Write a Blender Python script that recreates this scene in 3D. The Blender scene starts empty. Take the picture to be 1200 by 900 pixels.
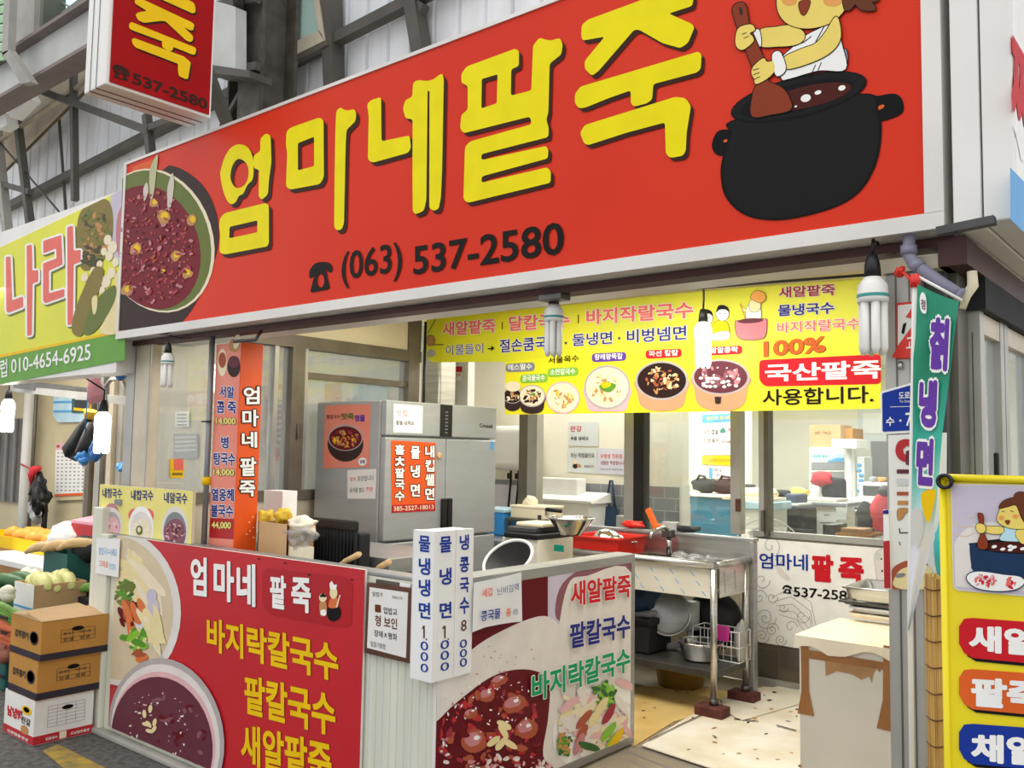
import bpy, bmesh, math, random
from mathutils import Vector, Matrix, noise as mnoise
C = bpy.context.scene.collection
scn = bpy.context.scene
random.seed(7)
V = Vector
rad = math.radians

# ------------------------------------------------------------------ camera, world, lights, exposure
F = 1051.5
YAW, PITCH, ROLL = rad(-39.52), rad(4.28), rad(0.94)
EYE = V((0, 0, 1.55))
fwd = V((math.sin(YAW)*math.cos(PITCH), math.cos(YAW)*math.cos(PITCH), math.sin(PITCH)))
r0 = V((math.cos(YAW), -math.sin(YAW), 0))
u0 = r0.cross(fwd)
RT = r0*math.cos(ROLL) + u0*math.sin(ROLL)
UP = u0*math.cos(ROLL) - r0*math.sin(ROLL)
cam = bpy.data.cameras.new('camera')
cam.sensor_width = 36; cam.lens = F/1200*36; cam.clip_start = 0.05; cam.clip_end = 200
co = bpy.data.objects.new('camera', cam); C.objects.link(co)
M3 = Matrix((RT, UP, -fwd)).transposed()
co.matrix_world = Matrix.Translation(EYE) @ M3.to_4x4()
scn.camera = co
vs = scn.view_settings
scn.display_settings.display_device = 'sRGB'
vs.view_transform = 'Standard'; vs.look = 'None'; vs.gamma = 1; vs.use_curve_mapping = False
vs.exposure = 0.0

w = bpy.data.worlds.new('world'); scn.world = w; w.use_nodes = True
nt = w.node_tree
bgn = nt.nodes['Background']
tc = nt.nodes.new('ShaderNodeTexCoord'); sx = nt.nodes.new('ShaderNodeSeparateXYZ'); rp = nt.nodes.new('ShaderNodeValToRGB')
nt.links.new(tc.outputs['Generated'], sx.inputs[0]); nt.links.new(sx.outputs['Z'], rp.inputs[0]); nt.links.new(rp.outputs[0], bgn.inputs[0])
rp.color_ramp.elements[0].position = 0.0; rp.color_ramp.elements[0].color = (.62, .62, .63, 1)
rp.color_ramp.elements[1].position = 0.7; rp.color_ramp.elements[1].color = (1.0, 1.0, 1.0, 1)
bgn.inputs[1].default_value = 1.5

def area(name, loc, size, power, rot=(0, 0, 0), col=(1, 1, 1)):
    l = bpy.data.lights.new(name, 'AREA'); l.shape = 'RECTANGLE'; l.size, l.size_y = size; l.energy = power; l.color = col
    o = bpy.data.objects.new(name, l); C.objects.link(o); o.location = loc; o.rotation_euler = rot
    return o
area('dining_room_ceiling_light', (-4.2, 8.8, 2.62), (3.0, 4.5), 270, col=(1, .98, .93))
area('kitchen_ceiling_light', (-3.6, 5.85, 2.62), (2.6, .5), 34, col=(1, .98, .93))
area('shopfront_fill', (-2.6, 3.7, 2.56), (2.6, 1.0), 58, col=(1, .97, .9))  # added fill that brightens the shop front, where only bulbs hang
area('greengrocer_ceiling_light', (-8.0, 3.0, 2.6), (3.0, 1.2), 80, col=(1, .97, .9))

# ------------------------------------------------------------------ helpers
def ray(x, y): return RT*((x-600)/F) - UP*((y-450)/F) + fwd
class Plane:
    def __init__(s, n, d): s.n = V(n).normalized(); s.d = d
    def p(s, xy, off=0):
        r = ray(*xy); t = (s.d - EYE.dot(s.n))/r.dot(s.n)
        return EYE + r*t + s.n*off
def PY(y): return Plane((0, -1, 0), -y)
def PX(x): return Plane((1, 0, 0), x)
def PZ(z): return Plane((0, 0, 1), z)
def lin(h):
    h = h.lstrip('#')
    f = lambda c: c/12.92 if c <= .04045 else ((c+.055)/1.055)**2.4
    return tuple(f(int(h[i:i+2], 16)/255) for i in (0, 2, 4)) + (1,)
MATS = {}
def mat(name, hexc, rough=.5, metal=0, nz=.06, scale=6, emit=0, spec=.5, stretch=(1, 1, 1), hex2=None, bump=0, coat=0):
    m = bpy.data.materials.new(name); m.use_nodes = True; t = m.node_tree
    b = t.nodes['Principled BSDF']
    c1 = lin(hexc)
    tcn = t.nodes.new('ShaderNodeTexCoord'); mp = t.nodes.new('ShaderNodeMapping'); mp.inputs['Scale'].default_value = stretch
    n = t.nodes.new('ShaderNodeTexNoise'); n.inputs['Scale'].default_value = scale; n.inputs['Detail'].default_value = 4
    r = t.nodes.new('ShaderNodeValToRGB')
    t.links.new(tcn.outputs['Object'], mp.inputs[0]); t.links.new(mp.outputs[0], n.inputs[0]); t.links.new(n.outputs[0], r.inputs[0])
    if hex2: a, z = c1, lin(hex2)
    else:
        a = tuple(max(0, c*(1-nz*1.5)) for c in c1[:3])+(1,); z = tuple(min(1, c*(1+nz)) for c in c1[:3])+(1,)
    r.color_ramp.elements[0].position = .35; r.color_ramp.elements[0].color = a
    r.color_ramp.elements[1].position = .65; r.color_ramp.elements[1].color = z
    t.links.new(r.outputs[0], b.inputs['Base Color'])
    b.inputs['Roughness'].default_value = rough; b.inputs['Metallic'].default_value = metal
    b.inputs['Specular IOR Level'].default_value = spec
    if coat: b.inputs['Coat Weight'].default_value = coat; b.inputs['Coat Roughness'].default_value = .15
    if emit:
        b.inputs['Emission Color'].default_value = c1; b.inputs['Emission Strength'].default_value = emit
    if bump:
        bp = t.nodes.new('ShaderNodeBump'); bp.inputs['Strength'].default_value = bump; bp.inputs['Distance'].default_value = .01
        t.links.new(n.outputs[0], bp.inputs['Height']); t.links.new(bp.outputs[0], b.inputs['Normal'])
    MATS[name] = m
    return m
def P(name, hexc, **k):      # printed ink on a sheet
    return mat(name, hexc, rough=k.pop('rough', .45), nz=k.pop('nz', .03), scale=k.pop('scale', 9), spec=k.pop('spec', .14), **k)
def glassmat(name, tint, fac_diff, diff='#FFFFFF', gloss=.07):
    m = bpy.data.materials.new(name); m.use_nodes = True; t = m.node_tree; t.nodes.clear()
    o = t.nodes.new('ShaderNodeOutputMaterial'); tr = t.nodes.new('ShaderNodeBsdfTransparent'); tr.inputs[0].default_value = lin(tint)
    gl = t.nodes.new('ShaderNodeBsdfGlossy'); gl.inputs['Roughness'].default_value = .03
    df = t.nodes.new('ShaderNodeBsdfDiffuse'); df.inputs[0].default_value = lin(diff)
    m1 = t.nodes.new('ShaderNodeMixShader'); m2 = t.nodes.new('ShaderNodeMixShader')
    tcn = t.nodes.new('ShaderNodeTexCoord'); n = t.nodes.new('ShaderNodeTexNoise'); n.inputs['Scale'].default_value = 2.5
    mr = t.nodes.new('ShaderNodeMapRange'); mr.inputs['To Min'].default_value = fac_diff*.75; mr.inputs['To Max'].default_value = min(1, fac_diff*1.25)
    t.links.new(tcn.outputs['Object'], n.inputs[0]); t.links.new(n.outputs[0], mr.inputs[0]); t.links.new(mr.outputs[0], m1.inputs[0])
    t.links.new(tr.outputs[0], m1.inputs[1]); t.links.new(df.outputs[0], m1.inputs[2])
    m2.inputs[0].default_value = gloss
    t.links.new(m1.outputs[0], m2.inputs[1]); t.links.new(gl.outputs[0], m2.inputs[2]); t.links.new(m2.outputs[0], o.inputs[0])
    MATS[name] = m

# colours ------------------------------------------------------------------
mat('alu', '#B9B8B2', rough=.42, metal=.6, nz=.08, scale=3)
mat('alu_dark', '#6F6A60', rough=.45, metal=.5, nz=.1)
mat('alu_brown', '#7A7263', rough=.45, metal=.4, nz=.1)
mat('alu_cream', '#CFC4AE', rough=.45, metal=.2, nz=.06)
mat('steel', '#C9C8C4', rough=.28, metal=.95, nz=.08, scale=4, stretch=(1, 1, 12))
mat('steel_matt', '#A9AAAA', rough=.42, metal=.75, nz=.07, scale=4, stretch=(1, 1, 10))
mat('fridge_steel', '#B4B8BB', rough=.38, metal=.45, nz=.03, scale=3, stretch=(1, 1, 6))
mat('steel_dark', '#6B6A66', rough=.4, metal=.8, nz=.15)
mat('chrome', '#D8D8D6', rough=.12, metal=1, nz=.03)
mat('black', '#141416', rough=.45, nz=.2)
mat('black_soft', '#1E1F22', rough=.8, nz=.25)
mat('rubber', '#0E0E0F', rough=.6, nz=.1)
mat('grey', '#8E9092', rough=.6)
mat('grey_dark', '#4A4B4C', rough=.6, nz=.15)
mat('white', '#F1F0EC', rough=.5, nz=.03)
mat('white_paper', '#F2F2F0', rough=.7, nz=.02)
mat('grey_paper', '#DADFDF', rough=.7, nz=.02)
mat('lilac_paper', '#DEDCEA', rough=.7, nz=.02)
mat('cream', '#EDE3C4', rough=.6, nz=.04, scale=2)
mat('cream_wall', '#F4EFDD', rough=.7, nz=.02, scale=2)
mat('stall_wall', '#D2C5A0', rough=.7, nz=.06, scale=2)
mat('ceiling_cream', '#E9DDB8', rough=.5, nz=.05, scale=1.5)
mat('sign_metal', '#E3E0DA', rough=.35, metal=.15, nz=.05, scale=3)
mat('sign_white', '#EFEDE8', rough=.4, nz=.04, scale=2)
mat('brown_steel', '#4A231C', rough=.5, nz=.2)
mat('truss', '#4F4C45', rough=.6, nz=.15, scale=4)
mat('truss_light', '#9C9A92', rough=.55, nz=.1, scale=4)
mat('ibeam', '#7C706B', rough=.6, nz=.12, scale=3)
mat('ibeam_web', '#C4C6C1', rough=.6, nz=.07, scale=3)
mat('old_steel', '#443F38', rough=.7, nz=.0, scale=9, hex2='#5E5850', bump=.2)
mat('corrugated', '#E8EAEE', rough=.55, nz=.06, scale=2, stretch=(3, 1, .4))
mat('beige_panel', '#B9AA94', rough=.7, nz=.08)
mat('louvre_green', '#9FC59A', rough=.6)
mat('asphalt', '#4B4A47', rough=.9, scale=30, hex2='#6B6964', bump=.3)
mat('yellow_line', '#B99A3C', rough=.9, scale=14, hex2='#8A7A48')
mat('floor_tile', '#55565A', rough=.6, scale=8, hex2='#6A6C70')
mat('floor_shop', '#8A8070', rough=.8, scale=3, hex2='#A2957F')
mat('card_white', '#EDE7D8', rough=.8, scale=5, hex2='#E0D4BC')
mat('card_yellow', '#CDAA62', rough=.8, scale=5, hex2='#DDBE7C')
mat('carton', '#C08A3E', rough=.8, nz=.06, scale=4)
mat('carton_light', '#CBA678', rough=.8, nz=.06, scale=4)
mat('carton_band', '#2C2430', rough=.7)
mat('carton_white', '#F0EEE8', rough=.7, nz=.03)
mat('carton_red', '#C2242C', rough=.6)
mat('wood', '#B9854C', rough=.6, nz=.15, scale=3, stretch=(1, 8, 8))
mat('wood_pale', '#DDB883', rough=.55, nz=.08, scale=3, stretch=(8, 1, 8))
mat('frame_brown', '#5B3524', rough=.5, nz=.15)
mat('counter_cream', '#DFE0CF', rough=.55, nz=.05, scale=2, stretch=(6, 6, .5))
mat('cabinet_white', '#E9E3D2', rough=.6, nz=.05, scale=2)
mat('tape', '#A8713C', rough=.4, nz=.1, scale=8)
mat('tape_torn', '#B58A5C', rough=.8, nz=.1)
mat('paper_cream', '#F2E4C2', rough=.7, scale=3, hex2='#F8EFD8')
mat('teal', '#1F6F8C', rough=.6, nz=.12)
mat('blue', '#2F6CB5', rough=.5)
mat('blue_bag', '#3B93DC', rough=.35, nz=.1)
mat('blue_dark', '#25405F', rough=.6, nz=.15)
mat('light_blue', '#BFE1F2', rough=.5)
mat('plastic_red', '#DF2A1C', rough=.35, nz=.06)
mat('plastic_orange', '#F2711F', rough=.4)
mat('plastic_green', '#1D5B56', rough=.5)
mat('pink', '#F0A7B8', rough=.6)
mat('magenta', '#D0309A', rough=.6)
mat('cloth_red', '#D9333A', rough=.8, nz=.12)
mat('gold_basin', '#A88A4A', rough=.35, metal=.7, nz=.1)
mat('brick_red', '#5E2E26', rough=.9, nz=.2, scale=20, bump=.4)
mat('heater_white', '#EFEFE9', rough=.3, nz=.02)
mat('pvc_grey', '#8C8AA0', rough=.45, nz=.05)
mat('pipe_grey', '#8B8E8E', rough=.4, metal=.5)
mat('bulb_off', '#F4F3EE', rough=.3, nz=.01)
mat('bulb_band', '#3C9C96', rough=.4)
mat('skylight_pane', '#CFF3EA', rough=.3, nz=.02, emit=.9)
mat('bulb_lit', '#FFFDF4', rough=.4, nz=0, emit=7)
mat('bamboo', '#D8B060', rough=.6, nz=.0, scale=5, stretch=(30, 30, .6), hex2='#9A7038')
mat('plastic_film', '#E6E0CE', rough=.3, nz=.03)
mat('bag_clear', '#B9B9B6', rough=.25, nz=.1)
mat('orange_fruit', '#E9A33A', rough=.5, nz=.08, scale=12)
mat('zucchini', '#3F6B3A', rough=.45, nz=.15, scale=12)
mat('leaf', '#6F9E3C', rough=.6, nz=.2, scale=15)
mat('leek_white', '#EDEBD0', rough=.5, nz=.06)
mat('radish', '#E4DDB4', rough=.5, nz=.08, scale=8)
mat('squash', '#D8D58C', rough=.5, nz=.1, scale=8)
mat('carrot', '#C8623A', rough=.6, nz=.12, scale=12)
mat('sweet_potato', '#9A5E4A', rough=.7, nz=.15, scale=12)
mat('yellow_food', '#F0C93A', rough=.5, nz=.12, scale=30)
mat('banner_yellow', '#F4EC1E', rough=.45, nz=.02)
mat('banner_lime', '#DCE02A', rough=.45, nz=.04, scale=2, hex2='#F0EA22')
mat('stand_yellow', '#F6E11A', rough=.35, nz=.02)
mat('sign_red', '#E2371A', rough=.4, scale=.7, hex2='#DA2C0C', spec=.2)
mat('panel_red', '#C9202C', rough=.35, nz=.05, scale=2)
mat('deep_red', '#B8101E', rough=.35, nz=.05, scale=2)
mat('hang_red', '#A60207', rough=.4, spec=.15, nz=.06, scale=2)
mat('orange_sign', '#EE5A1C', rough=.4, nz=.05, scale=2)
mat('salmon_sign', '#F0806A', rough=.4, scale=2, hex2='#EE9A86')
mat('stone', '#A8A59D', rough=.8)
for n, h in dict(ink_yellow='#F7E60C', ink_shadow='#3A2018', ink_black='#17130F', ink_white='#FBFAF6', ink_red='#D2202C', ink_salmon='#EE7468',
                 ink_blue='#24439A', ink_navy='#2A2F86', ink_green='#14A068', ink_purple='#6A3FA8', ink_brown='#6B3A22', ink_skin='#F5DC72', ink_skin_pale='#F6E3B4',
                 ink_cheek='#EDA85A', ink_pot='#161617', ink_pot_edge='#08080A', ink_bean='#4E1B14', ink_paddle='#8E3B20', ink_grey='#8A8D92', ink_orange='#E5662A',
                 ink_gold='#F6C914', ink_limegreen='#8CC63F', ink_leafgreen='#5E9A34', ink_bowl='#E9E2DC', ink_bowl_grey='#B9B0AE', ink_broth='#DCCBAA', ink_noodle='#F0DFA8',
                 ink_meat='#B0583E', ink_carrot='#E07A45', ink_soup='#681320', ink_soup_light='#A03040', ink_soup_pink='#C9858C', ink_plum='#6A3542', ink_plum_light='#8E5A66', ink_cream='#F4E6C6',
                 ink_pinkish='#E9B8BC', ink_lilac='#CFC6D6', ink_mush='#8A7A3E', ink_mush_dark='#4E4A30', ink_darkgreen='#3C6A34', ink_signgreen='#6FA84A', ink_teal='#1E8C78',
                 ink_skyblue='#5AA8E0', ink_sky='#BFE6F0', ink_darkblue='#1C3A9C', ink_potblue='#1F3A5C', ink_olive='#6E7A3A', ink_dark='#3A2A28', ink_lightgrey='#D5D6D6', ink_pot_pink='#D9828C',
                 ink_coffee='#2E1A18', ink_copper='#D0A078', ink_tan='#C8925A', ink_aqua='#4FC6C0', ink_line='#9A9A9C').items(): P(n, h)
glassmat('glass_clear', '#F4F8F6', .03)
glassmat('glass_hazy', '#EEF2F2', .26, '#D9DEE0', .10)
glassmat('glass_skylight', '#DDF4EE', .5, '#D6F2EA', .03)
glassmat('film_plastic', '#F2F2F2', .3, '#D8D8DA', .06)
# grey running-bond tile
def tilemat():
    m = bpy.data.materials.new('grey_tile'); m.use_nodes = True; t = m.node_tree; b = t.nodes['Principled BSDF']
    tcn = t.nodes.new('ShaderNodeTexCoord'); mp = t.nodes.new('ShaderNodeMapping'); mp.inputs['Rotation'].default_value = (rad(90), 0, 0)
    br = t.nodes.new('ShaderNodeTexBrick'); br.inputs['Scale'].default_value = 1
    br.inputs['Color1'].default_value = lin('#7E8084'); br.inputs['Color2'].default_value = lin('#8C8E92'); br.inputs['Mortar'].default_value = lin('#B4B6B8')
    br.inputs['Brick Width'].default_value = .2; br.inputs['Row Height'].default_value = .1; br.inputs['Mortar Size'].default_value = .004
    t.links.new(tcn.outputs['Object'], mp.inputs[0]); t.links.new(mp.outputs[0], br.inputs[0]); t.links.new(br.outputs[0], b.inputs['Base Color'])
    b.inputs['Roughness'].default_value = .35; MATS['grey_tile'] = m
tilemat()

class MB:
    def __init__(s): s.bm = bmesh.new(); s.mi = []
    def m(s, name):
        if name not in s.mi: s.mi.append(name)
        return s.mi.index(name)
    def face(s, pts, m, smooth=False):
        vs_ = [s.bm.verts.new(p) for p in pts]
        f = s.bm.faces.new(vs_); f.material_index = s.m(m); f.smooth = smooth
        return f
    def hexa(s, p, m):          # 8 corners: bottom 0-3, top 4-7
        v = [s.bm.verts.new(q) for q in p]
        for ids in ((3, 2, 1, 0), (4, 5, 6, 7), (0, 1, 5, 4), (1, 2, 6, 5), (2, 3, 7, 6), (3, 0, 4, 7)):
            f = s.bm.faces.new([v[i] for i in ids]); f.material_index = s.m(m)
        return s
    def box(s, x0, x1, y0, y1, z0, z1, m):
        x0, x1 = sorted((x0, x1)); y0, y1 = sorted((y0, y1)); z0, z1 = sorted((z0, z1))
        return s.hexa([(x0, y0, z0), (x1, y0, z0), (x1, y1, z0), (x0, y1, z0), (x0, y0, z1), (x1, y0, z1), (x1, y1, z1), (x0, y1, z1)], m)
    def rbox(s, x0, x1, y0, y1, z0, z1, m, b=.01, seg=2):    # bevelled box
        t = bmesh.new(); bmesh.ops.create_cube(t, size=1)
        for v in t.verts: v.co = V(((x0+x1)/2+v.co.x*abs(x1-x0), (y0+y1)/2+v.co.y*abs(y1-y0), (z0+z1)/2+v.co.z*abs(z1-z0)))
        bmesh.ops.bevel(t, geom=t.edges[:], offset=b, segments=seg, affect='EDGES', profile=.5)
        return s.merge(t, m)
    def obox(s, c, size, m, R=None, b=0):
        t = bmesh.new(); bmesh.ops.create_cube(t, size=1)
        for v in t.verts: v.co = V((v.co.x*size[0], v.co.y*size[1], v.co.z*size[2]))
        if b: bmesh.ops.bevel(t, geom=t.edges[:], offset=b, segments=2, affect='EDGES', profile=.5)
        Rm = (R or Matrix.Identity(3))
        for v in t.verts: v.co = Rm @ v.co + V(c)
        return s.merge(t, m)
    def merge(s, t, m, smooth=False):
        mp = {}
        for v in t.verts: mp[v] = s.bm.verts.new(v.co)
        for f in t.faces:
            try:
                g = s.bm.faces.new([mp[v] for v in f.verts]); g.material_index = s.m(m); g.smooth = smooth
            except ValueError: pass
        t.free(); return s
    def bar(s, a, b, wd, ht, m):     # rectangular bar between points
        a, b = V(a), V(b); d = (b-a).normalized()
        h = V((0, 0, 1)) if abs(d.z) < .9 else V((0, 1, 0))
        x = d.cross(h).normalized(); y = x.cross(d).normalized()
        q = []
        for e in (a, b):
            for sx_, sy_ in ((-1, -1), (1, -1), (1, 1), (-1, 1)): q.append(e + x*sx_*wd/2 + y*sy_*ht/2)
        return s.hexa(q, m)
    def tube(s, pts, r, m, seg=8, cap=True):
        pts = [V(p) for p in pts]; rings = []
        rr = r if isinstance(r, (list, tuple)) else [r]*len(pts)
        x = None
        for i, p in enumerate(pts):
            d = (pts[min(i+1, len(pts)-1)] - pts[max(i-1, 0)]).normalized()
            if x is None:
                h = V((0, 0, 1)) if abs(d.z) < .9 else V((1, 0, 0)); x = d.cross(h).normalized()
            else:
                x = (x - d*x.dot(d)).normalized()
            y = d.cross(x)
            rings.append([s.bm.verts.new(p + (x*math.cos(2*math.pi*k/seg) + y*math.sin(2*math.pi*k/seg))*rr[i]) for k in range(seg)])
        for i in range(len(rings)-1):
            for k in range(seg):
                f = s.bm.faces.new((rings[i][k], rings[i][(k+1) % seg], rings[i+1][(k+1) % seg], rings[i+1][k])); f.material_index = s.m(m); f.smooth = True
        if cap:
            for rg in (rings[0][::-1], rings[-1]):
                f = s.bm.faces.new(rg); f.material_index = s.m(m)
        return s
    def lathe(s, prof, c, m, seg=24, R=None, sy=1):
        c = V(c); Rm = R or Matrix.Identity(3); rings = []
        for r, z in prof:
            if r < 1e-6: rings.append([s.bm.verts.new(c + Rm @ V((0, 0, z)))])
            else: rings.append([s.bm.verts.new(c + Rm @ V((r*math.cos(2*math.pi*k/seg), sy*r*math.sin(2*math.pi*k/seg), z))) for k in range(seg)])
        for i in range(len(rings)-1):
            A, B = rings[i], rings[i+1]
            for k in range(seg):
                k2 = (k+1) % seg
                q = [A[0] if len(A) == 1 else A[k], A[0] if len(A) == 1 else A[k2], B[0] if len(B) == 1 else B[k2], B[0] if len(B) == 1 else B[k]]
                u = []
                for v in q:
                    if v not in u: u.append(v)
                if len(u) > 2:
                    try:
                        f = s.bm.faces.new(u); f.material_index = s.m(m); f.smooth = True
                    except ValueError: pass
        return s
    def ell(s, c, r, m, R=None, seg=12, jit=0):
        t = bmesh.new(); bmesh.ops.create_uvsphere(t, u_segments=seg, v_segments=max(6, seg*2//3), radius=1)
        Rm = R or Matrix.Identity(3); sd = V((random.random()*9, random.random()*9, random.random()*9))
        for v in t.verts:
            k = 1 + (jit*mnoise.noise(v.co*1.6+sd) if jit else 0)
            v.co = Rm @ V((v.co.x*r[0]*k, v.co.y*r[1]*k, v.co.z*r[2]*k)) + V(c)
        return s.merge(t, m, True)
    def build(s, name, parent=None):
        me = bpy.data.meshes.new(name)
        bmesh.ops.recalc_face_normals(s.bm, faces=s.bm.faces[:])
        s.bm.to_mesh(me); s.bm.free()
        for n in s.mi: me.materials.append(MATS[n])
        o = bpy.data.objects.new(name, me); C.objects.link(o)
        if parent is not None:
            o.parent = parent; o.matrix_parent_inverse = Matrix.Translation(-parent.location) if parent.type == 'EMPTY' else Matrix.Identity(4)
        return o
def tag(o, label, cat, group=None):
    o['label'] = label; o['category'] = cat
    if group: o['group'] = group
    return o
def thing(name, label, cat, loc=(0, 0, 0), group=None):
    o = bpy.data.objects.new(name, None); C.objects.link(o); o.location = loc; o.empty_display_size = .1
    return tag(o, label, cat, group)
def struct(o, kind='structure'): o['kind'] = kind; return o
def one(name, mb, label, cat, group=None): return tag(mb.build(name), label, cat, group)
def copy_thing(o, delta, label=None, rotz=0):
    c = o.copy(); C.objects.link(c); c.location = o.location + V(delta)
    if rotz: c.rotation_euler.z += rotz
    if label: c['label'] = label
    for ch in list(o.children):
        d = ch.copy(); C.objects.link(d); d.parent = c
        for g in list(ch.children):
            e = g.copy(); C.objects.link(e); e.parent = d
    return c

# print helpers: shapes given where the photograph shows them, laid on the plane of the sign they are printed on
def cr(pts, n=5):                       # closed Catmull-Rom
    out = []; N = len(pts)
    for i in range(N):
        p0, p1, p2, p3 = pts[i-1], pts[i], pts[(i+1) % N], pts[(i+2) % N]
        for k in range(n):
            t = k/n
            out.append(tuple(.5*(2*p1[j] + (p2[j]-p0[j])*t + (2*p0[j]-5*p1[j]+4*p2[j]-p3[j])*t*t + (3*p1[j]-p0[j]-3*p2[j]+p3[j])*t**3) for j in (0, 1)))
    return out
def rnd(pts, r=3, n=3):                 # round polygon corners
    out = []; N = len(pts)
    for i in range(N):
        a, b, c = V((*pts[i-1], 0)), V((*pts[i], 0)), V((*pts[(i+1) % N], 0))
        d1, d2 = (a-b), (c-b); l1, l2 = d1.length, d2.length
        q = min(r, l1*.45, l2*.45)
        if l1 < 1e-6 or l2 < 1e-6: out.append((b.x, b.y)); continue
        p, s_ = b + d1/l1*q, b + d2/l2*q
        for k in range(n+1):
            t = k/n; z = p*(1-t)**2 + b*2*t*(1-t) + s_*t*t
            out.append((z.x, z.y))
    return out
def ellp(cx, cy, rx, ry, rot=0, n=36, jit=0):
    o = []; sd = random.random()*50
    for k in range(n):
        a = 2*math.pi*k/n; kk = 1 + (jit*mnoise.noise(V((math.cos(a)*1.3+sd, math.sin(a)*1.3, sd))) if jit else 0)
        x, y = rx*kk*math.cos(a), ry*kk*math.sin(a)
        o.append((cx + x*math.cos(rot) - y*math.sin(rot), cy + x*math.sin(rot) + y*math.cos(rot)))
    return o
def clip(poly, cl):                     # Sutherland-Hodgman against a convex polygon
    if not cl: return poly
    ar = sum(cl[i-1][0]*cl[i][1] - cl[i][0]*cl[i-1][1] for i in range(len(cl)))
    sg = 1 if ar > 0 else -1
    out = poly
    for i in range(len(cl)):
        a, b = cl[i-1], cl[i]; inp = out; out = []
        f = lambda p: sg*((b[0]-a[0])*(p[1]-a[1]) - (b[1]-a[1])*(p[0]-a[0]))
        for j in range(len(inp)):
            p, q = inp[j-1], inp[j]; fp, fq = f(p), f(q)
            if fp*fq < 0:
                t = fp/(fp-fq); out.append((p[0]+(q[0]-p[0])*t, p[1]+(q[1]-p[1])*t))
            if fq >= 0: out.append(q)
        if len(out) < 3: return []
    return out
PRN = [0]
def nudge(off): PRN[0] = (PRN[0]+1) % 100; return off + PRN[0]*2e-6      # printed layers never share one plane
def pr(mb, pl, pts, m, off=.002, cl=None):
    off = nudge(off)
    pts = clip(list(pts), cl)
    if len(pts) >= 3:
        q = [pts[0]]
        for p in pts[1:]:
            if abs(p[0]-q[-1][0]) + abs(p[1]-q[-1][1]) > .02: q.append(p)
        if len(q) >= 3: mb.face([pl.p(p, off) for p in q], m)
def line(mb, pl, pts, wpx, m, off=.003, cl=None):
    for a, b in zip(pts, pts[1:]):
        dx, dy = b[0]-a[0], b[1]-a[1]; l = math.hypot(dx, dy) or 1; nx, ny = -dy/l*wpx/2, dx/l*wpx/2
        pr(mb, pl, [(a[0]+nx, a[1]+ny), (b[0]+nx, b[1]+ny), (b[0]-nx, b[1]-ny), (a[0]-nx, a[1]-ny)], m, off, cl)
def scat(mb, pl, cx, cy, rx, ry, n, mats, sz, off=.003, cl=None, elong=1.6, rot=None, n0=9):
    for i in range(n):
        a = random.random()*6.283; q = math.sqrt(random.random())
        x, y = cx + rx*q*math.cos(a), cy + ry*q*math.sin(a)
        s_ = sz*(.5 + random.random())
        pr(mb, pl, ellp(x, y, s_*(1+(elong-1)*random.random()), s_*.7, random.random()*3.14 if rot is None else rot+random.uniform(-.3, .3), n0, .35), random.choice(mats), off + .00002*i, cl)
_tx = {}
_tc = bpy.data.curves.new('lettering_source', 'FONT'); _to = bpy.data.objects.new('lettering_source', _tc)
_ts = bpy.data.scenes.new('lettering_scratch'); _ts.collection.objects.link(_to)
def glyphs(s, bold):
    k = (s, round(bold, 4))
    if k not in _tx:
        _tc.body = s; _tc.offset = bold; _tc.resolution_u = 3
        _ts.view_layers[0].update()
        ev = _to.evaluated_get(_ts.view_layers[0].depsgraph); me = ev.to_mesh()
        _tx[k] = ([tuple(v.co)[:2] for v in me.vertices], [tuple(p.vertices) for p in me.polygons])
        ev.to_mesh_clear()
    return _tx[k]
def text(mb, pl, s, bl, br, tl, m, bold=.02, out=None, off=.004, outw=.04, shadow=None, sh=(.03, -.03)):
    vs_, fs = glyphs(s, min(bold, .018))
    xs = [v[0] for v in vs_]; ys = [v[1] for v in vs_]; rx_ = max(0, bold-.018)
    x0, x1, y0, y1 = min(xs)-rx_, max(xs)+rx_, min(ys)-rx_, max(ys)+rx_
    A, B, D = pl.p(bl), pl.p(br), pl.p(tl)
    ux, uy = (B-A)/(x1-x0), (D-A)/(y1-y0)
    def put(b_, mt, o, dx=0, dy=0):       # heavy weights: a few slightly shifted strikes, each a hair above the last
        e_ = min(b_, .018); r_ = b_ - e_; vv, ff = glyphs(s, e_)
        st = [(0, 0)] if r_ < .004 else [(r_*math.cos(k*math.pi/4), r_*math.sin(k*math.pi/4)) for k in range(8)] + ([(0, 0)] if r_ > .03 else [])
        for k, (ax_, ay_) in enumerate(st):
            q = [mb.bm.verts.new(A + ux*(x+dx+ax_-x0) + uy*(y+dy+ay_-y0) + pl.n*(o+k*.00002)) for x, y in vv]
            for f in ff:
                try:
                    g = mb.bm.faces.new([q[i] for i in f]); g.material_index = mb.m(mt)
                except ValueError: pass
    put(bold, m, off)
    if out: put(bold+outw, out, off-.0008)
    if shadow: put(bold+(outw if out else 0), shadow, off-.0016, *sh)
def quad(tlx, tly, trx, try_, brx, bry, blx, bly): return [(tlx, tly), (trx, try_), (brx, bry), (blx, bly)]
def slab(mb, pl, pts, m, th=.006, off=0):   # sheet with thickness, front at off
    pts = list(pts); f = [pl.p(p, off) for p in pts]; b = [p - pl.n*th for p in f]
    mb.face(f, m); mb.face(b[::-1], m)
    for i in range(len(pts)): mb.face([f[i-1], f[i], b[i], b[i-1]], m)

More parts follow.
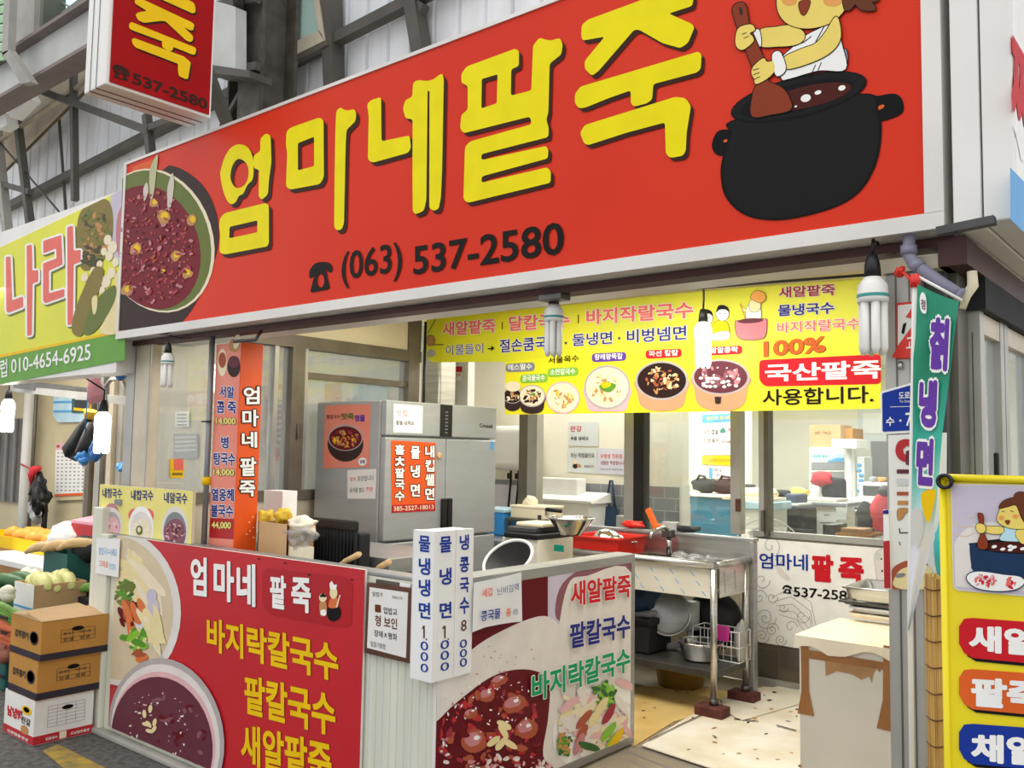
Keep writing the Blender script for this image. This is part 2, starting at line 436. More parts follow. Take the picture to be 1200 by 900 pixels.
# ================================================================== SETTING
mb = MB(); mb.box(-16, 6, -6, 14, -.1, 0, 'asphalt'); struct(mb.build('floor'))
mb = MB()
l = [V((x, y, .003)) for x, y in ((-5.05, 1.55), (-4.55, 1.75), (-4.75, 2.25), (-5.25, 2.02))]
pz = PZ(.003)
pr(mb, pz, [(50, 880), (68, 872), (124, 900), (160, 930), (110, 930)], 'yellow_line', 0)
struct(mb.build('floor_marking'))
mb = MB(); mb.box(-4.86, 3.0, 2.50, 5.34, 0, .15, 'floor_shop'); mb.box(-2.3, 3.0, 1.2, 2.50, 0, .146, 'floor_tile'); struct(mb.build('floor_platform'))
mb = MB(); pz = PZ(.15)
for i in range(6): line(mb, pz, [(735, 872+i*9), (850, 912+i*14)], .8, 'ink_grey', .0012)
mb.box(-10, 2.5, 5.4, 13.1, .0, .12, 'stone'); struct(mb.build('floor_dining'))

# left glazed side wall along the shop
mb = MB()
mb.box(-4.82, -4.72, 2.60, 4.65, 2.27, 2.62, 'ceiling_cream'); mb.box(-4.82, -4.72, 2.6, 4.65, .15, 1.22, 'alu_cream')
struct(mb.build('wall_left'))
wn = MB()
wn.box(-4.797, -4.703, 2.45, 4.65, 2.19, 2.27, 'alu_brown'); wn.box(-4.797, -4.703, 2.6, 4.62, 1.22, 1.28, 'alu_brown')
wn.box(-4.80, -4.70, 3.50, 3.60, 1.28, 2.19, 'alu_brown'); wn.box(-4.79, -4.71, 3.60, 3.63, 1.28, 2.19, 'alu')
wn.box(-4.80, -4.70, 4.52, 4.63, 1.28, 2.6, 'alu_brown'); wn.box(-4.78, -4.72, 3.38, 3.41, 1.28, 2.19, 'alu')
wn.box(-4.78, -4.72, 3.63, 4.52, 2.0, 2.04, 'alu_brown')
W1 = struct(wn.build('window_1'))
g = MB(); g.box(-4.752, -4.748, 2.6, 3.5, 1.28, 2.19, 'glass_hazy'); g.box(-4.752, -4.748, 3.63, 4.52, 1.28, 2.19, 'glass_hazy'); g.build('pane', W1)
g = MB(); g.obox((-4.695, 3.56, 1.66), (.015, .03, .09), 'alu_dark', b=.004); g.obox((-4.685, 3.55, 1.63), (.015, .015, .05), 'alu_dark', b=.004); g.build('latch', W1)
mb = MB()
xa, xb, xc_ = PY(2.56).p((147, 480)).x, PY(2.56).p((160, 480)).x, PY(2.56).p((179, 480)).x
mb.rbox(xa, xb, 2.555, 2.595, .0, 2.13, 'alu', .004); mb.rbox(xb+.002, xc_, 2.54, 2.60, .0, 2.13, 'alu_cream', .008); mb.box(xb-.02, xb-.006, 2.55, 2.556, .0, 2.1, 'alu_dark'); mb.box(xc_-.02, xc_-.01, 2.537, 2.541, 0, 2.13, 'alu')
struct(mb.build('trim_1'))
mb = MB(); mb.box(-4.86, -4.8, 2.46, 4.7, 1.22, 1.25, 'grey'); struct(mb.build('trim_2'))
# things glimpsed through the hazy panes: the next stall's inner wall
mb = MB(); mb.box(-6.55, -6.5, 4.28, 6.0, 0, 2.7, 'cream_wall'); mb.box(-6.5, -4.85, 4.74, 4.8, 0, 2.7, 'cream_wall'); struct(mb.build('wall_stall_back'))
def backposter(name, pl, pts, m, label, extra=()):
    if pl is QB:          # whichever of the walls behind the glass stands there
        x_ = PY(4.28).p(pts[0]).x
        if x_ < -6.57: pl = PY(4.285)
        elif PX(-6.48).p(pts[0]).y < 4.72: pl = PX(-6.485)
    mb = MB(); slab(mb, pl, pts, m, .004, .006)
    for p_, m_ in extra: pr(mb, pl, p_, m_, .0075)
    one(name, mb, label, 'poster')
QB = PY(4.74)
backposter('wall_poster', QB, [(204, 508), (232, 508), (232, 536), (204, 537)], 'grey', 'grey textured sheet seen behind the hazy left window', [([(206, 512+k*5), (230, 511+k*5), (230, 513+k*5), (206, 514+k*5)], 'ink_lightgrey') for k in range(4)])
backposter('wall_poster', QB, [(206, 482), (222, 482), (222, 500), (206, 500)], 'white_paper', 'small white listing seen behind the hazy left window', [([(208, 485+k*4), (220, 485+k*4), (220, 487+k*4), (208, 487+k*4)], 'grey') for k in range(4)])
backposter('wall_poster', QB, [(318, 445), (336, 446), (336, 462), (318, 462)], 'ink_cream', 'cream notice with pink mark behind the second left window', [([(322, 450), (330, 450), (330, 457), (322, 457)], 'ink_salmon')])
backposter('wall_poster', QB, [(312, 468), (338, 470), (338, 520), (312, 520)], 'grey', 'grey rippled sheet hanging behind the second left window', [([(314, 472+k*7), (336, 470+k*7), (336, 473+k*7), (314, 475+k*7)], 'ink_lightgrey') for k in range(7)])
backposter('wall_poster', QB, [(323, 525), (336, 525), (336, 540), (323, 540)], 'ink_orange', 'orange square notice behind the second left window')
backposter('wall_poster', QB, [(381, 450), (400, 448), (400, 470), (381, 470)], 'ink_cheek', 'pale orange poster seen behind the window above the refrigerator')
backposter('wall_poster', QB, [(414, 452), (455, 450), (455, 470), (414, 470)], 'ink_sky', 'pale blue poster seen behind the window above the refrigerator')
QW = PX(-4.742)
backposter('window_sticker', QW, [(199, 538), (215, 538), (215, 560), (199, 560)], 'ink_gold', 'small red and yellow sticker on the hazy left window', [([(203, 538), (214, 538), (214, 551), (203, 551)], 'ink_salmon'), ([(201, 554), (213, 554), (213, 557), (201, 557)], 'ink_mush')])

# ceiling of the shop front and fascia
mb = MB(); mb.box(-4.82, -.62, 2.75, 5.45, 2.62, 2.68, 'ceiling_cream'); struct(mb.build('ceiling'))
mb = MB(); mb.box(-4.75, -.62, 4.86, 5.0, 2.45, 2.62, 'ceiling_cream'); struct(mb.build('beam'))
mb = MB(); mb.box(-4.86, -.56, 2.52, 2.60, 2.108, 2.132, 'brown_steel'); struct(mb.build('trim_3'))
mb = MB(); mb.box(-.62, -.55, 2.50, 6.0, 2.05, 2.12, 'brown_steel'); struct(mb.build('trim_4'))
# rear glazed partition at the back of the shop front
PW = MB()
for a, b, mm in ((612, 622, 'alu_brown'), (622, 633, 'alu'), (735, 746, 'alu'), (746, 758, 'black'), (859, 870, 'alu'), (892, 898, 'alu'), (898, 903, 'alu_dark')):
    y = 5.37; x0, x1 = PY(y).p((a, 520)).x, PY(y).p((b, 520)).x
    PW.box(x0, x1, 5.33, 5.41, (.15 if a < 800 else 1.05), 2.62, mm)
PW.box(-5.4, -.7, 5.333, 5.407, 2.56, 2.618, 'alu'); PW.box(-2.44, -.7, 5.36, 5.407, 1.043, 1.08, 'alu')
PW.box(-5.4, -5.3, 5.33, 5.41, .15, 2.62, 'alu')
PW2 = struct(PW.build('window_2'))
g = MB()
for a, b in ((758, 859), (870, 892), (903, 1046)):
    x0, x1 = PY(5.37).p((a, 520)).x, PY(5.37).p((b, 520)).x
    g.box(x0, x1, 5.368, 5.372, 1.0 if a < 800 else 1.08, 2.56, 'glass_clear')
g.build('pane', PW2)
g = MB(); g.obox(PY(5.32).p((894, 610)), (.02, .03, .13), 'alu_dark', b=.005); g.obox(PY(5.31).p((865, 592)), (.03, .03, .08), 'frame_brown', b=.005); g.build('latch', PW2)
mb = MB(); mb.box(-2.46, -.7, 5.35, 5.40, .15, 1.04, 'alu_brown'); mb.box(-2.40, -2.28, 5.34, 5.35, .2, .36, 'alu_dark'); mb.box(-2.25, -1.2, 5.34, 5.35, .27, .39, 'alu_dark'); mb.box(-2.46, -.7, 5.31, 5.41, .15, .19, 'stone')
struct(mb.build('door_1'))
mb = MB(); mb.box(-5.4, -2.46, 5.36, 5.40, .15, .95, 'alu_cream'); struct(mb.build('wall_partition'))
# dining room shell
mb = MB(); mb.box(-7.5, -3.45, 6.3, 6.4, 0, 2.75, 'cream_wall'); struct(mb.build('wall_kitchen_back'))
mb = MB(); mb.box(-5.9, -3.45, 6.28, 6.3, .15, 1.29, 'grey_tile'); mb.box(-3.46, -3.44, 6.27, 6.4, .15, 1.31, 'sign_white'); struct(mb.build('trim_5'))
mb = MB(); mb.box(-5.75, -5.7, 5.4, 6.3, 0, 2.75, 'cream_wall'); struct(mb.build('wall_kitchen_left'))
mb = MB(); mb.box(-10, 2.5, 12.5, 12.6, 0, 2.8, 'cream_wall'); mb.box(-10.1, -10, 6.3, 12.6, 0, 2.8, 'cream_wall'); mb.box(-10, -4.15, 9.0, 9.1, 0, 2.8, 'cream_wall'); struct(mb.build('wall_back'))
mb = MB(); mb.box(-.66, -.6, 5.41, 12.5, 0, 2.8, 'cream_wall'); struct(mb.build('wall_right_dining'))
mb = MB(); mb.box(-10, -.6, 5.41, 12.6, 2.75, 2.85, 'white'); struct(mb.build('ceiling_dining'))

# right side: corner column and sliding windows of the side wall
mb = MB()
mb.rbox(-.765, -.672, 2.52, 2.60, .146, 2.05, 'alu', .006); mb.box(-.775, -.60, 2.51, 2.62, 2.05, 2.085, 'alu_cream'); mb.box(-.735, -.731, 2.517, 2.521, .15, 2.05, 'alu_dark'); mb.box(-.70, -.697, 2.517, 2.521, .15, 2.05, 'alu_dark'); mb.box(-.67, -.62, 2.56, 2.60, .146, 2.05, 'grey_dark')
mb.box(-.625, -.60, 2.605, 2.715, .146, 2.05, 'alu_dark'); struct(mb.build('column_corner'))
mb = MB(); mb.box(-.62, -.56, 2.7, 6.0, .1, 1.05, 'alu_cream'); mb.box(-.63, -.55, 2.7, 6.0, 1.96, 2.05, 'black_soft'); struct(mb.build('wall_right'))
wn = MB()
for y0 in (2.72, 2.98, 3.04, 3.42, 3.50, 4.2, 5.0): wn.box(-.61, -.57, y0, y0+.05, 1.05, 1.96, 'alu')
wn.box(-.608, -.572, 2.721, 6, 1.9, 1.957, 'alu_cream'); wn.box(-.608, -.572, 2.721, 6, 1.053, 1.1, 'alu_cream')
W3 = struct(wn.build('window_3'))
g = MB(); g.box(-.592, -.588, 2.72, 6, 1.1, 1.9, 'glass_hazy'); g.build('pane', W3)
g = MB(); q = PX(-.565).p((1168, 545)); g.obox(q, (.014, .016, .07), 'black', b=.004); g.build('latch', W3)
mb = MB(); mb.tube([(-.66, 2.74, 1.2), (-.66, 2.74, 2.1)], .018, 'alu_cream'); struct(mb.build('trim_6'))

# hall wall and steel above the stalls
def corrugated(x0, x1, y, z0, z1, pitch=.2, dep=.035):
    mb = MB(); x = x0; pts = []
    while x < x1:
        pts += [(x, y), (x+pitch*.62, y), (x+pitch*.68, y+dep*.9), (x+pitch*.72, y+dep*.9), (x+pitch*.78, y), ]; x += pitch
    for a, b in zip(pts, pts[1:]): mb.face([(a[0], a[1], z0), (b[0], b[1], z0), (b[0], b[1], z1), (a[0], a[1], z1)], 'corrugated')
    return mb
mb = corrugated(-14, .6, 3.66, 2.72, 7.5); struct(mb.build('wall_hall'))
mb = MB()
T = PY(3.58)
def sbar(a, b, w_, m='truss', pl=None, h=None): mb.bar((pl or T).p(a), (pl or T).p(b), w_, h or w_, m)
sbar((-40, 268), (560, -38), .07)                      # long purlin
sbar((393, 130), (386, -40), .10); sbar((497, 80), (478, -40), .09)
sbar((455, -20), (497, 12), .06)
T2 = PY(3.3)
sbar((88, 235), (86, 70), .05, pl=T2); sbar((34, 101), (176, 154), .06, pl=T2); sbar((178, 190), (172, 135), .055, pl=T2)
sbar((37, 275), (18, 120), .06, pl=T2); sbar((12, 300), (-6, 130), .07, 'truss_light', pl=T2); sbar((0, 215), (36, 225), .05, pl=T2)
sbar((172, 152), (215, 135), .05, pl=T2)
sbar((0, 167), (75, 255), .012, 'black', pl=T2); sbar((0, 158), (110, 62), .09, 'black_soft', pl=T)
sbar((-10, 172), (120, 82), .03, 'beige_panel', pl=T2); sbar((68, 122), (84, 340), .02, pl=T)
struct(mb.build('trim_7'))
mb = MB(); z0, z1 = 4.46, 4.86
mb.box(-11, -5.6, 2.92, 3.10, z0, z0+.03, 'ibeam'); mb.box(-11, -5.6, 2.92, 3.10, z1-.03, z1, 'ibeam'); mb.box(-11, -5.6, 3.0, 3.02, z0+.03, z1-.03, 'ibeam_web')
struct(mb.build('beam_steel'))
mb = MB(); pb = PY(3.45); mb.face([pb.p(q) for q in ((0, 150), (100, 62), (100, 105), (0, 205))], 'beige_panel'); mb.face([pb.p(q, -.03) for q in ((0, 150), (100, 62), (100, 105), (0, 205))], 'beige_panel'); struct(mb.build('trim_8'))
# laced steel column behind the sign
mb = MB(); pc = PY(3.3); xa, xb = pc.p((268, 60)).x, pc.p((315, 60)).x; xm = pc.p((290, 60)).x
mb.box(xm, xb, 3.24, 3.27, 2.7, 7, 'old_steel'); mb.box(xm, xb, 3.5, 3.53, 2.7, 7, 'old_steel'); mb.box((xm+xb)/2-.012, (xm+xb)/2+.012, 3.27, 3.5, 2.7, 7, 'old_steel'); mb.box(xa, xa+.02, 3.3, 3.55, 2.7, 7, 'old_steel'); mb.box(xm-.02, xm, 3.27, 3.5, 2.7, 7, 'black_soft')
for py_ in (90, 12): mb.bar(pc.p((255, py_+4), .1), pc.p((318, py_-6), .1), .04, .05, 'truss')
mb.bar(pc.p((262, 150), .02), pc.p((287, 105), .02), .02, .03, 'old_steel')
struct(mb.build('column_steel'))
mb = MB(); ph = PY(3.1); mb.hexa([ph.p(q, o) for o in (0, -.08) for q in ((243, 78), (276, 90), (276, 8), (243, -2))], 'ibeam_web'); mb.hexa([ph.p(q, o) for o in (.02, -.14) for q in ((243, 86), (296, 92), (296, 84), (243, 76))], 'truss')
struct(mb.build('trim_9'))
# tilting roof window in the hall wall
wn = MB(); pw = PY(3.56)
def strip(mbx, pl, a, b, c, d, m, th=.04): mbx.hexa([pl.p(q, o) for o in (0, th) for q in (a, b, c, d)], m)
strip(wn, pw, (300, 92), (386, 50), (380, 38), (300, 76), 'alu_cream'); strip(wn, pw, (386, 50), (374, -30), (367, -30), (379, 40), 'alu_cream'); strip(wn, pw, (300, 99), (390, 55), (388, 50), (300, 92), 'alu_dark'); strip(wn, pw, (300, 90), (300, -30), (306, -30), (306, 90), 'alu_cream')
W4 = struct(wn.build('window_4'))
g = MB(); g.face([pw.p(q, .01) for q in ((300, 80), (380, 40), (368, -30), (300, -30))], 'glass_skylight'); g.face([pw.p(q, .005) for q in ((300, 80), (380, 40), (368, -30), (300, -30))], 'ink_lightgrey'); g.build('pane', W4)
# skylight, grey post and louvre at the far upper left
mb = MB(); ps = PY(3.4)
mb.hexa([ps.p(q, o) for o in (0, -.2) for q in ((12, 62), (50, 40), (52, -20), (14, -20))], 'truss_light'); mb.hexa([ps.p(q, o) for o in (.03, -.2) for q in ((43, 44), (50, 40), (52, -20), (45, -20))], 'alu_dark')
mb.hexa([PY(2.8).p(q, o) for o in (0, -.06) for q in ((2, 62), (10, 58), (36, 96), (24, 98))], 'truss_light'); mb.hexa([PY(2.8).p(q, o) for o in (0, -.06) for q in ((2, 66), (9, 60), (12, -20), (5, -20))], 'truss_light')
struct(mb.build('column_left'))
mb = MB()
for i in range(9): mb.hexa([PY(2.9).p(q, o) for o, dy in ((0, 4), (-.08, 0)) for q in ((-30, 72-i*11+dy), (5, 66-i*11+dy), (5, 58-i*11+dy), (-30, 64-i*11+dy))], 'louvre_green')
struct(mb.build('window_5'))
mb = MB(); mb.face([PY(3.6).p(q) for q in ((45, 60), (110, 0), (112, -40), (45, -40))], 'skylight_pane'); mb.bar(PY(3.57).p((56, -5)), PY(3.57).p((90, 12)), .015, .015, 'grey'); mb.bar(PY(3.57).p((70, 18)), PY(3.57).p((100, -5)), .02, .02, 'grey')
struct(mb.build('window_6'))

# ================================================================== BIG SHOP SIGN
S = thing('shop_sign', 'wide red fascia sign with big yellow lettering and a black cauldron', 'sign', (-2.7, 2.43, 2.13))
mb = MB(); mb.box(-4.87, -.585, 2.445, 2.85, 2.135, 3.14, 'sign_metal'); mb.build('sign_box', S)
mb = MB()
for a in ((-4.87, -4.845, 2.179, 3.124), (-.632, -.585, 2.179, 3.124), (-4.87, -.585, 2.135, 2.178), (-4.87, -.585, 3.125, 3.14)): mb.box(a[0], a[1], 2.425, 2.446, a[2], a[3], 'sign_metal')
mb.build('frame', S)
mb = MB(); mb.box(-4.845, -.632, 2.432, 2.445, 2.178, 3.125, 'sign_red'); mb.build('face', S)
FS = PY(2.432)
pic = MB()
facepoly = [(144, 195), (1070, -110), (1084, 249), (141, 386.5)]
# red bean bowl photograph at the left end
pr(pic, FS, cr([(120, 210), (160, 195), (205, 195), (240, 220), (256, 262), (250, 310), (215, 376), (150, 420), (100, 410), (80, 300)]), 'ink_dark', .0015, [(143, 232), (262, 150), (262, 400), (140, 387)])
pr(pic, FS, ellp(184, 282, 66, 86, -.30), 'ink_cream', .0020, facepoly); pr(pic, FS, ellp(183, 282, 63, 84, -.30), 'ink_olive', .0024, facepoly)
P('ink_redbean', '#7C1C2A'); P('ink_redbean_light', '#B04450'); P('ink_redbean_dark', '#5A1220')
pr(pic, FS, ellp(178, 290, 56, 74, -.30), 'ink_redbean', .0028, facepoly)
scat(pic, FS, 178, 290, 50, 66, 300, ['ink_redbean_light', 'ink_redbean_dark', 'ink_meat', 'ink_soup_pink', 'ink_redbean_light'], 1.7, .0030, facepoly)
for x, y, r_ in ((160, 292, 7), (193, 254, 8), (226, 258, 6), (207, 300, 6), (220, 320, 6), (150, 340, 7), (181, 238, 5), (192, 318, 3)):
    pr(pic, FS, ellp(x, y, r_, r_*1.1, 0, 10, .4), 'ink_tan', .0045, facepoly); pr(pic, FS, ellp(x+1, y-1, r_*.55, r_*.6, 0, 8, .4), 'ink_gold', .0047, facepoly)
P('ink_steam', '#C4C49A'); P('ink_steam_pale', '#D9CFC0'); pr(pic, FS, cr([(177, 232), (176, 205), (180, 190), (186, 182), (184, 205), (181, 228)], 6), 'ink_steam', .0050); pr(pic, FS, cr([(198, 246), (197, 222), (203, 203), (205, 216), (202, 240)], 6), 'ink_steam_pale', .0050); pr(pic, FS, cr([(170, 236), (169, 222), (173, 214), (175, 224)], 6), 'ink_steam_pale', .0050)
pr(pic, FS, rnd([(155, 196), (185, 185), (186, 202), (158, 213)], 3), 'ink_orange', .0014)
pic.build('bowl_picture', S)
let = MB()
BIG = [
 [(280,169.5),(290,172),(296,181),(298,195),(297,210),(291,217),(286,227),(281,230),(277,237),(272,239.5),(267,235),(262,222),(259,205),(260,198),(264,185),(271,174)],
 [(306,162.5),(312.5,156.5),(318,159),(319,190),(316,212),(315,228),(308,234.5),(304,231),(304.5,199),(299,198),(297.5,192),(298,182.5),(306,177.5)],
 [(258.7,256),(264,250),(312.5,238),(316,241),(316,285),(314,289),(264,298.5),(258,296),(259,275),(257.5,265)],
 [(336.5,155),(341,150),(375,138),(380,141),(380.5,207.5),(376,216),(341,222.5),(336,219),(337.5,180),(336,170)],
 [(395,130),(400,126),(404,129),(409,130),(416,128),(418.5,133),(417.5,142.5),(407,152.5),(406,170),(404,262.5),(401,269.5),(395,270),(392.5,266),(393,207),(394,150)],
 [(431,122.5),(436,117.5),(447.5,114),(448,166),(481,159),(482.5,174),(479,179.5),(437.5,191),(432,187.5),(433,136)],
 [(485,97),(491,94),(500,95.5),(508,94),(519,86),(521,92.5),(519,200),(517.5,232),(515,245),(509,247.5),(504,244),(504.3,107),(502,107),(500.5,235),(497.5,247.5),(487.5,251.5),(484.5,247.5),(484.3,200),(484.5,140),(476,139),(473,127.5),(476,117.5),(484,114)],
 [(541.5,87),(547.5,78.5),(604.5,57.5),(609,60),(609,78),(600,81.5),(599.5,112.5),(623.5,106.5),(625.5,54),(633,44.5),(640,47),(646.5,48),(657,45),(660.5,52.5),(658.5,64.5),(645,75),(643.5,132),(641,141),(644,150),(643.5,161),(565,181),(565,188),(640.5,171.5),(643.5,175.5),(643,186),(565.5,207),(565,214.5),(642,196.5),(646.5,201),(646,214.5),(549,238),(544,234),(545.5,180),(546,172),(552,166),(624,146),(622,137),(544.5,156.5),(540,151.5),(541.5,135),(549,129),(549,101),(541.5,97.5)],
 [(682.5,30),(690,23.5),(750,1.5),(805,-22),(812,-20),(813.5,0),(812,7.5),(784.5,16.5),(811.5,28.5),(814.5,33),(807,51),(798,57),(777,51),(750,35.5),(744,35.5),(702,84),(694.5,89.5),(686,81),(686,72),(709.5,43.5),(684,48),(682,43.5)],
 [(674.5,111),(681,102),(819,61),(823,64.5),(822,81),(817.5,85.5),(766.5,99),(765,117),(759,121.5),(744,125.5),(740,121.5),(740,106.5),(714,115.5),(687,126.5),(679.5,127.5),(674.5,121.5)],
 [(680.5,156),(686,147),(792,114),(804,115.5),(810.5,124.5),(805.5,156),(804.5,177),(801,183),(786,185.5),(781,180),(780,144),(735,156),(690,170.5),(685,168)]]
HOLES = [[(280,186.5),(287,189),(291.5,196),(292,206),(289,215),(283,220),(277,220),(272,213),(271,204),(274,193)], [(270,266),(302.5,258.5),(302.5,272.5),(269.5,279.5)], [(350,168),(369,160.5),(369,195),(350,200)], [(565.5,93),(584,87.5),(583,121.5),(565,127.5)]]
HO = {0: 0, 2: 1, 3: 2, 7: 3}
from mathutils.geometry import tessellate_polygon
def prh(mbx, pl, outer, hole, m, off, dx=0, dy=0):    # polygon with an optional hole
    off = nudge(off)
    loops = [[V((x+dx, y+dy, 0)) for x, y in outer]]
    if hole: loops.append([V((x+dx, y+dy, 0)) for x, y in hole])
    flat = [p for L_ in loops for p in L_]
    q = [mbx.bm.verts.new(pl.p((p.x, p.y), off)) for p in flat]
    for t in tessellate_polygon(loops):
        try:
            f = mbx.bm.faces.new([q[i] for i in t]); f.material_index = mbx.m(m)
        except ValueError: pass
for i, p in enumerate(BIG):
    h = HOLES[HO[i]] if i in HO else None
    o_ = rnd(p, 3.2); hh = rnd(h, 2) if h else None
    if i == 0: o_, hh = cr(p, 4), cr(h, 4)
    prh(let, FS, o_, hh, 'ink_shadow', .0032, 3.6, 4.2); prh(let, FS, o_, hh, 'ink_shadow', .0030, 1.8, 2.1); prh(let, FS, o_, hh, 'ink_yellow', .0042)
text(let, FS, '(063)', (401, 339), (472, 328.5), (401, 296), 'ink_black', .012); text(let, FS, '537-2580', (485, 323), (662, 298), (485, 289), 'ink_black', .02)
# telephone mark
prh(let, FS, cr([(363,324),(364,316),(370,309),(378,307),(386,308),(390,313),(389,319),(384,318),(382,314),(371,316),(370,321),(365,326)], 3), None, 'ink_black', .003)
prh(let, FS, rnd([(371,316),(373,312),(375,312),(375,315),(379,314.5),(379,311),(381,311),(382,314),(387,337),(386,339),(365,343),(364.5,340)], 1.5), ellp(376.5, 329, 4.2, 8, 0, 16), 'ink_black', .0031)
let.build('lettering', S)
# cauldron picture
D = lambda x, y: (800+x/3, y/3)
def dd(L_): return [D(*q) for q in L_]
pot = MB()
pr(pot, FS, cr(dd([(105,500),(125,462),(165,457),(200,480),(205,520),(175,545),(130,548),(108,530)])), 'ink_pot_edge', .0020)
pr(pot, FS, cr(dd([(640,345),(690,337),(745,330),(772,350),(777,390),(750,412),(690,430),(650,432),(638,400)])), 'ink_pot_edge', .0020)
pr(pot, FS, ellp(*D(152, 496), 2.6, 1.6, -.3), 'ink_orange', .0024); pr(pot, FS, ellp(*D(697, 378), 5, 2.2, -.5), 'ink_orange', .0024)
BODY = dd([(172,425),(165,470),(140,560),(135,620),(150,690),(200,745),(270,771),(370,772),(500,742),(590,702),(650,642),(690,550),(701,450),(690,390),(660,330),(420,360)])
pr(pot, FS, cr(BODY), 'ink_pot_edge', .0026); cxy = D(430, 560)
pr(pot, FS, cr([(cxy[0]+(x-cxy[0])*.965, cxy[1]+(y-cxy[1])*.97) for x, y in BODY]), 'ink_pot', .0030)
pr(pot, FS, ellp(*D(410, 343), 82, 24, -.245), 'ink_pot_edge', .0034); pr(pot, FS, ellp(*D(410, 341), 80, 21.5, -.245), 'ink_pot', .0037)
pr(pot, FS, ellp(*D(402, 345), 69, 16, -.245), 'ink_pot_edge', .0040); pr(pot, FS, ellp(*D(440, 342), 53, 12.5, -.22), 'ink_bean', .0043)
for x, y, a, b in ((435,347,18,13),(478,327,12,7),(562,311,13,9),(400,376,5,3)): pr(pot, FS, ellp(*D(x, y), a/3, b/3, -.3), 'ink_white', .0047)
def ink(pts, m, off, o=1.1, sm=True, em='ink_pot_edge', n=5):     # filled shape with a dark outline
    f = cr(pts, n) if sm else rnd(pts, 2)
    cx_, cy_ = sum(p[0] for p in f)/len(f), sum(p[1] for p in f)/len(f)
    out = []
    N = len(f)
    ar = sum(f[i-1][0]*f[i][1]-f[i][0]*f[i-1][1] for i in range(N)); sg = 1 if ar > 0 else -1
    for i in range(N):
        dx, dy = f[(i+1) % N][0]-f[i-1][0], f[(i+1) % N][1]-f[i-1][1]; l_ = math.hypot(dx, dy) or 1
        out.append((f[i][0]+sg*dy/l_*o, f[i][1]-sg*dx/l_*o))
    return out, f, m, em, off
def put_ink(mbx, pl, *a, **k):
    out, f, m, em, off = ink(*a, **k); prh(mbx, pl, out, None, em, off); prh(mbx, pl, f, None, m, off+.0003)
pot.build('cauldron_picture', S)
ck = MB()
put_ink(ck, FS, dd([(345,215),(400,160),(440,125),(490,100),(545,70),(560,150),(575,245),(480,250),(380,278),(350,278)]), 'ink_white', .0050)
put_ink(ck, FS, dd([(549,190),(575,175),(582,205),(575,238),(552,238)]), 'ink_grey', .0045)
put_ink(ck, FS, dd([(275,108),(330,97),(380,92),(425,112),(430,140),(400,160),(340,166),(275,163)]), 'ink_skin', .0054)
put_ink(ck, FS, dd([(250,118),(272,108),(279,160),(258,166)]), 'ink_white', .0057)
put_ink(ck, FS, dd([(345,-60),(400,-95),(480,-100),(550,-70),(585,-10),(570,40),(520,85),(440,103),(370,85),(335,30)]), 'ink_skin', .0058)
put_ink(ck, FS, dd([(345,-50),(400,-110),(500,-120),(570,-80),(600,0),(575,40),(555,-20),(500,-70),(420,-78)]), 'ink_brown', .0062)
put_ink(ck, FS, dd([(580,10),(620,-15),(680,-5),(692,5),(650,12),(615,15),(590,38),(575,35)]), 'ink_brown', .0062); put_ink(ck, FS, dd([(612,8),(640,0),(672,15),(680,38),(640,40),(618,28)]), 'ink_brown', .0064)
pr(ck, FS, ellp(*D(378, 5), 9, 6), 'ink_cheek', .0064); pr(ck, FS, ellp(*D(530, 8), 11, 6), 'ink_cheek', .0064)
put_ink(ck, FS, dd([(413,10),(450,5),(445,35),(430,57),(416,45)]), 'ink_paddle', .0065, .6)
line(ck, FS, dd([(372,-25),(390,-33),(405,-27)]), 1, 'ink_dark', .0066); line(ck, FS, dd([(470,-35),(490,-42),(507,-33)]), 1, 'ink_dark', .0066)
put_ink(ck, FS, dd([(178,35),(200,12),(225,22),(240,95),(290,215),(300,282),(352,310),(380,350),(382,388),(315,405),(246,410),(250,330),(262,285),(225,180),(195,100)]), 'ink_paddle', .0060)
pr(ck, FS, ellp(*D(208, 42), 2, 5, -.2), 'ink_dark', .0068)
put_ink(ck, FS, dd([(360,205),(420,175),(470,155),(505,115),(540,62),(556,90),(556,145),(520,190),(450,225),(368,245)]), 'ink_skin', .0066)
put_ink(ck, FS, dd([(318,198),(345,185),(366,235),(356,262),(330,266)]), 'ink_white', .0069)
put_ink(ck, FS, dd([(190,130),(200,103),(222,92),(247,90),(258,108),(240,120),(252,135),(250,152),(215,178),(192,165)]), 'ink_skin', .0070)
put_ink(ck, FS, dd([(250,240),(275,215),(290,208),(300,220),(322,220),(326,252),(300,280),(262,298),(255,280),(246,262)]), 'ink_skin', .0070)
for a, b in (((228,118),(212,124)), ((236,130),(218,138)), ((250,250),(272,244)), ((252,266),(274,258)), ((256,282),(276,272))): line(ck, FS, dd([a, b]), .9, 'ink_pot_edge', .0076)
line(ck, FS, dd([(395,165),(430,150),(455,130)]), 1.1, 'ink_pot_edge', .0056); line(ck, FS, dd([(470,150),(500,95)]), 1.1, 'ink_pot_edge', .0056); line(ck, FS, dd([(450,275),(470,230)]), 1, 'ink_pot_edge', .0056); line(ck, FS, dd([(478,250),(490,222)]), 1, 'ink_pot_edge', .0056)
ck.build('cook_picture', S)

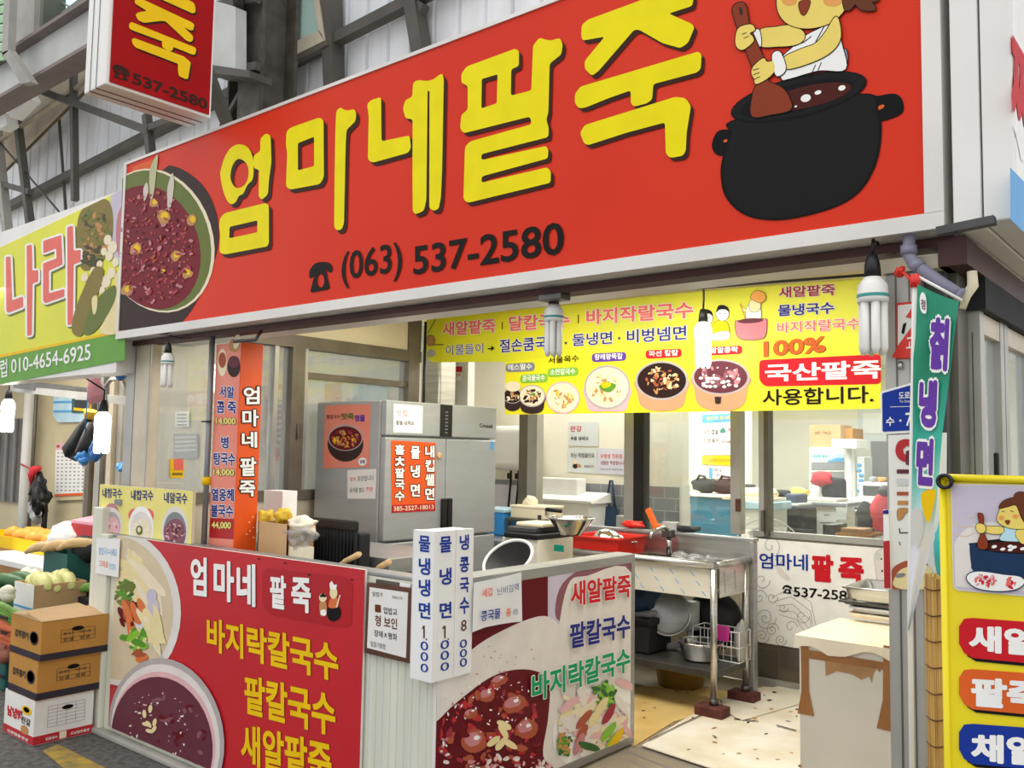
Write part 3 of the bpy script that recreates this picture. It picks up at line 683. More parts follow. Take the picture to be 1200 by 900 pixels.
# ================================================================== GREENGROCER SIGN (left)
S = thing('shop_sign', 'yellow and green fascia sign with salmon lettering and mushrooms', 'sign', (-6.7, 2.43, 1.95))
mb = MB(); mb.box(-9.2, -4.885, 2.445, 2.6, 1.955, 2.995, 'sign_white'); mb.build('sign_box', S)
GS = PY(2.44); gp = [(-60, 320), (146.5, 221), (146, 422), (-60, 464)]
mb = MB(); slab(mb, GS, [(-100, 337), (146.5, 221), (146.2, 388), (-100, 437)], 'banner_lime', .005); slab(mb, GS, [(-100, 439), (146.2, 388), (146, 422), (-100, 470)], 'ink_signgreen', .005); slab(mb, GS, [(-100, 436), (146.2, 386), (146.2, 389), (-100, 440)], 'ink_gold', .005, .001); mb.build('face', S)
mb = MB(); Z2 = lambda x, y: (x/4, 200+y/4)
def z2(L_): return [Z2(*q) for q in L_]
pr(mb, GS, cr(z2([(520,120),(590,80),(590,300),(560,420),(530,380)])), 'ink_lilac', .001, gp); pr(mb, GS, cr(z2([(555,200),(600,150),(600,330),(570,430),(545,330)])), 'ink_soup_pink', .0012, gp)
pr(mb, GS, cr(z2([(375,200),(430,150),(500,135),(530,200),(525,330),(480,430),(400,470),(370,420),(360,300)])), 'ink_mush', .0014, gp)
scat(mb, GS, 112, 278, 17, 34, 90, ['ink_mush', 'ink_mush_dark', 'ink_olive', 'ink_tan'], 2.6, .0016, gp); scat(mb, GS, 108, 300, 13, 14, 30, ['ink_mush_dark'], 2.6, .0030, gp)
for x, y, a in ((508,325,18),(530,360,22),(545,430,16),(515,400,18),(525,480,20),(500,520,22),(470,440,14),(440,470,14),(400,500,16),(480,560,14),(490,380,14)): pr(mb, GS, ellp(*Z2(x, y), a/4, a/3, .2), 'ink_cream', .0042, gp)
pr(mb, GS, cr(z2([(340,750),(360,640),(420,500),(455,450),(490,470),(470,560),(420,680),(385,775)])), 'ink_mush', .0046, gp); pr(mb, GS, cr(z2([(395,760),(430,640),(500,560),(545,540),(545,600),(500,690),(440,760)])), 'ink_olive', .0048, gp)
pr(mb, GS, cr(z2([(540,500),(580,480),(575,740),(470,760),(500,690),(545,600)])), 'ink_noodle', .0046, gp); pr(mb, GS, cr(z2([(435,600),(460,590),(455,660),(440,670)])), 'ink_noodle', .0050, gp)
mb.build('vegetable_picture', S)
mb = MB(); 
NARA = [[(30,405),(52,402),(60,608),(110,590),(112,640),(40,668),(32,655)], [(128,352),(152,347),(155,470),(182,466),(182,520),(155,530),(152,770),(130,775)],
  [(205,330),(290,302),(296,440),(232,470),(232,575),(305,555),(305,590),(215,622),(205,612),(205,435),(268,412),(266,365),(206,388)], [(318,265),(345,258),(348,375),(382,372),(380,428),(348,440),(345,720),(320,725)]]
for p in NARA:
    f_ = rnd(z2(p), 1.5)
    for k in range(10):
        a_ = k*math.pi/5; prh(mb, GS, [(x+1.4+2.3*math.cos(a_), y+1.8+2.3*math.sin(a_)) for x, y in f_], None, 'ink_olive', .0022+k*.00002); prh(mb, GS, [(x+2.3*math.cos(a_), y+2.3*math.sin(a_)) for x, y in f_], None, 'ink_white', .0030+k*.00002)
    prh(mb, GS, f_, None, 'ink_salmon', .0040)
text(mb, GS, '010-4654-6925', (13.7, 437.8), (107, 421.5), (13.7, 421), 'ink_white', .012, off=.003); text(mb, GS, '럽', (1, 443), (9, 441), (1, 422.5), 'ink_white', .012, off=.003)
mb.build('lettering', S)

# ================================================================== HANGING SIGN
S = thing('projecting_sign', 'tall red projecting sign hanging from steel column above fascia', 'sign', (-4.1, 2.15, 3.2))
mb = MB(); mb.rbox(-4.21, -4.005, 1.885, 2.43, 3.2, 4.7, 'sign_white', .006); 
for x in (-4.15, -4.09): mb.box(x, x+.004, 1.882, 1.886, 3.2, 4.7, 'ink_grey'); mb.box(x, x+.004, 1.885, 2.43, 3.197, 3.2, 'ink_brown')
mb.build('sign_box', S)
HS = PX(-3.998); mb = MB(); mb.box(-4.006, -3.998, 1.905, 2.415, 3.215, 4.68, 'hang_red'); mb.build('face', S)
mb = MB(); 
for p in ([(345,0),(385,-10),(430,10),(750,160),(765,175),(755,215),(735,215),(690,190),(755,255),(755,285),(735,298),(705,285),(560,150),(530,148),(410,162),(370,145),(348,105),(370,88),(430,78),(345,25)], [(305,170),(320,155),(770,335),(778,350),(770,385),(750,385),(615,330),(612,355),(590,362),(540,335),(535,300),(540,292),(330,215),(305,200)], [(322,280),(340,268),(690,398),(740,440),(735,470),(720,555),(700,557),(655,535),(648,500),(650,450),(350,335),(330,310)],
          [(420,-120),(460,-130),(760,20),(772,50),(772,90),(750,95),(540,0),(420,-60)], [(350,-60),(345,-300),(420,-300),(760,-150),(760,-100),(430,-230),(420,-200),(770,-60),(765,-15),(420,-150),(420,-20)]):
    g_ = rnd([(100+x/6, y/6) for x, y in p], 2); prh(mb, HS, [(x+1.8, y+2.4) for x, y in g_], None, 'ink_shadow', .0015); prh(mb, HS, g_, None, 'ink_gold', .003)

text(mb, HS, '537-2580', (155, 98), (243, 129), (155, 84.5), 'ink_shadow', .03, off=.002)
T_ = lambda L_: [(x/4, y/4) for x, y in L_]
prh(mb, HS, cr(T_([(528,322),(535,305),(560,305),(595,325),(607,345),(600,360),(585,352),(570,335),(545,327),(540,340)]), 3), None, 'ink_shadow', .002)
prh(mb, HS, rnd(T_([(545,330),(580,345),(603,382),(532,362)]), 1), ellp(567/4, 357/4, 3.2, 2.8, .3, 14), 'ink_shadow', .0021)
mb.build('lettering', S)
for z_ in (3.5, 4.4): mb = MB(); mb.bar((-4.1, 2.44, z_), (-5.1, 3.3, z_), .06, .06, 'truss'); mb.build('bracket', S)

# ================================================================== SIDE SIGN at the right corner
S = thing('shop_sign', 'white box sign with blue and red face turned to the alley at right', 'sign', (-.48, 3.5, 2.13))
mb = MB(); mb.rbox(-.565, -.50, 2.43, 5.5, 2.135, 3.3, 'sign_white', .004); mb.rbox(-.495, -.425, 2.43, 5.5, 2.135, 3.3, 'sign_white', .004); mb.build('sign_box', S)
SS = PX(-.4235); mb = MB(); mb.box(-.426, -.4235, 2.45, 5.48, 2.15, 3.28, 'ink_white'); pr(mb, SS, [(1183, 196), (1183.4, 257), (1260, 330), (1260, 275)], 'ink_skyblue', .001); pr(mb, SS, [(1184, 130), (1197, 180), (1200, 190), (1196, 188)], 'ink_white', .0012); mb.build('face', S)
mb = MB(); text(mb, SS, '찌개', (1184, 150), (1225, 205), (1184, 27), 'ink_red', .06, off=.002); mb.build('lettering', S)
mb = MB(); mb.bar((-.59, 2.38, 2.115), (-.46, 2.38, 2.125), .03, .02, 'grey_dark'); mb.build('bracket', S)

# ================================================================== COUNTER
def pxbox(cx, yb, yt, xl, xr, Y):       # a box standing parallel to the street front, from its nearest edge
    p = PY(Y).p((cx, yb)); t = PY(Y).p((cx, yt)); ym = (yb+yt)/2
    return PY(Y).p((xl, ym)).x, p.x, Y, PX(p.x).p((xr, ym)).y, p.z, t.z
K = thing('serving_counter', 'long corner serving counter with pale green body and steel worktop', 'counter', (-3.6, 2.7, 0))
mb = MB(); mb.box(-4.84, -2.37, 2.452, 2.53, 0.0, 1.045, 'counter_cream'); mb.box(-4.70, -2.46, 2.531, 2.92, .0, .86, 'steel_dark')
for i in range(12): x = -2.85+i*.04; mb.box(x, x+.003, 2.449, 2.452, .02, 1.03, 'grey_paper')
mb.build('front_cabinet', K)
mb = MB(); mb.box(-2.45, -2.37, 2.535, 3.80, .15, 1.045, 'counter_cream'); mb.box(-2.95, -2.452, 2.925, 3.80, .15, .86, 'steel_dark'); mb.build('side_cabinet', K)
mb = MB(); mb.rbox(-4.84, -2.36, 2.45, 2.535, 1.045, 1.062, 'steel_matt', .004); mb.rbox(-2.452, -2.362, 2.536, 3.81, 1.045, 1.062, 'steel_matt', .004); mb.rbox(-4.70, -2.455, 2.532, 2.93, .86, .88, 'steel_matt', .004); mb.rbox(-2.96, -2.455, 2.931, 3.81, .86, .88, 'steel_matt', .004); mb.build('worktop', K)
mb = MB(); mb.rbox(-4.93, -4.845, 2.425, 2.50, 0.003, 1.06, 'counter_cream', .008); mb.rbox(PY(2.43).p((106.5, 650)).x, -4.932, 2.43, 2.52, 0.003, PY(2.43).p((110, 594)).z, 'counter_cream', .006); mb.build('corner_post', K)
mb = MB(); mb.rbox(-4.93, -2.3, 2.40, 2.449, 0.002, .03, 'stone', .008); mb.build('plinth', K)
mb = MB(); mb.box(-2.70, -2.44, 2.446, 2.451, .99, 1.035, 'old_steel'); mb.obox((-2.53, 2.444, 1.015), (.06, .006, .045), 'white_paper', b=.002); mb.build('worn_trim', K)

# red menu panel
RP = PY(2.432); rp = [(137.5, 628.5), (428.5, 667), (420.5, 905), (418, 960), (120, 900), (126, 866)]
S = thing('menu_sign', 'large red menu panel on counter front with two soup bowls', 'sign', (-3.7, 2.44, .1))
mb = MB(); q0, q1 = RP.p((137.5, 628.5)), RP.p((428, 667)); xl, xr, zt = q0.x, q1.x, 1.07
q2 = RP.p((126, 868))
PAN = [(xl, 2.432, .06), (xr, 2.432, .06), (xr, 2.432, 1.068), (xl, 2.432, 1.06)]
f = [V(p) for p in PAN]; mb.face(f, 'panel_red'); mb.face([p + V((0, .012, 0)) for p in f][::-1], 'sign_white')
for i in range(4): mb.face([f[i-1], f[i], f[i]+V((0, .012, 0)), f[i-1]+V((0, .012, 0))], 'sign_white')
mb.build('face', S)
def W2P(p):                              # world -> photograph pixel
    q = V(p)-EYE; return (600+F*q.dot(RT)/q.dot(fwd), 450-F*q.dot(UP)/q.dot(fwd))
rp = [W2P(p) for p in PAN]
mb = MB()
pr(mb, RP, ellp(140, 712, 72, 92, -.12), 'ink_bowl', .0012, rp); pr(mb, RP, ellp(137, 712, 66, 85, -.12), 'ink_broth', .0016, rp)
scat(mb, RP, 165, 690, 20, 40, 40, ['ink_noodle', 'ink_cream', 'ink_broth', 'ink_bowl'], 7, .0020, rp, 4, 1.2); scat(mb, RP, 160, 675, 18, 25, 24, ['ink_noodle', 'ink_cream'], 6, .003, rp, 4, 1.0)
scat(mb, RP, 148, 695, 12, 14, 40, ['ink_darkgreen', 'ink_leafgreen', 'ink_olive'], 3, .004, rp); scat(mb, RP, 152, 722, 14, 12, 14, ['ink_meat', 'ink_carrot', 'ink_soup'], 5, .0055, rp, 2.4, 1.2)
for x, y in ((168, 714), (160, 718), (150, 716)): pr(mb, RP, ellp(x, y, 4, 14, -.35), 'ink_carrot', .0066, rp)
pr(mb, RP, ellp(181, 713, 7, 14, -.1), 'ink_lilac', .0066, rp); pr(mb, RP, ellp(179, 698, 6, 8), 'ink_lilac', .0068, rp)
scat(mb, RP, 158, 750, 14, 12, 26, ['ink_limegreen', 'ink_leafgreen', 'ink_noodle'], 4.5, .007, rp); scat(mb, RP, 178, 740, 12, 18, 24, ['ink_noodle', 'ink_cream'], 5, .0066, rp, 4, 1.2); scat(mb, RP, 165, 767, 8, 6, 14, ['ink_carrot', 'ink_meat'], 3.2, .0085, rp)
mb.build('noodle_bowl_picture', S)
mb = MB()
pr(mb, RP, ellp(197, 862, 67, 92, -.18), 'ink_bowl_grey', .009, rp); pr(mb, RP, ellp(196, 864, 63, 87, -.18), 'ink_bowl', .0093, rp); pr(mb, RP, ellp(194, 866, 60, 80, -.18), 'ink_pinkish', .0096, rp)
pr(mb, RP, ellp(192, 870, 59, 78, -.18), 'ink_plum', .0099, rp)
scat(mb, RP, 195, 872, 48, 58, 80, ['ink_plum_light', 'ink_plum', 'ink_soup'], 2.6, .0102, rp); scat(mb, RP, 190, 850, 36, 46, 46, ['ink_bowl', 'ink_pinkish'], 1.1, .0120, rp)
for x, y, a in ((177, 848, .9), (184, 846, 1.8), (178, 856, .3), (183, 854, -1), (172, 836, 1.5), (179, 830, 1.7), (174, 848, .2)): pr(mb, RP, ellp(x, y, 5, 2.4, a, 10), 'ink_noodle', .0130, rp)
mb.build('red_bean_bowl_picture', S)
mb = MB()
for s_, a, b, c in (('엄', (224, 697), (243, 699.5), (224, 652)), ('마', (251, 703), (275, 706.5), (251, 656)), ('네', (278, 709), (300, 711.5), (278, 660))): text(mb, RP, s_, a, b, c, 'ink_white', .035, None, .003, .02, 'ink_soup', (.02, -.02))
pr(mb, RP, rnd([(308, 665), (405, 676), (414, 684), (412, 734), (400, 736), (318, 721), (308, 711)], 9), 'deep_red', .0012)
for s_, a, b, c in (('팥', (317, 712), (336, 715), (317, 673)), ('죽', (342, 716.5), (365, 719), (342, 676))): text(mb, RP, s_, a, b, c, 'ink_white', .035, None, .003, .02, 'ink_soup', (.02, -.02))
text(mb, RP, '바지락칼국수', (243, 762), (397.5, 800), (243, 723), 'ink_gold', .03, 'ink_soup', .003, .006); text(mb, RP, '팥칼국수', (287, 836), (394, 864), (287, 790), 'ink_gold', .03, 'ink_soup', .003, .006); text(mb, RP, '새알팥죽', (283, 894), (389.5, 923), (283, 847), 'ink_gold', .03, 'ink_soup', .003, .006)
mb.build('lettering', S)
mb = MB(); E_ = lambda x, y: (240+x/3.214, 620+y/3.214)
pr(mb, RP, cr([E_(*q) for q in ((462,300),(485,290),(510,296),(512,330),(490,347),(468,338))]), 'ink_pot', .003); pr(mb, RP, ellp(*E_(487, 240), 4.5, 7), 'ink_skin_pale', .0032); pr(mb, RP, [E_(*q) for q in ((472,205),(480,195),(490,210),(500,208),(497,228),(474,226))], 'ink_white', .0034); pr(mb, RP, cr([E_(*q) for q in ((475,262),(500,258),(505,292),(470,295))]), 'ink_carrot', .0030); line(mb, RP, [E_(512, 248), E_(498, 295)], 1.5, 'ink_cream', .0036)
pr(mb, RP, ellp(*E_(447, 258), 4.5, 5), 'ink_skin_pale', .0032); pr(mb, RP, [E_(*q) for q in ((436,250),(447,240),(460,250),(460,256),(436,256))], 'ink_pot', .0034); pr(mb, RP, cr([E_(*q) for q in ((435,275),(458,275),(460,320),(438,325))]), 'ink_tan', .0030); pr(mb, RP, cr([E_(*q) for q in ((440,305),(458,305),(458,325),(440,322))]), 'ink_white', .0033)
mb.build('emblem', S)
mb = MB()
for p in ((205, 112), (303, 128), (395, 172), (555, 190)): q = E_(*p); pr(mb, RP, ellp(q[0], q[1], 2, 1, .2, 8, .4), 'ink_dark', .002)
mb.build('tear', S)

# white notice at the left post
NP = PY(2.418); S = thing('paper_notice', 'small white handwritten notice taped beside the red menu panel', 'notice', (-4.9, 2.42, .9))
mb = MB(); slab(mb, NP, [(113, 630.7), (140.5, 631.7), (138.5, 676.7), (111.7, 671.7)], 'white_paper', .002); mb.build('sheet', S)
mb = MB(); text(mb, NP, '팥칼국수사세요', (116, 650), (137, 652.5), (116, 641), 'ink_skyblue', .0, off=.001); text(mb, NP, '그리로', (116, 664), (127, 666), (116, 656), 'ink_orange', .01, off=.001); text(mb, NP, '맛있다', (128, 667), (136, 668.5), (128, 660), 'ink_skyblue', .0, off=.001); mb.build('lettering', S)

# certificate in a frame
CP = PY(2.425); S = thing('framed_certificate', 'brown framed certificate hanging on pale counter front right of red panel', 'frame', (-2.55, 2.44, .7))
mb = MB(); o_ = [(430, 683), (484.5, 690), (482, 778), (427, 765)]; slab(mb, CP, o_, 'frame_brown', .02); mb.build('frame', S)
mb = MB(); slab(mb, CP, [(433.5, 688), (478.5, 694.5), (476, 771), (430.5, 759)], 'sign_white', .003, .002); mb.build('sheet', S)
mb = MB()
text(mb, CP, '일찹가', (437, 698.5), (449, 700), (437, 693), 'ink_dark', 0, off=.003); text(mb, CP, '2022.10', (460, 701), (472, 702.5), (460, 698), 'ink_dark', 0, off=.003)
text(mb, CP, '형 보인', (440, 733), (466, 738), (440, 720), 'ink_brown', .02, off=.003); text(mb, CP, '업밥교', (450, 719), (466, 721.5), (450, 711), 'ink_dark', .01, off=.003)
pr(mb, CP, rnd([(440, 708), (447, 709), (447, 718), (440, 717)], 1), 'ink_brown', .003)
text(mb, CP, '장애ㅊ평화', (439, 745.5), (466, 751), (439, 737.5), 'ink_dark', .01, off=.003); text(mb, CP, '일질기왕점', (435, 757), (452, 761), (435, 751), 'ink_dark', 0, off=.003)
mb.build('lettering', S)

# angled price box on the corner
S = thing('price_box', 'white angular price box with blue lettering wrapped round counter corner', 'sign', (-2.4, 2.4, .71))
x0, x1, y0, y1, z0, z1 = -2.445, -2.333, 2.395, PX(-2.333).p((554, 690)).y, .705, 1.25
mb = MB(); mb.box(x0, x1, y0, 2.422, z0, z1, 'white_paper'); mb.box(-2.352, x1, 2.4225, y1, z0, z1, 'white_paper'); mb.box(x0, -2.3525, 2.4225, y1, 1.065, z1-.002, 'white_paper'); ym = PX(x1).p((533, 700)).y; mb.box(x1-.001, x1+.0006, ym-.0015, ym+.0015, z0, z1, 'ink_lightgrey'); mb.box(x0, x0+.003, y0-.0005, y0, z0, z1, 'ink_lightgrey'); mb.build('folded_board', S)
A, B = PY(y0), PX(x1); mb = MB()
def vcol(pl, rows, xa, xb, slope, m):
    for ch, ya, yb, mm in rows:
        if ch == '1': pr(mb, pl, [(xa+1.8, ya), (xb-1, ya), (xb-1, yb), (xb-2.7, yb), (xb-2.7, ya+3), (xa+.2, ya+4.6), (xa+.2, ya+3)], mm, .0015); continue
        text(mb, pl, ch, (xa, yb), (xb, yb+slope*(xb-xa)), (xa, ya), mm or m, .025 if mm is None else .004, off=.0015)
Z = [('0', 751, 761.5, 'ink_darkblue'), ('0', 763.5, 774, 'ink_darkblue'), ('0', 777, 787, 'ink_darkblue')]
vcol(A, [('물', 627, 646, None), ('냉', 653, 673, None), ('냉', 678, 698, None), ('면', 705, 724, None)], 491, 504.5, .12, 'ink_blue')
vcol(A, [('1', 733, 748, 'ink_brown')], 494.5, 499, .12, 'x'); vcol(A, [('.', 748, 750, 'ink_brown')], 499, 501, .12, 'x'); vcol(A, Z, 493, 502, .15, 'x')
vcol(B, [('물', 629, 648, None), ('냉', 666, 686, None), ('면', 706, 725, None)], 515, 529, -.1, 'ink_darkblue')
vcol(B, [('1', 733, 748, 'ink_brown')], 518, 523, -.2, 'x'); vcol(B, [('.', 748, 750, 'ink_brown')], 524, 526, -.1, 'x'); vcol(B, Z, 516, 526, -.2, 'x')
vcol(B, [('냉', 627, 645, None), ('콩', 653, 671, None), ('국', 677, 695, None), ('수', 700, 720, None)], 538.5, 549.5, -.1, 'ink_darkblue')
vcol(B, [('8', 727, 740, 'ink_brown')], 540, 546.5, -.2, 'x'); vcol(B, [('0', 750, 760, 'ink_darkblue'), ('0', 761.5, 771, 'ink_darkblue'), ('0', 772, 782, 'ink_darkblue')], 538.5, 547, -.2, 'x')
mb.build('lettering', S)

# soup panel on the counter's right side
SP = PX(-2.345); S = thing('menu_sign', 'soup photo panel in metal frame on right side of counter', 'sign', (-2.35, 3.1, .15))
ye = PX(-2.345).p((743, 760)).y
mb = MB()
for a in ((2.435, ye, 1.02, 1.06), (2.435, ye, .165, .20), (ye-.03, ye, .2, 1.02)): mb.box(-2.362, -2.342, a[0], a[1], a[2], a[3], 'steel_matt')
mb.build('frame', S)
mb = MB(); mb.box(-2.36, -2.345, 2.436, ye-.03, .2, 1.02, 'ink_bowl'); mb.build('face', S)
sp = [W2P((-2.345, a, b)) for a, b in ((2.437, 1.019), (ye-.031, 1.019), (ye-.031, .201), (2.437, .201))]
G_ = lambda x, y: (480+x*.289, 640+y*.289)
def gg(L_): return [G_(*q) for q in L_]
mb = MB()
pr(mb, SP, gg([(250,100),(640,60),(640,120),(560,290),(480,300),(250,430)]), 'ink_soup', .0008, sp); pr(mb, SP, gg([(560,100),(920,20),(920,560),(560,560)]), 'ink_lilac', .0009, sp); pr(mb, SP, cr(gg([(620,150),(760,60),(900,50),(900,140),(700,190),(640,300),(590,280)])), 'ink_plum_light', .0010, sp)
pr(mb, SP, cr(gg([(640,160),(720,120),(900,110),(905,560),(640,560),(600,400)])), 'ink_bowl', .0012, sp)
pr(mb, SP, cr(gg([(60,960),(70,600),(250,420),(400,330),(520,285),(580,295),(615,340),(618,420),(590,600),(560,800),(640,930),(300,1100)])), 'ink_bowl', .0016, sp)
scat(mb, SP, *G_(330, 430), 60, 20, 26, ['ink_bowl_grey', 'ink_tan'], .8, .0018, sp)
SB = cr(gg([(95,760),(130,690),(230,600),(330,530),(430,500),(520,510),(565,560),(560,700),(540,850),(600,930),(560,1080),(90,1080)]))
pr(mb, SP, SB, 'ink_soup', .0020, sp)
scat(mb, SP, *G_(330, 760), 62, 62, 150, ['deep_red', 'ink_soup', 'ink_soup_light', 'ink_meat', 'ink_soup'], 4.2, .0023, [q for q in gg([(130,700),(320,540),(430,505),(530,520),(560,600),(545,850),(560,930),(100,930)])])
for x, y, a, b in ((260,790,60,55),(420,640,58,42),(470,740,52,48),(310,605,40,30),(245,680,36,22),(360,545,40,24)): pr(mb, SP, ellp(*G_(x, y), a*.25, b*.25, -.3, 14, .2), 'ink_meat', .0050, sp); pr(mb, SP, ellp(*G_(x-6, y-8), a*.17, b*.15, -.3, 12, .3), 'ink_soup_pink', .0052, sp); pr(mb, SP, ellp(*G_(x+8, y-14), a*.06, b*.05, -.3, 8, .3), 'ink_white', .0054, sp)
scat(mb, SP, *G_(330, 640), 60, 40, 60, ['ink_white', 'ink_soup_pink'], 1.1, .0054, sp); scat(mb, SP, *G_(400, 900), 52, 16, 70, ['ink_soup_pink', 'ink_bowl', 'ink_pinkish'], 2.6, .0057, sp); scat(mb, SP, *G_(140, 830), 5, 20, 10, ['ink_soup_pink', 'ink_bowl'], 2.2, .0057, sp)
for x, y, a in ((380,725,.5),(335,790,-.6),(365,800,-.9),(375,750,1.1),(400,800,.6)): pr(mb, SP, ellp(*G_(x, y), 10, 4, a, 12, .2), 'ink_noodle', .0072, sp)
mb.build('red_bean_soup_picture', S)
mb = MB()
pr(mb, SP, ellp(*G_(790, 760), 62, 56, -.4), 'ink_white', .0014, sp); scat(mb, SP, *G_(750, 720), 42, 40, 120, ['ink_bowl', 'ink_cream', 'ink_noodle', 'ink_pinkish', 'ink_bowl'], 5, .0060, sp, 3)
scat(mb, SP, *G_(785, 600), 14, 13, 50, ['ink_leafgreen', 'ink_darkgreen', 'ink_limegreen'], 3, .0090, sp); scat(mb, SP, *G_(620, 805), 9, 14, 30, ['ink_leafgreen', 'ink_darkgreen', 'ink_tan'], 3, .0090, sp)
for x, y, a, m_ in ((700,700,-.9,'ink_meat'),(690,760,-1.1,'ink_meat'),(800,680,-1,'ink_soup_light'),(680,800,-1.2,'ink_soup_pink'),(770,650,-1,'ink_noodle'),(640,640,-.7,'ink_pinkish'),(720,810,.3,'ink_darkgreen'),(800,750,-.9,'ink_limegreen'),(815,790,-1,'ink_limegreen'),(830,780,-1,'ink_gold'),(745,690,-1,'ink_noodle'),(850,640,1,'ink_bowl'),(870,560,.4,'ink_pinkish')): pr(mb, SP, ellp(*G_(x, y), 14, 4.5, a, 14, .2), m_, .0105, sp)
mb.build('noodle_picture', S)
mb = MB()
text(mb, SP, '새알팥죽', (666, 711), (736.5, 699), (666, 681.5), 'ink_red', .03, 'ink_white', .0125, .03); text(mb, SP, '팥칼국수', (665, 760.5), (736, 746), (665, 730), 'ink_navy', .03, 'ink_white', .0125, .02); text(mb, SP, '바지락칼국수', (620.5, 823), (736, 786), (620.5, 789.5), 'ink_green', .03, 'ink_white', .0125, .03)
mb.build('lettering', S)
NP = PX(-2.325); S = thing('paper_notice', 'white curling paper notice on soup panel beside the price box', 'notice', (-2.33, 2.8, .85))
mb = MB()
cols = [((555, 683), (553.5, 741)), ((570, 680), (568, 735)), ((585, 676.5), (584, 731.5)), ((596, 673.5), (597, 729)), ((606, 670), (607, 727.5))]
for i, (a, b) in enumerate(zip(cols, cols[1:])):
    o1, o2 = (0, .002, .006, .012, .022)[i], (0, .002, .006, .012, .022)[i+1]
    mb.face([NP.p(a[0], o1), NP.p(b[0], o2), NP.p(b[1], o2), NP.p(a[1], o1)], 'white_paper'); mb.face([NP.p(a[0], o1-.001), NP.p(a[1], o1-.001), NP.p(b[1], o2-.001), NP.p(b[0], o2-.001)], 'white_paper')
mb.build('sheet', S)
mb = MB(); text(mb, NP, '세갑', (562.5, 700), (575, 697.5), (562.5, 690), 'ink_salmon', .015, off=.012); text(mb, NP, '닌비김역', (577, 697), (602, 691), (577, 688), 'ink_blue', 0, off=.026); text(mb, NP, '콩국물', (561, 728), (584, 724), (561, 716), 'ink_blue', .015, off=.012); text(mb, NP, '총', (587, 722), (593, 721), (587, 712), 'ink_orange', .02, off=.026); text(mb, NP, '세팅', (595, 720), (601, 719), (595, 713), 'ink_blue', 0, off=.026); mb.build('lettering', S)

# yellow bowl menu board
BP = PY(2.475); S = thing('menu_board', 'pale yellow board with three bowls standing behind counter left end', 'sign', (-4.6, 2.475, 1.06))
bp = [(118, 567.5), (227, 577), (224.5, 641), (117, 631)]
mb = MB(); q = BP.p((117.5, 567.5)); q2 = BP.p((226.5, 577)); mb.box(q.x, q2.x, 2.475, 2.49, 1.064, q.z, 'paper_cream'); mb.build('board', S)
bp = [W2P((a, 2.475, b)) for a, b in ((q.x, q.z), (q2.x, q.z), (q2.x, 1.063), (q.x, 1.063))]
mb = MB(); P('ink_paleyellow', '#F3E88A'); pr(mb, BP, bp, 'ink_paleyellow', .0006)
J = lambda x, y: (100+x/7.5, 540+y/7.5)
for i, (x, y, rx, ry) in enumerate(((230, 560, 96, 150), (492, 590, 110, 190), (790, 610, 118, 210))):
    c_ = J(x, y)
    if i == 1:
        for sx_ in (-1, 1): pr(mb, BP, ellp(*J(x+sx_*60, y-110), 7, 8), 'ink_salmon', .0010, bp)
    else: pr(mb, BP, ellp(*J(x, y-90), rx/7.5*.7, 13), 'ink_soup_pink', .0010, bp)
    pr(mb, BP, ellp(*c_, rx/7.5, ry/7.5), ('ink_bowl', 'ink_white', 'ink_bowl')[i], .0014, bp); pr(mb, BP, ellp(c_[0], c_[1]+1.5, rx/7.5*.85, ry/7.5*.82), ('ink_bowl_grey', 'ink_bowl', 'ink_grey')[i], .0018, bp)
    pr(mb, BP, ellp(c_[0], c_[1]+4, rx/7.5*.8, ry/7.5*.62, 0, 24, .1), ('ink_pinkish', 'ink_cream', 'ink_plum_light')[i], .0021, bp)
    scat(mb, BP, c_[0], c_[1]+5, rx/7.5*.65, ry/7.5*.5, 46, (['ink_soup_pink', 'ink_plum_light', 'ink_pinkish', 'ink_bowl'], ['ink_noodle', 'ink_cream', 'ink_white'], ['ink_soup_pink', 'ink_plum', 'ink_pinkish'])[i], 1.2, .0024, bp)
pr(mb, BP, ellp(*J(480, 610), 4, 5.5), 'ink_olive', .0036, bp); pr(mb, BP, ellp(*J(478, 605), 2, 3), 'ink_cream', .0038, bp); line(mb, BP, [J(800, 590), J(805, 640)], 1, 'ink_dark', .0038)
mb.build('bowl_pictures', S)
mb = MB(); text(mb, BP, '내칭국수', J(155, 325), J(325, 330), J(155, 240), 'ink_navy', .02, off=.003); text(mb, BP, '내찹국수', J(405, 345), J(600, 350), J(405, 255), 'ink_navy', .02, off=.003); text(mb, BP, '내알국수', J(695, 370), J(900, 380), J(695, 275), 'ink_navy', .02, off=.003); mb.build('lettering', S)

# tall orange price column
S = thing('price_column', 'tall orange two sided price column standing on counter under fascia', 'sign', (-3.85, 2.6, .88))
T1 = .882; Yo = 2.56; xc = PY(Yo).p((279, 510)).x; xl = PY(Yo).p((250, 510)).x; yr = PX(xc).p((304.5, 510)).y
mb = MB(); mb.box(xl, xc, Yo, yr, T1, 2.068, 'orange_sign'); mb.box(xl, xc-.003, Yo-.002, Yo, T1+.001, 2.066, 'salmon_sign'); mb.build('box', S)
A, B = PY(Yo-.002), PX(xc)
pl_, prr = W2P((xl, Yo, 2.0)), W2P((xc, Yo, 2.0)); pl2, pr2 = W2P((xl, Yo, 1.1)), W2P((xc, Yo, 1.1))
def ax(u, y):          # u in 0..1 across the left face at photo height y
    t = (y-pl_[1])/(pl2[1]-pl_[1]); a = pl_[0]+(pl2[0]-pl_[0])*t; b = prr[0]+(pr2[0]-prr[0])*t; return a+(b-a)*u
mb = MB()
def rowt(s_, ya, yb, u0, u1, m_, out=None, bold=.03): text(mb, A, s_, (ax(u0, yb), yb), (ax(u1, yb), yb+1.0), (ax(u0, yb), ya), m_, bold, out, .0022, .05)
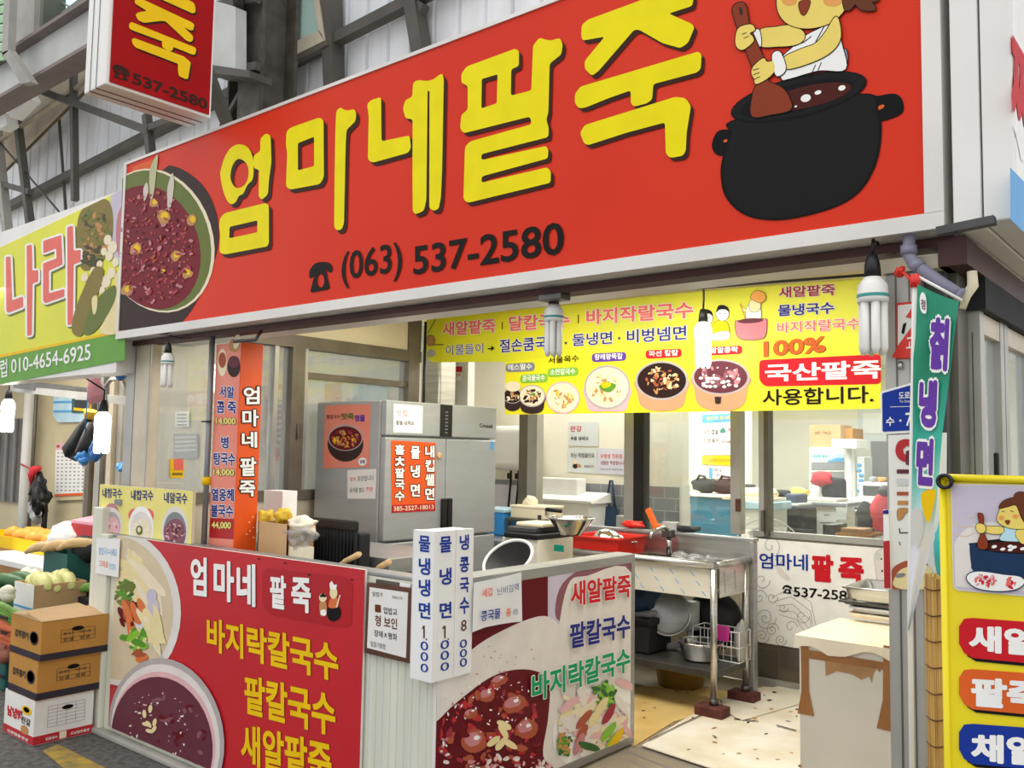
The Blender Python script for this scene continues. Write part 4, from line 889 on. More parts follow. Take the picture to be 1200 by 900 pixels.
for s_, ya, yb, u0, u1, m_, o_ in (('서알', 452, 466, .2, .8, 'ink_navy', 'ink_white'), ('곰 죽', 470, 484, .1, .9, 'ink_navy', 'ink_white'), ('14,000', 489, 498, .1, .9, 'ink_paleyellow', 'ink_brown'), ('병', 511, 525, .35, .65, 'ink_navy', 'ink_white'), ('탕국수', 530, 545, .08, .95, 'ink_navy', 'ink_white'), ('14,000', 549, 558, .08, .92, 'ink_paleyellow', 'ink_brown'), ('열응헤', 572, 587, .05, .95, 'ink_navy', 'ink_white'), ('불국수', 591, 606, .05, .95, 'ink_navy', 'ink_white')): rowt(s_, ya, yb, u0, u1, m_, o_)
pr(mb, A, [(ax(0.02, 607), 607), (ax(.98, 608), 608), (ax(.98, 632), 632), (ax(.02, 630), 630)], 'deep_red', .0008); rowt('44,000', 611, 620, .1, .88, 'ink_paleyellow', 'ink_brown')
pr(mb, A, ellp(ax(.25, 425), 425, 5.5, 16), 'ink_cream', .0012); pr(mb, A, ellp(ax(.25, 422), 422, 4.5, 9), 'ink_meat', .0015); pr(mb, A, ellp(ax(.72, 430), 430, 7.5, 12), 'ink_dark', .0012); pr(mb, A, ellp(ax(.72, 424), 424, 6.5, 7), 'ink_plum', .0015); pr(mb, A, ellp(ax(.7, 405), 405, 6.5, 8), 'ink_tan', .0012); pr(mb, A, ellp(ax(.8, 400), 400, 3.5, 9, .2), 'ink_cream', .0015)
for ch, ya, yb, xa, xb in (('엄', 453, 474, 284, 305), ('마', 480, 500, 282.5, 304), ('네', 506, 525, 282, 302), ('팥', 536, 558, 280, 301), ('죽', 563, 582, 279, 300)): text(mb, B, ch, (xa+1, yb), (xb-1, yb-.4), (xa+1, ya), 'ink_white', .03, 'ink_black', .003, .055)
for p in ((296, 606), (292, 612), (297, 618), (293, 622), (289, 626), (297, 630)): pr(mb, B, ellp(*p, .8, .8, 0, 8), 'ink_cream', .001)
mb.build('lettering', S)

# lidded cartons on the street
def carton(name, bx, label, m, lidm, group, band=None):
    x0, x1, y0, y1, z0, z1 = bx
    S = thing(name, label, 'box', ((x0+x1)/2, (y0+y1)/2, z0), group)
    mb = MB(); mb.box(x0, x1, y0, y1, z0, z1, m)
    if band: mb.box(x0-.0012, x1+.0012, y0-.0012, y1+.0012, z0+.002, z0+band[1], band[0])
    mb.build('body', S)
    return S
BX = [pxbox(38, 880, 826, 4, 108, 2.10), pxbox(42.5, 820, 779, 9.5, 121, 2.10), pxbox(47, 773, 737, 12, 127, 2.10)]
zb = [0.004, .243, .243+.19, .243+.19+.205]
zb[1] = BX[0][5]-BX[0][4]+.004; zb[2] = zb[1]+.20; zb[3] = zb[2]+.20
BX = [b[:4]+(zb[i]+(.002 if i else 0), zb[i+1]) for i, b in enumerate(BX)]
S = carton('cardboard_box', BX[0], 'white and red food box at bottom of the street box stack', 'carton_white', None, 'boxes stacked by the counter', ('carton_red', .045))
b = BX[0]; A, B = PY(b[2]-.001), PX(b[1]+.001)
def boxprint(S, b, rows):
    mb = MB()
    for side, pts, m in rows:
        if side == 'F': q = [V((b[0]+(b[1]-b[0])*u, b[2]-.002, b[4]+(b[5]-b[4])*v)) for u, v in pts]
        elif side == 'T': q = [V((b[0]+(b[1]-b[0])*u, b[2]+(b[3]-b[2])*v, b[5]+.002)) for u, v in pts]
        else: q = [V((b[1]+.002, b[2]+(b[3]-b[2])*u, b[4]+(b[5]-b[4])*v)) for u, v in pts]
        mb.face(q, m)
    return mb
def R4(u0, v0, u1, v1): return [(u0, v0), (u1, v0), (u1, v1), (u0, v1)]
def cell(u, v): return (u, v)
def E4(u, v, a, c, n=14): return [(u+a*math.cos(k*6.283/n), v+c*math.sin(k*6.283/n)) for k in range(n)]
def grid(side, u0, v0, u1, v1, nu, nv, m):
    L_ = []
    for i in range(nu+1): u = u0+(u1-u0)*i/nu; L_.append((side, R4(u-.003, v0, u+.003, v1), m))
    for j in range(nv+1): v = v0+(v1-v0)*j/nv; L_.append((side, R4(u0, v-.004, u1, v+.004), m))
    return L_
def btext(mb, b, side, s_, u0, v0, u1, v1, m, bold=.02):
    vs_, fs = glyphs(s_, bold); xs = [v[0] for v in vs_]; ys = [v[1] for v in vs_]; X0, X1, Y0, Y1 = min(xs), max(xs), min(ys), max(ys)
    def at_(x, y):
        u = u0+(u1-u0)*(x-X0)/(X1-X0); v = v0+(v1-v0)*(y-Y0)/(Y1-Y0)
        return V((b[0]+(b[1]-b[0])*u, b[2]-.003, b[4]+(b[5]-b[4])*v)) if side == 'F' else V((b[1]+.003, b[2]+(b[3]-b[2])*u, b[4]+(b[5]-b[4])*v))
    q = [mb.bm.verts.new(at_(x, y)) for x, y in vs_]
    for f in fs:
        g = mb.bm.faces.new([q[i] for i in f]); g.material_index = mb.m(m)
mb = boxprint(S, b, grid('R', .22, .35, .85, .82, 4, 6, 'ink_grey') + [('R', E4(.55, .73, .10, .05), 'ink_black'), ('F', E4(.75, .72, .16, .1), 'ink_gold'), ('F', E4(.75, .73, .1, .06), 'ink_white'), ('F', E4(.72, .27, .13, .1), 'ink_tan'), ('R', R4(.43, .03, .55, .19), 'ink_cream')])
btext(mb, b, 'F', '남냉햄', .12, .42, .62, .66, 'ink_red', .05); btext(mb, b, 'F', '잔갈', .6, .4, .9, .56, 'ink_dark', .02); btext(mb, b, 'R', '햄돌냉수', .2, .06, .4, .13, 'ink_white', .02); btext(mb, b, 'R', '도남말돈물용', .62, .06, .95, .13, 'ink_white', .02); btext(mb, b, 'F', '햄봉말들냉냉', .15, .05, .85, .12, 'ink_white', .02)
mb.build('print', S)
S2 = carton('cardboard_box', BX[1], 'brown carton with dark base band in middle of street box stack', 'carton', None, 'boxes stacked by the counter', ('carton_band', .038))
def printbrown(S, b):
    mb = boxprint(S, b, grid('R', .28, .42, .78, .74, 3, 3, 'carton_band') + [('F', E4(.78, .55, .14, .18), 'carton_band'), ('F', E4(.78, .56, .11, .14), 'carton'), ('R', E4(.52, .74, .09, .06), 'ink_black')])
    btext(mb, b, 'F', '갑주콩끼', .15, .45, .6, .65, 'carton_band', .03)
    for i, s_ in enumerate(('찹쌀', '콩물', '들국수', '국내')): btext(mb, b, 'R', s_, .31+.24*(i % 2), .44+.16*(i//2), .42+.24*(i % 2)+.05, .52+.16*(i//2), 'carton_band', .0)
    mb.build('print', S)
printbrown(S2, BX[1])
S3 = carton('cardboard_box', BX[2], 'brown carton with open flaps on top of street box stack', 'carton', None, 'boxes stacked by the counter', ('carton_band', .036)); printbrown(S3, BX[2])
b = BX[2]; mb = MB()
for (u0, u1, dz) in ((0, .5, .012), (.5, 1, .022)):
    xa, xb = b[0]+(b[1]-b[0])*u0, b[0]+(b[1]-b[0])*u1
    mb.hexa([(xa, b[2], b[5]+.002), (xb, b[2], b[5]+.002), (xb, b[3], b[5]+.002), (xa, b[3], b[5]+.002), (xa, b[2], b[5]+.006+dz*(u0 > 0)), (xb, b[2], b[5]+.006+dz*(u0 == 0)), (xb, b[3], b[5]+.006), (xa, b[3], b[5]+.006+dz)], 'carton_light')
mb.build('flap', S3)

# ---------------- things on the front worktop
T0 = .884
x0, x1 = PY(2.64).p((302, 630)).x, PY(2.64).p((337, 630)).x
S = thing('cardboard_tray', 'kraft cardboard tray of wrapped food behind orange column', 'tray', (-3.6, 2.75, T0))
mb = MB(); y0, y1, z1 = 2.64, 2.80, PY(2.64).p((320, 613)).z
for q in ((x0, x1, y0, y0+.006, T0, z1), (x0, x1, y1-.006, y1, T0, z1), (x0, x0+.006, y0, y1, T0, z1), (x1-.006, x1, y0, y1, T0, z1), (x0, x1, y0, y1, T0, T0+.006)): mb.box(*q, 'carton_light')
mb.hexa([(x1, y0, z1), (x1+.03, y0+.02, z1-.05), (x1+.03, y1-.02, z1-.05), (x1, y1, z1), (x1, y0, z1+.005), (x1+.035, y0+.02, z1-.045), (x1+.035, y1-.02, z1-.045), (x1, y1, z1+.005)], 'carton_light'); mb.build('body', S)
for i, (px_, py_) in enumerate(((312, 604), (327, 603))):
    q = PY(2.72).p((px_, py_+2)); mb = MB(); mb.ell((q.x, 2.72+.02*i, q.z), (.042, .04, .038), 'yellow_food', jit=.6, seg=14); one('yellow_bundle', mb, ('yellow bundle of noodles in cardboard tray, nearer orange column', 'yellow bundle of noodles in cardboard tray, nearer plastic bag')[i], 'food', 'yellow bundles in the tray')
def crumple(mb, c, r, m, jit=.9, seg=20): mb.ell(c, r, m, jit=jit, seg=seg)
q = PY(2.68).p((351, 628)); mb = MB(); crumple(mb, (q.x, 2.68, q.z), (.08, .06, .06), 'film_plastic', .9, 26); crumple(mb, (q.x-.01, 2.70, q.z+.05), (.075, .05, .035), 'paper_cream', .9, 26); mb.box(q.x-.06, q.x+.06, 2.65, 2.72, T0, q.z-.05, 'paper_cream'); one('plastic_bag', mb, 'crumpled clear plastic bag with pale food beside cardboard tray', 'bag')
q = PY(3.0).p((320, 577)); mb = MB(); mb.rbox(q.x-.085, q.x+.085, 3.0, 3.1, 1.03, q.z+.01, 'white_paper', .004); mb.box(q.x-.12, q.x+.2, 2.98, 3.16, 1.0295, 1.0315, 'white_paper')
one('white_carton', mb, 'plain white carton standing behind cardboard tray under left window', 'box'); bpy.data.objects['white_carton'].location.z = 0
mb = MB(); mb.rbox(-4.72, -3.2, 2.98, 3.45, .95, 1.028, 'steel_matt', .006); mb.box(-4.7, -3.25, 3.0, 3.43, .86, .95, 'steel_dark')
for x in (-4.65, -3.3):
    for y in (3.03, 3.4): mb.tube([(x, y, .15), (x, y, .87)], .018, 'steel_matt')
one('work_table', mb, 'low steel work table behind counter in front of refrigerator', 'table')
S = thing('dish_rack', 'black slotted dish rack standing upright in front of refrigerator', 'rack', (-3.3, 2.85, T0))
q0, q1 = PY(2.86).p((360, 640)), PY(2.86).p((422, 640)); zt = PY(2.86).p((380, 607)).z
mb = MB(); mb.rbox(q0.x, q1.x-.02, 2.85, 2.87, zt-.05, zt, 'black', .008); mb.rbox(q0.x, q1.x, 2.85, 2.87, T0, T0+.02, 'black', .005); mb.build('frame', S)
for i in range(15):
    x = q0.x+(q1.x-q0.x-.02)*(i+.5)/15; mb = MB(); mb.box(x-.004, x+.004, 2.852, 2.868, T0+.02, zt-.05, 'black_soft'); mb.build('slat', S)
mb = MB(); mb.rbox(q0.x, q1.x-.02, 2.873, 2.945, T0, zt-.06, 'black_soft', .01); mb.build('back', S)
def pan(c, hd, label):
    S = thing('frying_pan', label, 'pan', c, 'wooden handled pans'); c = V(c); hd = V(hd)
    mb = MB(); mb.lathe([(0, 0), (.10, 0), (.125, .03), (.128, .03), (.102, -.004), (0, -.004)], c+V((0, 0, .006)), 'black', 28); mb.lathe([(0, -.075), (.09, -.075), (.09, -.005), (0, -.005)], c, 'steel_dark', 20); mb.build('bowl', S)
    d = (hd-c); d = d.normalized(); a = c + d*.12 + V((0, 0, .02))
    mb = MB(); mb.tube([a, a+(hd-a)*.3], .006, 'steel'); mb.build('bracket', S)
    mb = MB(); h0 = a+(hd-a)*.28; L_ = hd-h0; mb.tube([h0, h0+L_*.1, h0+L_*.5, h0+L_*.9, hd], [.008, .011, .012, .0135, .009], 'wood_pale', 10); mb.build('handle', S)
pan((-3.30, 2.68, .96), PY(2.60).p((422, 649)), 'wooden handled black pan lying on counter near dish rack')
pan((PY(2.64).p((413, 668)).x, 2.70, .955), PY(2.62).p((457, 658)), 'wooden handled black pan partly hidden, nearest framed certificate')
# big lid leaning
c = PX(-2.68).p((597, 664)); S = thing('wok', 'large black wok with white rim tilted on right counter', 'pan', (c.x, c.y, T0))
nrm = (-fwd*.42 + (UP*.88 - RT*.42)*.85).normalized(); Rm = V((0, 0, 1)).rotation_difference(nrm).to_matrix()
mb = MB(); mb.lathe([(0, -.05), (.06, -.04), (.1, -.01), (.122, .02), (.117, .02), (.096, -.002), (.055, -.028), (0, -.036)], c+V((0, 0, .02)), 'rubber', 40, Rm); mb.build('bowl', S)
mb = MB(); ring = [c+V((0, 0, .02)) + Rm @ V((.122*math.cos(k*6.2832/40), .122*math.sin(k*6.2832/40), .021)) for k in range(41)]; mb.tube(ring, .008, 'white', 6, False); mb.build('rim', S)

# ---------------- refrigerator
S = thing('refrigerator', 'large steel four door refrigerator behind the serving counter', 'refrigerator', (-4.3, 4.1, .15))
fx0, fx1, fy0, fy1 = -4.66, -4.0, 3.67, PX(-4.0).p((581, 560)).y; zt = 1.845
mb = MB(); mb.rbox(fx0, fx1-.05, fy0, fy1, .19, zt, 'fridge_steel', .012); mb.box(fx0+.02, fx1-.06, fy0+.02, fy1-.02, .152, .19, 'black_soft'); mb.build('body', S)
FP = PX(fx1); ys = FP.p((522.5, 560)).y; zc = PX(fx1).p((500, 512.5)).z; zm = PX(fx1).p((530, 629)).z
mb = MB(); mb.rbox(fx1-.048, fx1, fy0+.002, fy1-.002, zc+.006, zt, 'fridge_steel', .006); mb.build('header', S)
for a, b_ in ((fy0+.002, ys-.003), (ys+.003, fy1-.002)):
    for z0_, z1_ in ((.21, zm-.006), (zm+.006, zc-.006)):
        mb = MB(); mb.rbox(fx1-.048, fx1, a, b_, z0_, z1_, 'fridge_steel', .008); d = mb.build('door', S)
        if z0_ > .3:
            h = MB(); hz0, hz1 = PX(fx1).p((520, 621)).z, PX(fx1).p((520, 584)).z; ya, yb = (ys-.045, ys-.005) if a < ys-.1 else (ys+.005, ys+.045)
            h.rbox(fx1+.0, fx1+.025, ya, yb, hz0, hz1, 'black', .006); h.build('handle', d)
q0, q1 = FP.p((516, 476)), FP.p((529, 512)); mb = MB(); mb.rbox(fx1, fx1+.006, q0.y, q1.y, zc+.008, zt-.004, 'black', .002)
for i in range(7): mb.box(fx1+.006, fx1+.0068, (q0.y+q1.y)/2-.012, (q0.y+q1.y)/2+.012, zc+.03+i*.022, zc+.036+i*.022, 'ink_grey')
mb.build('control_panel', S)
mb = MB(); text(mb, PX(fx1+.001), 'Crosell', (562, 500.5), (577, 502), (562, 496), 'ink_dark', .02, off=.001); mb.build('badge', S)
FA, FB = PX(fx1+.002), PY(fy0-.003)
S = thing('food_poster', 'orange poster with a red bean bowl on the refrigerator side', 'poster', (-4.3, fy0, 1.4))
mb = MB(); slab(mb, FB, [(381, 475), (434, 473.5), (432, 547.5), (379, 549)], 'salmon_sign', .002); mb.build('sheet', S)
mb = MB(); pr(mb, FB, ellp(405, 520, 21, 21, 0), 'ink_dark', .001); pr(mb, FB, ellp(405, 513, 20.5, 15.5), 'ink_bowl_grey', .0013); pr(mb, FB, ellp(405, 513.5, 19, 14), 'ink_soup', .0016); scat(mb, FB, 405, 514, 15, 10, 60, ['ink_soup_light', 'ink_meat', 'ink_tan', 'ink_gold'], 1.6, .0019); pr(mb, FB, ellp(425, 541, 5, 5), 'ink_white', .0019); mb.build('bowl_picture', S)
mb = MB(); text(mb, FB, '팥칼국수', (383, 491), (399, 491), (383, 486), 'ink_brown', .01, off=.002); text(mb, FB, '맛죽', (400, 492), (415, 492), (400, 484), 'ink_olive', .04, off=.002); text(mb, FB, '명물', (416, 494), (428, 494), (416, 486), 'ink_purple', .04, off=.002); text(mb, FB, '강정', (422, 543), (428, 543), (422, 539), 'ink_darkblue', .03, off=.003); mb.build('lettering', S)
S = thing('paper_notice', 'white notice under the bowl poster on the refrigerator side', 'notice', (-4.2, fy0, 1.2))
mb = MB(); slab(mb, FB, [(407, 551), (441, 549.5), (440, 584.5), (407, 584.5)], 'white_paper', .001); mb.build('sheet', S)
mb = MB(); text(mb, FB, '팥죽', (410.5, 564), (417, 564), (410.5, 559), 'ink_salmon', .01, off=.001); text(mb, FB, '포장합니다', (419, 564), (438, 563), (419, 558), 'ink_dark', 0, off=.001); text(mb, FB, '음식물 별도', (410, 577), (427, 577), (410, 571.5), 'ink_dark', 0, off=.001); text(mb, FB, '주문', (429, 576), (437, 576), (429, 571), 'ink_salmon', .01, off=.001); mb.build('lettering', S)
S = thing('paper_notice', 'white handwritten note on top strip of the refrigerator front', 'notice', (-4, 3.75, 1.7))
mb = MB(); slab(mb, FA, [(461.5, 473), (495.5, 476), (495, 508), (461, 506.5)], 'white_paper', .001); mb.build('sheet', S)
mb = MB(); text(mb, FA, '맛집', (465, 487), (477, 488), (465, 480), 'ink_salmon', 0, off=.001); text(mb, FA, '팥을 넘쳐요', (464, 498), (485, 498.5), (464, 492.5), 'ink_dark', .01, off=.001); mb.build('lettering', S)
S = thing('menu_poster', 'orange noodle poster with three columns on the refrigerator door', 'poster', (-4, 3.75, 1.3))
mb = MB(); slab(mb, FA, [(458.5, 516), (511, 519), (510, 598.5), (459, 601)], 'orange_sign', .001); pr(mb, FA, [(459, 592), (510, 590), (510, 598.5), (459, 601)], 'deep_red', .0006); mb.build('sheet', S)
mb = MB()
for col, x0_, x1_, ya, yb in (('홀ㅊ팥국수', 462.5, 474, 521, 589), ('물냉면', 481, 492, 522.5, 589), ('내컵쌜면', 498, 509, 522, 588)):
    n = len(col); h = (yb-ya)/n
    for i, ch in enumerate(col): text(mb, FA, ch, (x0_, ya+h*i+min(h*.86, 15)), (x1_, ya+h*i+min(h*.86, 15)+.2), (x0_, ya+h*i), 'ink_white', .035, 'ink_black', .002, .06)
text(mb, FA, '385-2527-18013', (461, 599), (508, 596.5), (461, 593.5), 'ink_cream', .01, off=.0015); mb.build('lettering', S)
mb = MB(); mb.ell(PX(fx1+.008).p((515, 534)), (.006, .02, .022), 'carton_light'); one('magnet', mb, 'small pink magnet at upper right corner of orange noodle poster', 'magnet')
mb = MB(); q = PX(fx1+.001).p((577, 522)); mb.box(fx1+.0002, fx1+.0015, q.y-.02, q.y+.018, q.z-.03, q.z+.025, 'ink_skyblue'); one('energy_sticker', mb, 'small blue sticker at upper right of refrigerator door', 'sticker')

# ================================================================== SINK AND KITCHEN FRONT
# sink unit: front edge on y=4.49, right end on x=-2.26
sx1, sy0, sy1, zr = -2.26, 4.49, 4.98, .95; LY = sy1-.035
S = thing('sink_unit', 'freestanding steel sink unit with film covered front, standing on bricks', 'sink', (-2.8, 4.8, .15))
PF, PE = PY(sy0), PX(sx1)
zb_ = PF.p((841, 703)).z; xL = -3.42
mb = MB(); mb.tube([(xL, sy0, zr), (sx1, sy0, zr)], .022, 'steel', 10); mb.tube([(sx1, sy0, zr), (sx1, sy1-.06, zr)], .02, 'steel', 10); mb.build('rim', S)
mb = MB(); mb.box(xL, sx1-.03, sy0+.005, sy0+.012, zb_, zr-.02, 'plastic_film')
zt_ = zr-.02
for k in range(6):
    x = -3.05+k*.13
    for j in range(3): mb.obox((x+.035*j, sy0+.0045, zt_-.035-.05*j), (.035, .001, .004), 'ink_skyblue', Matrix.Rotation(.75, 3, 'Y'))
mb.build('front_plate', S)
mb = MB(); mb.box(sx1-.012, sx1-.005, sy0+.06, sy1-.1, zb_+.0, zr-.02, 'steel')
for k in range(4): y = sy0+.12+k*.13; mb.obox((sx1-.004, y, (zr+zb_)/2-.01), (.001, .003, zr-zb_-.06), 'ink_line', Matrix.Rotation(.12, 3, 'X'))
mb.build('end_plate', S)
mb = MB()
for q in ((xL, sx1-.03, sy0+.02, sy0+.09), (xL, sx1-.03, sy1-.12, sy1-.06), (xL, -2.9, sy0+.09, sy1-.12), (sx1-.1, sx1-.03, sy0+.09, sy1-.12)): mb.box(q[0], q[1], q[2], q[3], zr-.03, zr-.012, 'steel')
mb.box(-2.9, sx1-.1, sy0+.09, sy1-.12, zb_+.02, zb_+.03, 'steel_dark')
for q in ((-2.9, sx1-.1, sy0+.085, sy0+.09), (-2.9, sx1-.1, sy1-.12, sy1-.115), (sx1-.1, sx1-.095, sy0+.09, sy1-.12), (-2.905, -2.9, sy0+.09, sy1-.12)): mb.box(q[0], q[1], q[2], q[3], zb_+.03, zr-.02, 'steel_dark')
mb.build('basin', S)
zs = PX(sx1-.02).p((885, 629)).z; zs = max(1.06, min(1.16, PY(sy1).p((885, 630)).z))
mb = MB(); mb.box(xL, sx1+.0, sy1-.06, sy1-.045, zr-.03, zs-.015, 'steel'); mb.rbox(xL, sx1+.03, sy1-.07, sy1-.0, zs-.02, zs, 'steel_matt', .004); mb.rbox(sx1+.0, sx1+.03, sy1-.07, sy1-.02, .2, zs-.02, 'steel_matt', .004); mb.build('backsplash', S)
for x, y in ((sx1-.01, sy0), (sx1-.01, sy1-.1), (-3.36, sy0), (-3.36, sy1-.1)):
    zb5 = .216 if x > -3 else .151; mb = MB(); mb.tube([(x, y, zb5+.006), (x, y, zr-.02)], .019, 'steel', 10); mb.tube([(x, y, zb5), (x, y, zb5+.03)], .025, 'steel_dark', 10); mb.build('leg', S)
zsh = PF.p((838, 792)).z
mb = MB(); mb.rbox(-3.36, sx1+.0, sy0-.0, sy1-.08, zsh-.02, zsh+.02, 'steel_dark', .004); mb.box(-2.82, -2.78, sy0-.002, sy0, zsh-.012, zsh+.014, 'ink_bowl'); mb.box(-2.805, -2.795, sy0-.003, sy0-.002, zsh-.005, zsh+.005, 'ink_dark'); mb.build('shelf', S)
q = PY(sy1-.12).p((785, 629)); mb = MB(); mb.tube([(q.x, sy1-.13, zr-.01), (q.x, sy1-.13, zr+.10)], .016, 'chrome', 10); mb.obox((q.x, sy1-.14, zr+.12), (.07, .05, .05), 'steel_dark', b=.008); mb.tube([(q.x, sy1-.14, zr+.14), (q.x, sy1-.2, zr+.16), (q.x, sy1-.33, zr+.14), (q.x, sy1-.35, zr+.10)], .011, 'chrome', 8); mb.build('tap', S)
q = PY(4.85).p((809, 705)); mb = MB(); mb.lathe([(0, .52), (.055, .52), (.055, .68), (0, .68)], (q.x, 4.85, 0), 'bag_clear', 16); mb.tube([(q.x, 4.85, .52), (q.x-.01, 4.85, .46), (q.x-.09, 4.82, .41), (q.x-.17, 4.8, .40)], .022, 'bag_clear', 10); mb.build('drain_pipe', S)
for i, (x, y) in enumerate(((sx1-.01, sy0), (sx1-.01, sy1-.1), (-3.36, sy0), (-3.36, sy1-.1))):
    if i > 1: continue
    mb = MB(); mb.rbox(x-.085, x+.075, y-.06, y+.045, .151, .214, 'brick_red', .006); one('support_brick', mb, ('dark red brick under front right leg of sink unit', 'dark red brick under rear right leg of sink unit')[i], 'brick', 'bricks under the sink legs')
mb = MB()
for k in range(3): q = PY(4.85).p((802+k*17, 657)); mb.ell((q.x, 4.8, .93), (.06, .05, .035), 'film_plastic', jit=.6, seg=14)
one('plastic_bag', mb, 'wrinkled white plastic bag lying in the steel sink', 'bag')

# under the sink
def basin(name, c, r, h, m, label, cat, group=None, rim=.012, wall=.82):
    S = thing(name, label, cat, c, group); mb = MB()
    mb.lathe([(0, 0), (r*wall*.9, 0), (r*wall, .012), (r*.96, h*.9), (r, h), (r*.96, h), (r*wall*.92, .02), (0, .012)], c, m, 32); mb.build('bowl', S)
    mb = MB(); ring = [V(c)+V((r*1.0*math.cos(k*6.2832/40), r*math.sin(k*6.2832/40), h)) for k in range(41)]; mb.tube(ring, rim*.5, m, 6, False); mb.build('rim', S)
    return S
q = PZ(.152).p((791, 806)); basin('wash_basin', (q.x, q.y+.07, .152), .165, .135, 'gold_basin', 'wide golden aluminium basin on floor under the sink shelf', 'basin')
zf = zsh+.022; q = PZ(zf).p((823, 772)); basin('steel_bowl', (q.x, q.y-.02, zf), .125, .10, 'chrome', 'shiny steel bowl on shelf under the sink', 'bowl')
q = PZ(zf).p((815, 786)); 
c = PY(4.74).p((783, 718)); nrm = V((.45, -.75, .25)).normalized(); Rm = V((0, 0, 1)).rotation_difference(nrm).to_matrix()
for i, (dx, dy, r_, lab) in enumerate(((0, 0, .13, 'round metal pot lid with handle leaning under sink, in front'), (-.11, .06, .15, 'dark round metal lid leaning behind another lid under sink'))):
    cc = c+V((dx, dy, .012*i)); S = thing('pot_lid', lab, 'lid', (cc.x, cc.y, zf), 'lids leaning under the sink'); mb = MB(); mb.lathe([(0, .02), (r_*.5, .017), (r_*.85, .006), (r_, 0), (r_, -.006), (r_*.85, 0), (r_*.5, .011), (0, .014)], cc, ('steel_matt', 'grey_dark')[i], 36, Rm); mb.build('disc', S)
    mb = MB(); ring = [cc + Rm @ V((r_*math.cos(k*6.2832/36), r_*math.sin(k*6.2832/36), -.002)) for k in range(37)]; mb.tube(ring, .006, 'steel', 6, False); mb.build('rim', S)
mb = MB(); cc = PY(4.93).p((836, 727)); mb.lathe([(0, .03), (.1, .02), (.17, 0), (.172, -.01), (.1, .01), (0, .02)], (cc.x, 4.93, cc.z), 'black', 32, V((0, 0, 1)).rotation_difference(V((.2, -.95, .1)).normalized()).to_matrix()); mb.lathe([(0, .03), (.02, .03), (.02, .05), (0, .05)], (cc.x, 4.93, cc.z), 'black', 12, V((0, 0, 1)).rotation_difference(V((.2, -.95, .1)).normalized()).to_matrix()); one('pan_lid', mb, 'large black pan lid standing at back under the sink', 'lid')
q = PY(4.68).p((765, 755)); mb = MB(); mb.rbox(-3.2, q.x+.03, 4.58, 4.85, zf, zf+.19, 'black_soft', .012); mb.rbox(-3.21, q.x+.04, 4.57, 4.86, zf+.16, zf+.2, 'black', .008); one('plastic_box', mb, 'dark lidded plastic box on shelf under the sink', 'box')
q = PY(4.66).p((756, 722)); mb = MB(); mb.ell((q.x-.03, 4.72, zf+.31), (.09, .08, .11), 'blue_dark', jit=.5, seg=16); mb.tube([(q.x-.16, 4.66, zf+.19), (q.x+.06, 4.62, zf+.225), (q.x+.1, 4.62, zf+.245)], [.01, .02, .012], 'grey', 8); one('blue_bag', mb, 'dark blue cloth bundle on top of dark box under sink', 'bag')
# wire basket with pink sponge
x0, x1 = PY(4.74).p((812, 740)).x, PY(4.76).p((868, 740)).x; y0, y1 = 4.74, 4.88; z0, z1 = zf, zf+.17
S = thing('wire_basket', 'white wire basket under the sink behind the steel bowl', 'basket', ((x0+x1)/2, 4.95, zf)); mb = MB()
for z in (z0+.004, (z0+z1)/2, z1): mb.tube([(x0, y0, z), (x1, y0, z), (x1, y1, z), (x0, y1, z), (x0, y0, z)], .004, 'white', 5)
mb.build('frame', S); mb = MB()
for k in range(7):
    x = x0+(x1-x0)*k/6
    mb.tube([(x, y0, z0+.004), (x, y0, z1)], .0028, 'white', 5); mb.tube([(x, y1, z0+.004), (x, y1, z1)], .0028, 'white', 5)
mb.build('wires', S)
q = PY(4.72).p((847, 742)); mb = MB(); mb.obox((q.x, 4.72, q.z), (.075, .03, .085), 'magenta', Matrix.Rotation(.1, 3, 'Y'), .01); one('sponge', mb, 'magenta scrubbing sponge hung on the wire basket', 'sponge')
q = PY(4.82).p((868, 752)); mb = MB(); mb.ell((q.x-.0, 4.82, zf+.11), (.03, .05, .11), 'bag_clear', jit=.25, seg=16); one('plastic_bag', mb, 'pale plastic bag at right end of shelf under sink', 'bag')
q = PZ(.155).p((866, 792)); mb = MB(); mb.lathe([(0, 0), (.06, 0), (.085, .05), (.08, .05), (.055, .008), (0, .008)], (q.x+.02, q.y+.12, .153), 'steel_matt', 24); one('steel_bowl', mb, 'small steel bowl on floor behind the sink legs', 'bowl')

# prep table behind the counter
TZ = .94
S = thing('prep_table', 'long steel preparation table running left from the sink unit', 'table', (-4, 4.75, .15))
mb = MB(); mb.rbox(-4.62, -3.92, 4.72, 5.3, TZ-.03, TZ, 'steel_matt', .004); mb.build('top', S)
mb = MB(); mb.box(-4.6, -3.94, 4.76, 5.28, .5, .52, 'steel_dark'); mb.build('shelf', S)
for x in (-4.57, -3.96):
    for y in (4.78, 5.25): mb = MB(); mb.tube([(x, y, .151), (x, y, TZ-.03)], .018, 'steel'); mb.build('leg', S)
def onpx(Y, px_, z): q = PY(Y).p((px_, 640)); return V((q.x, Y, z))
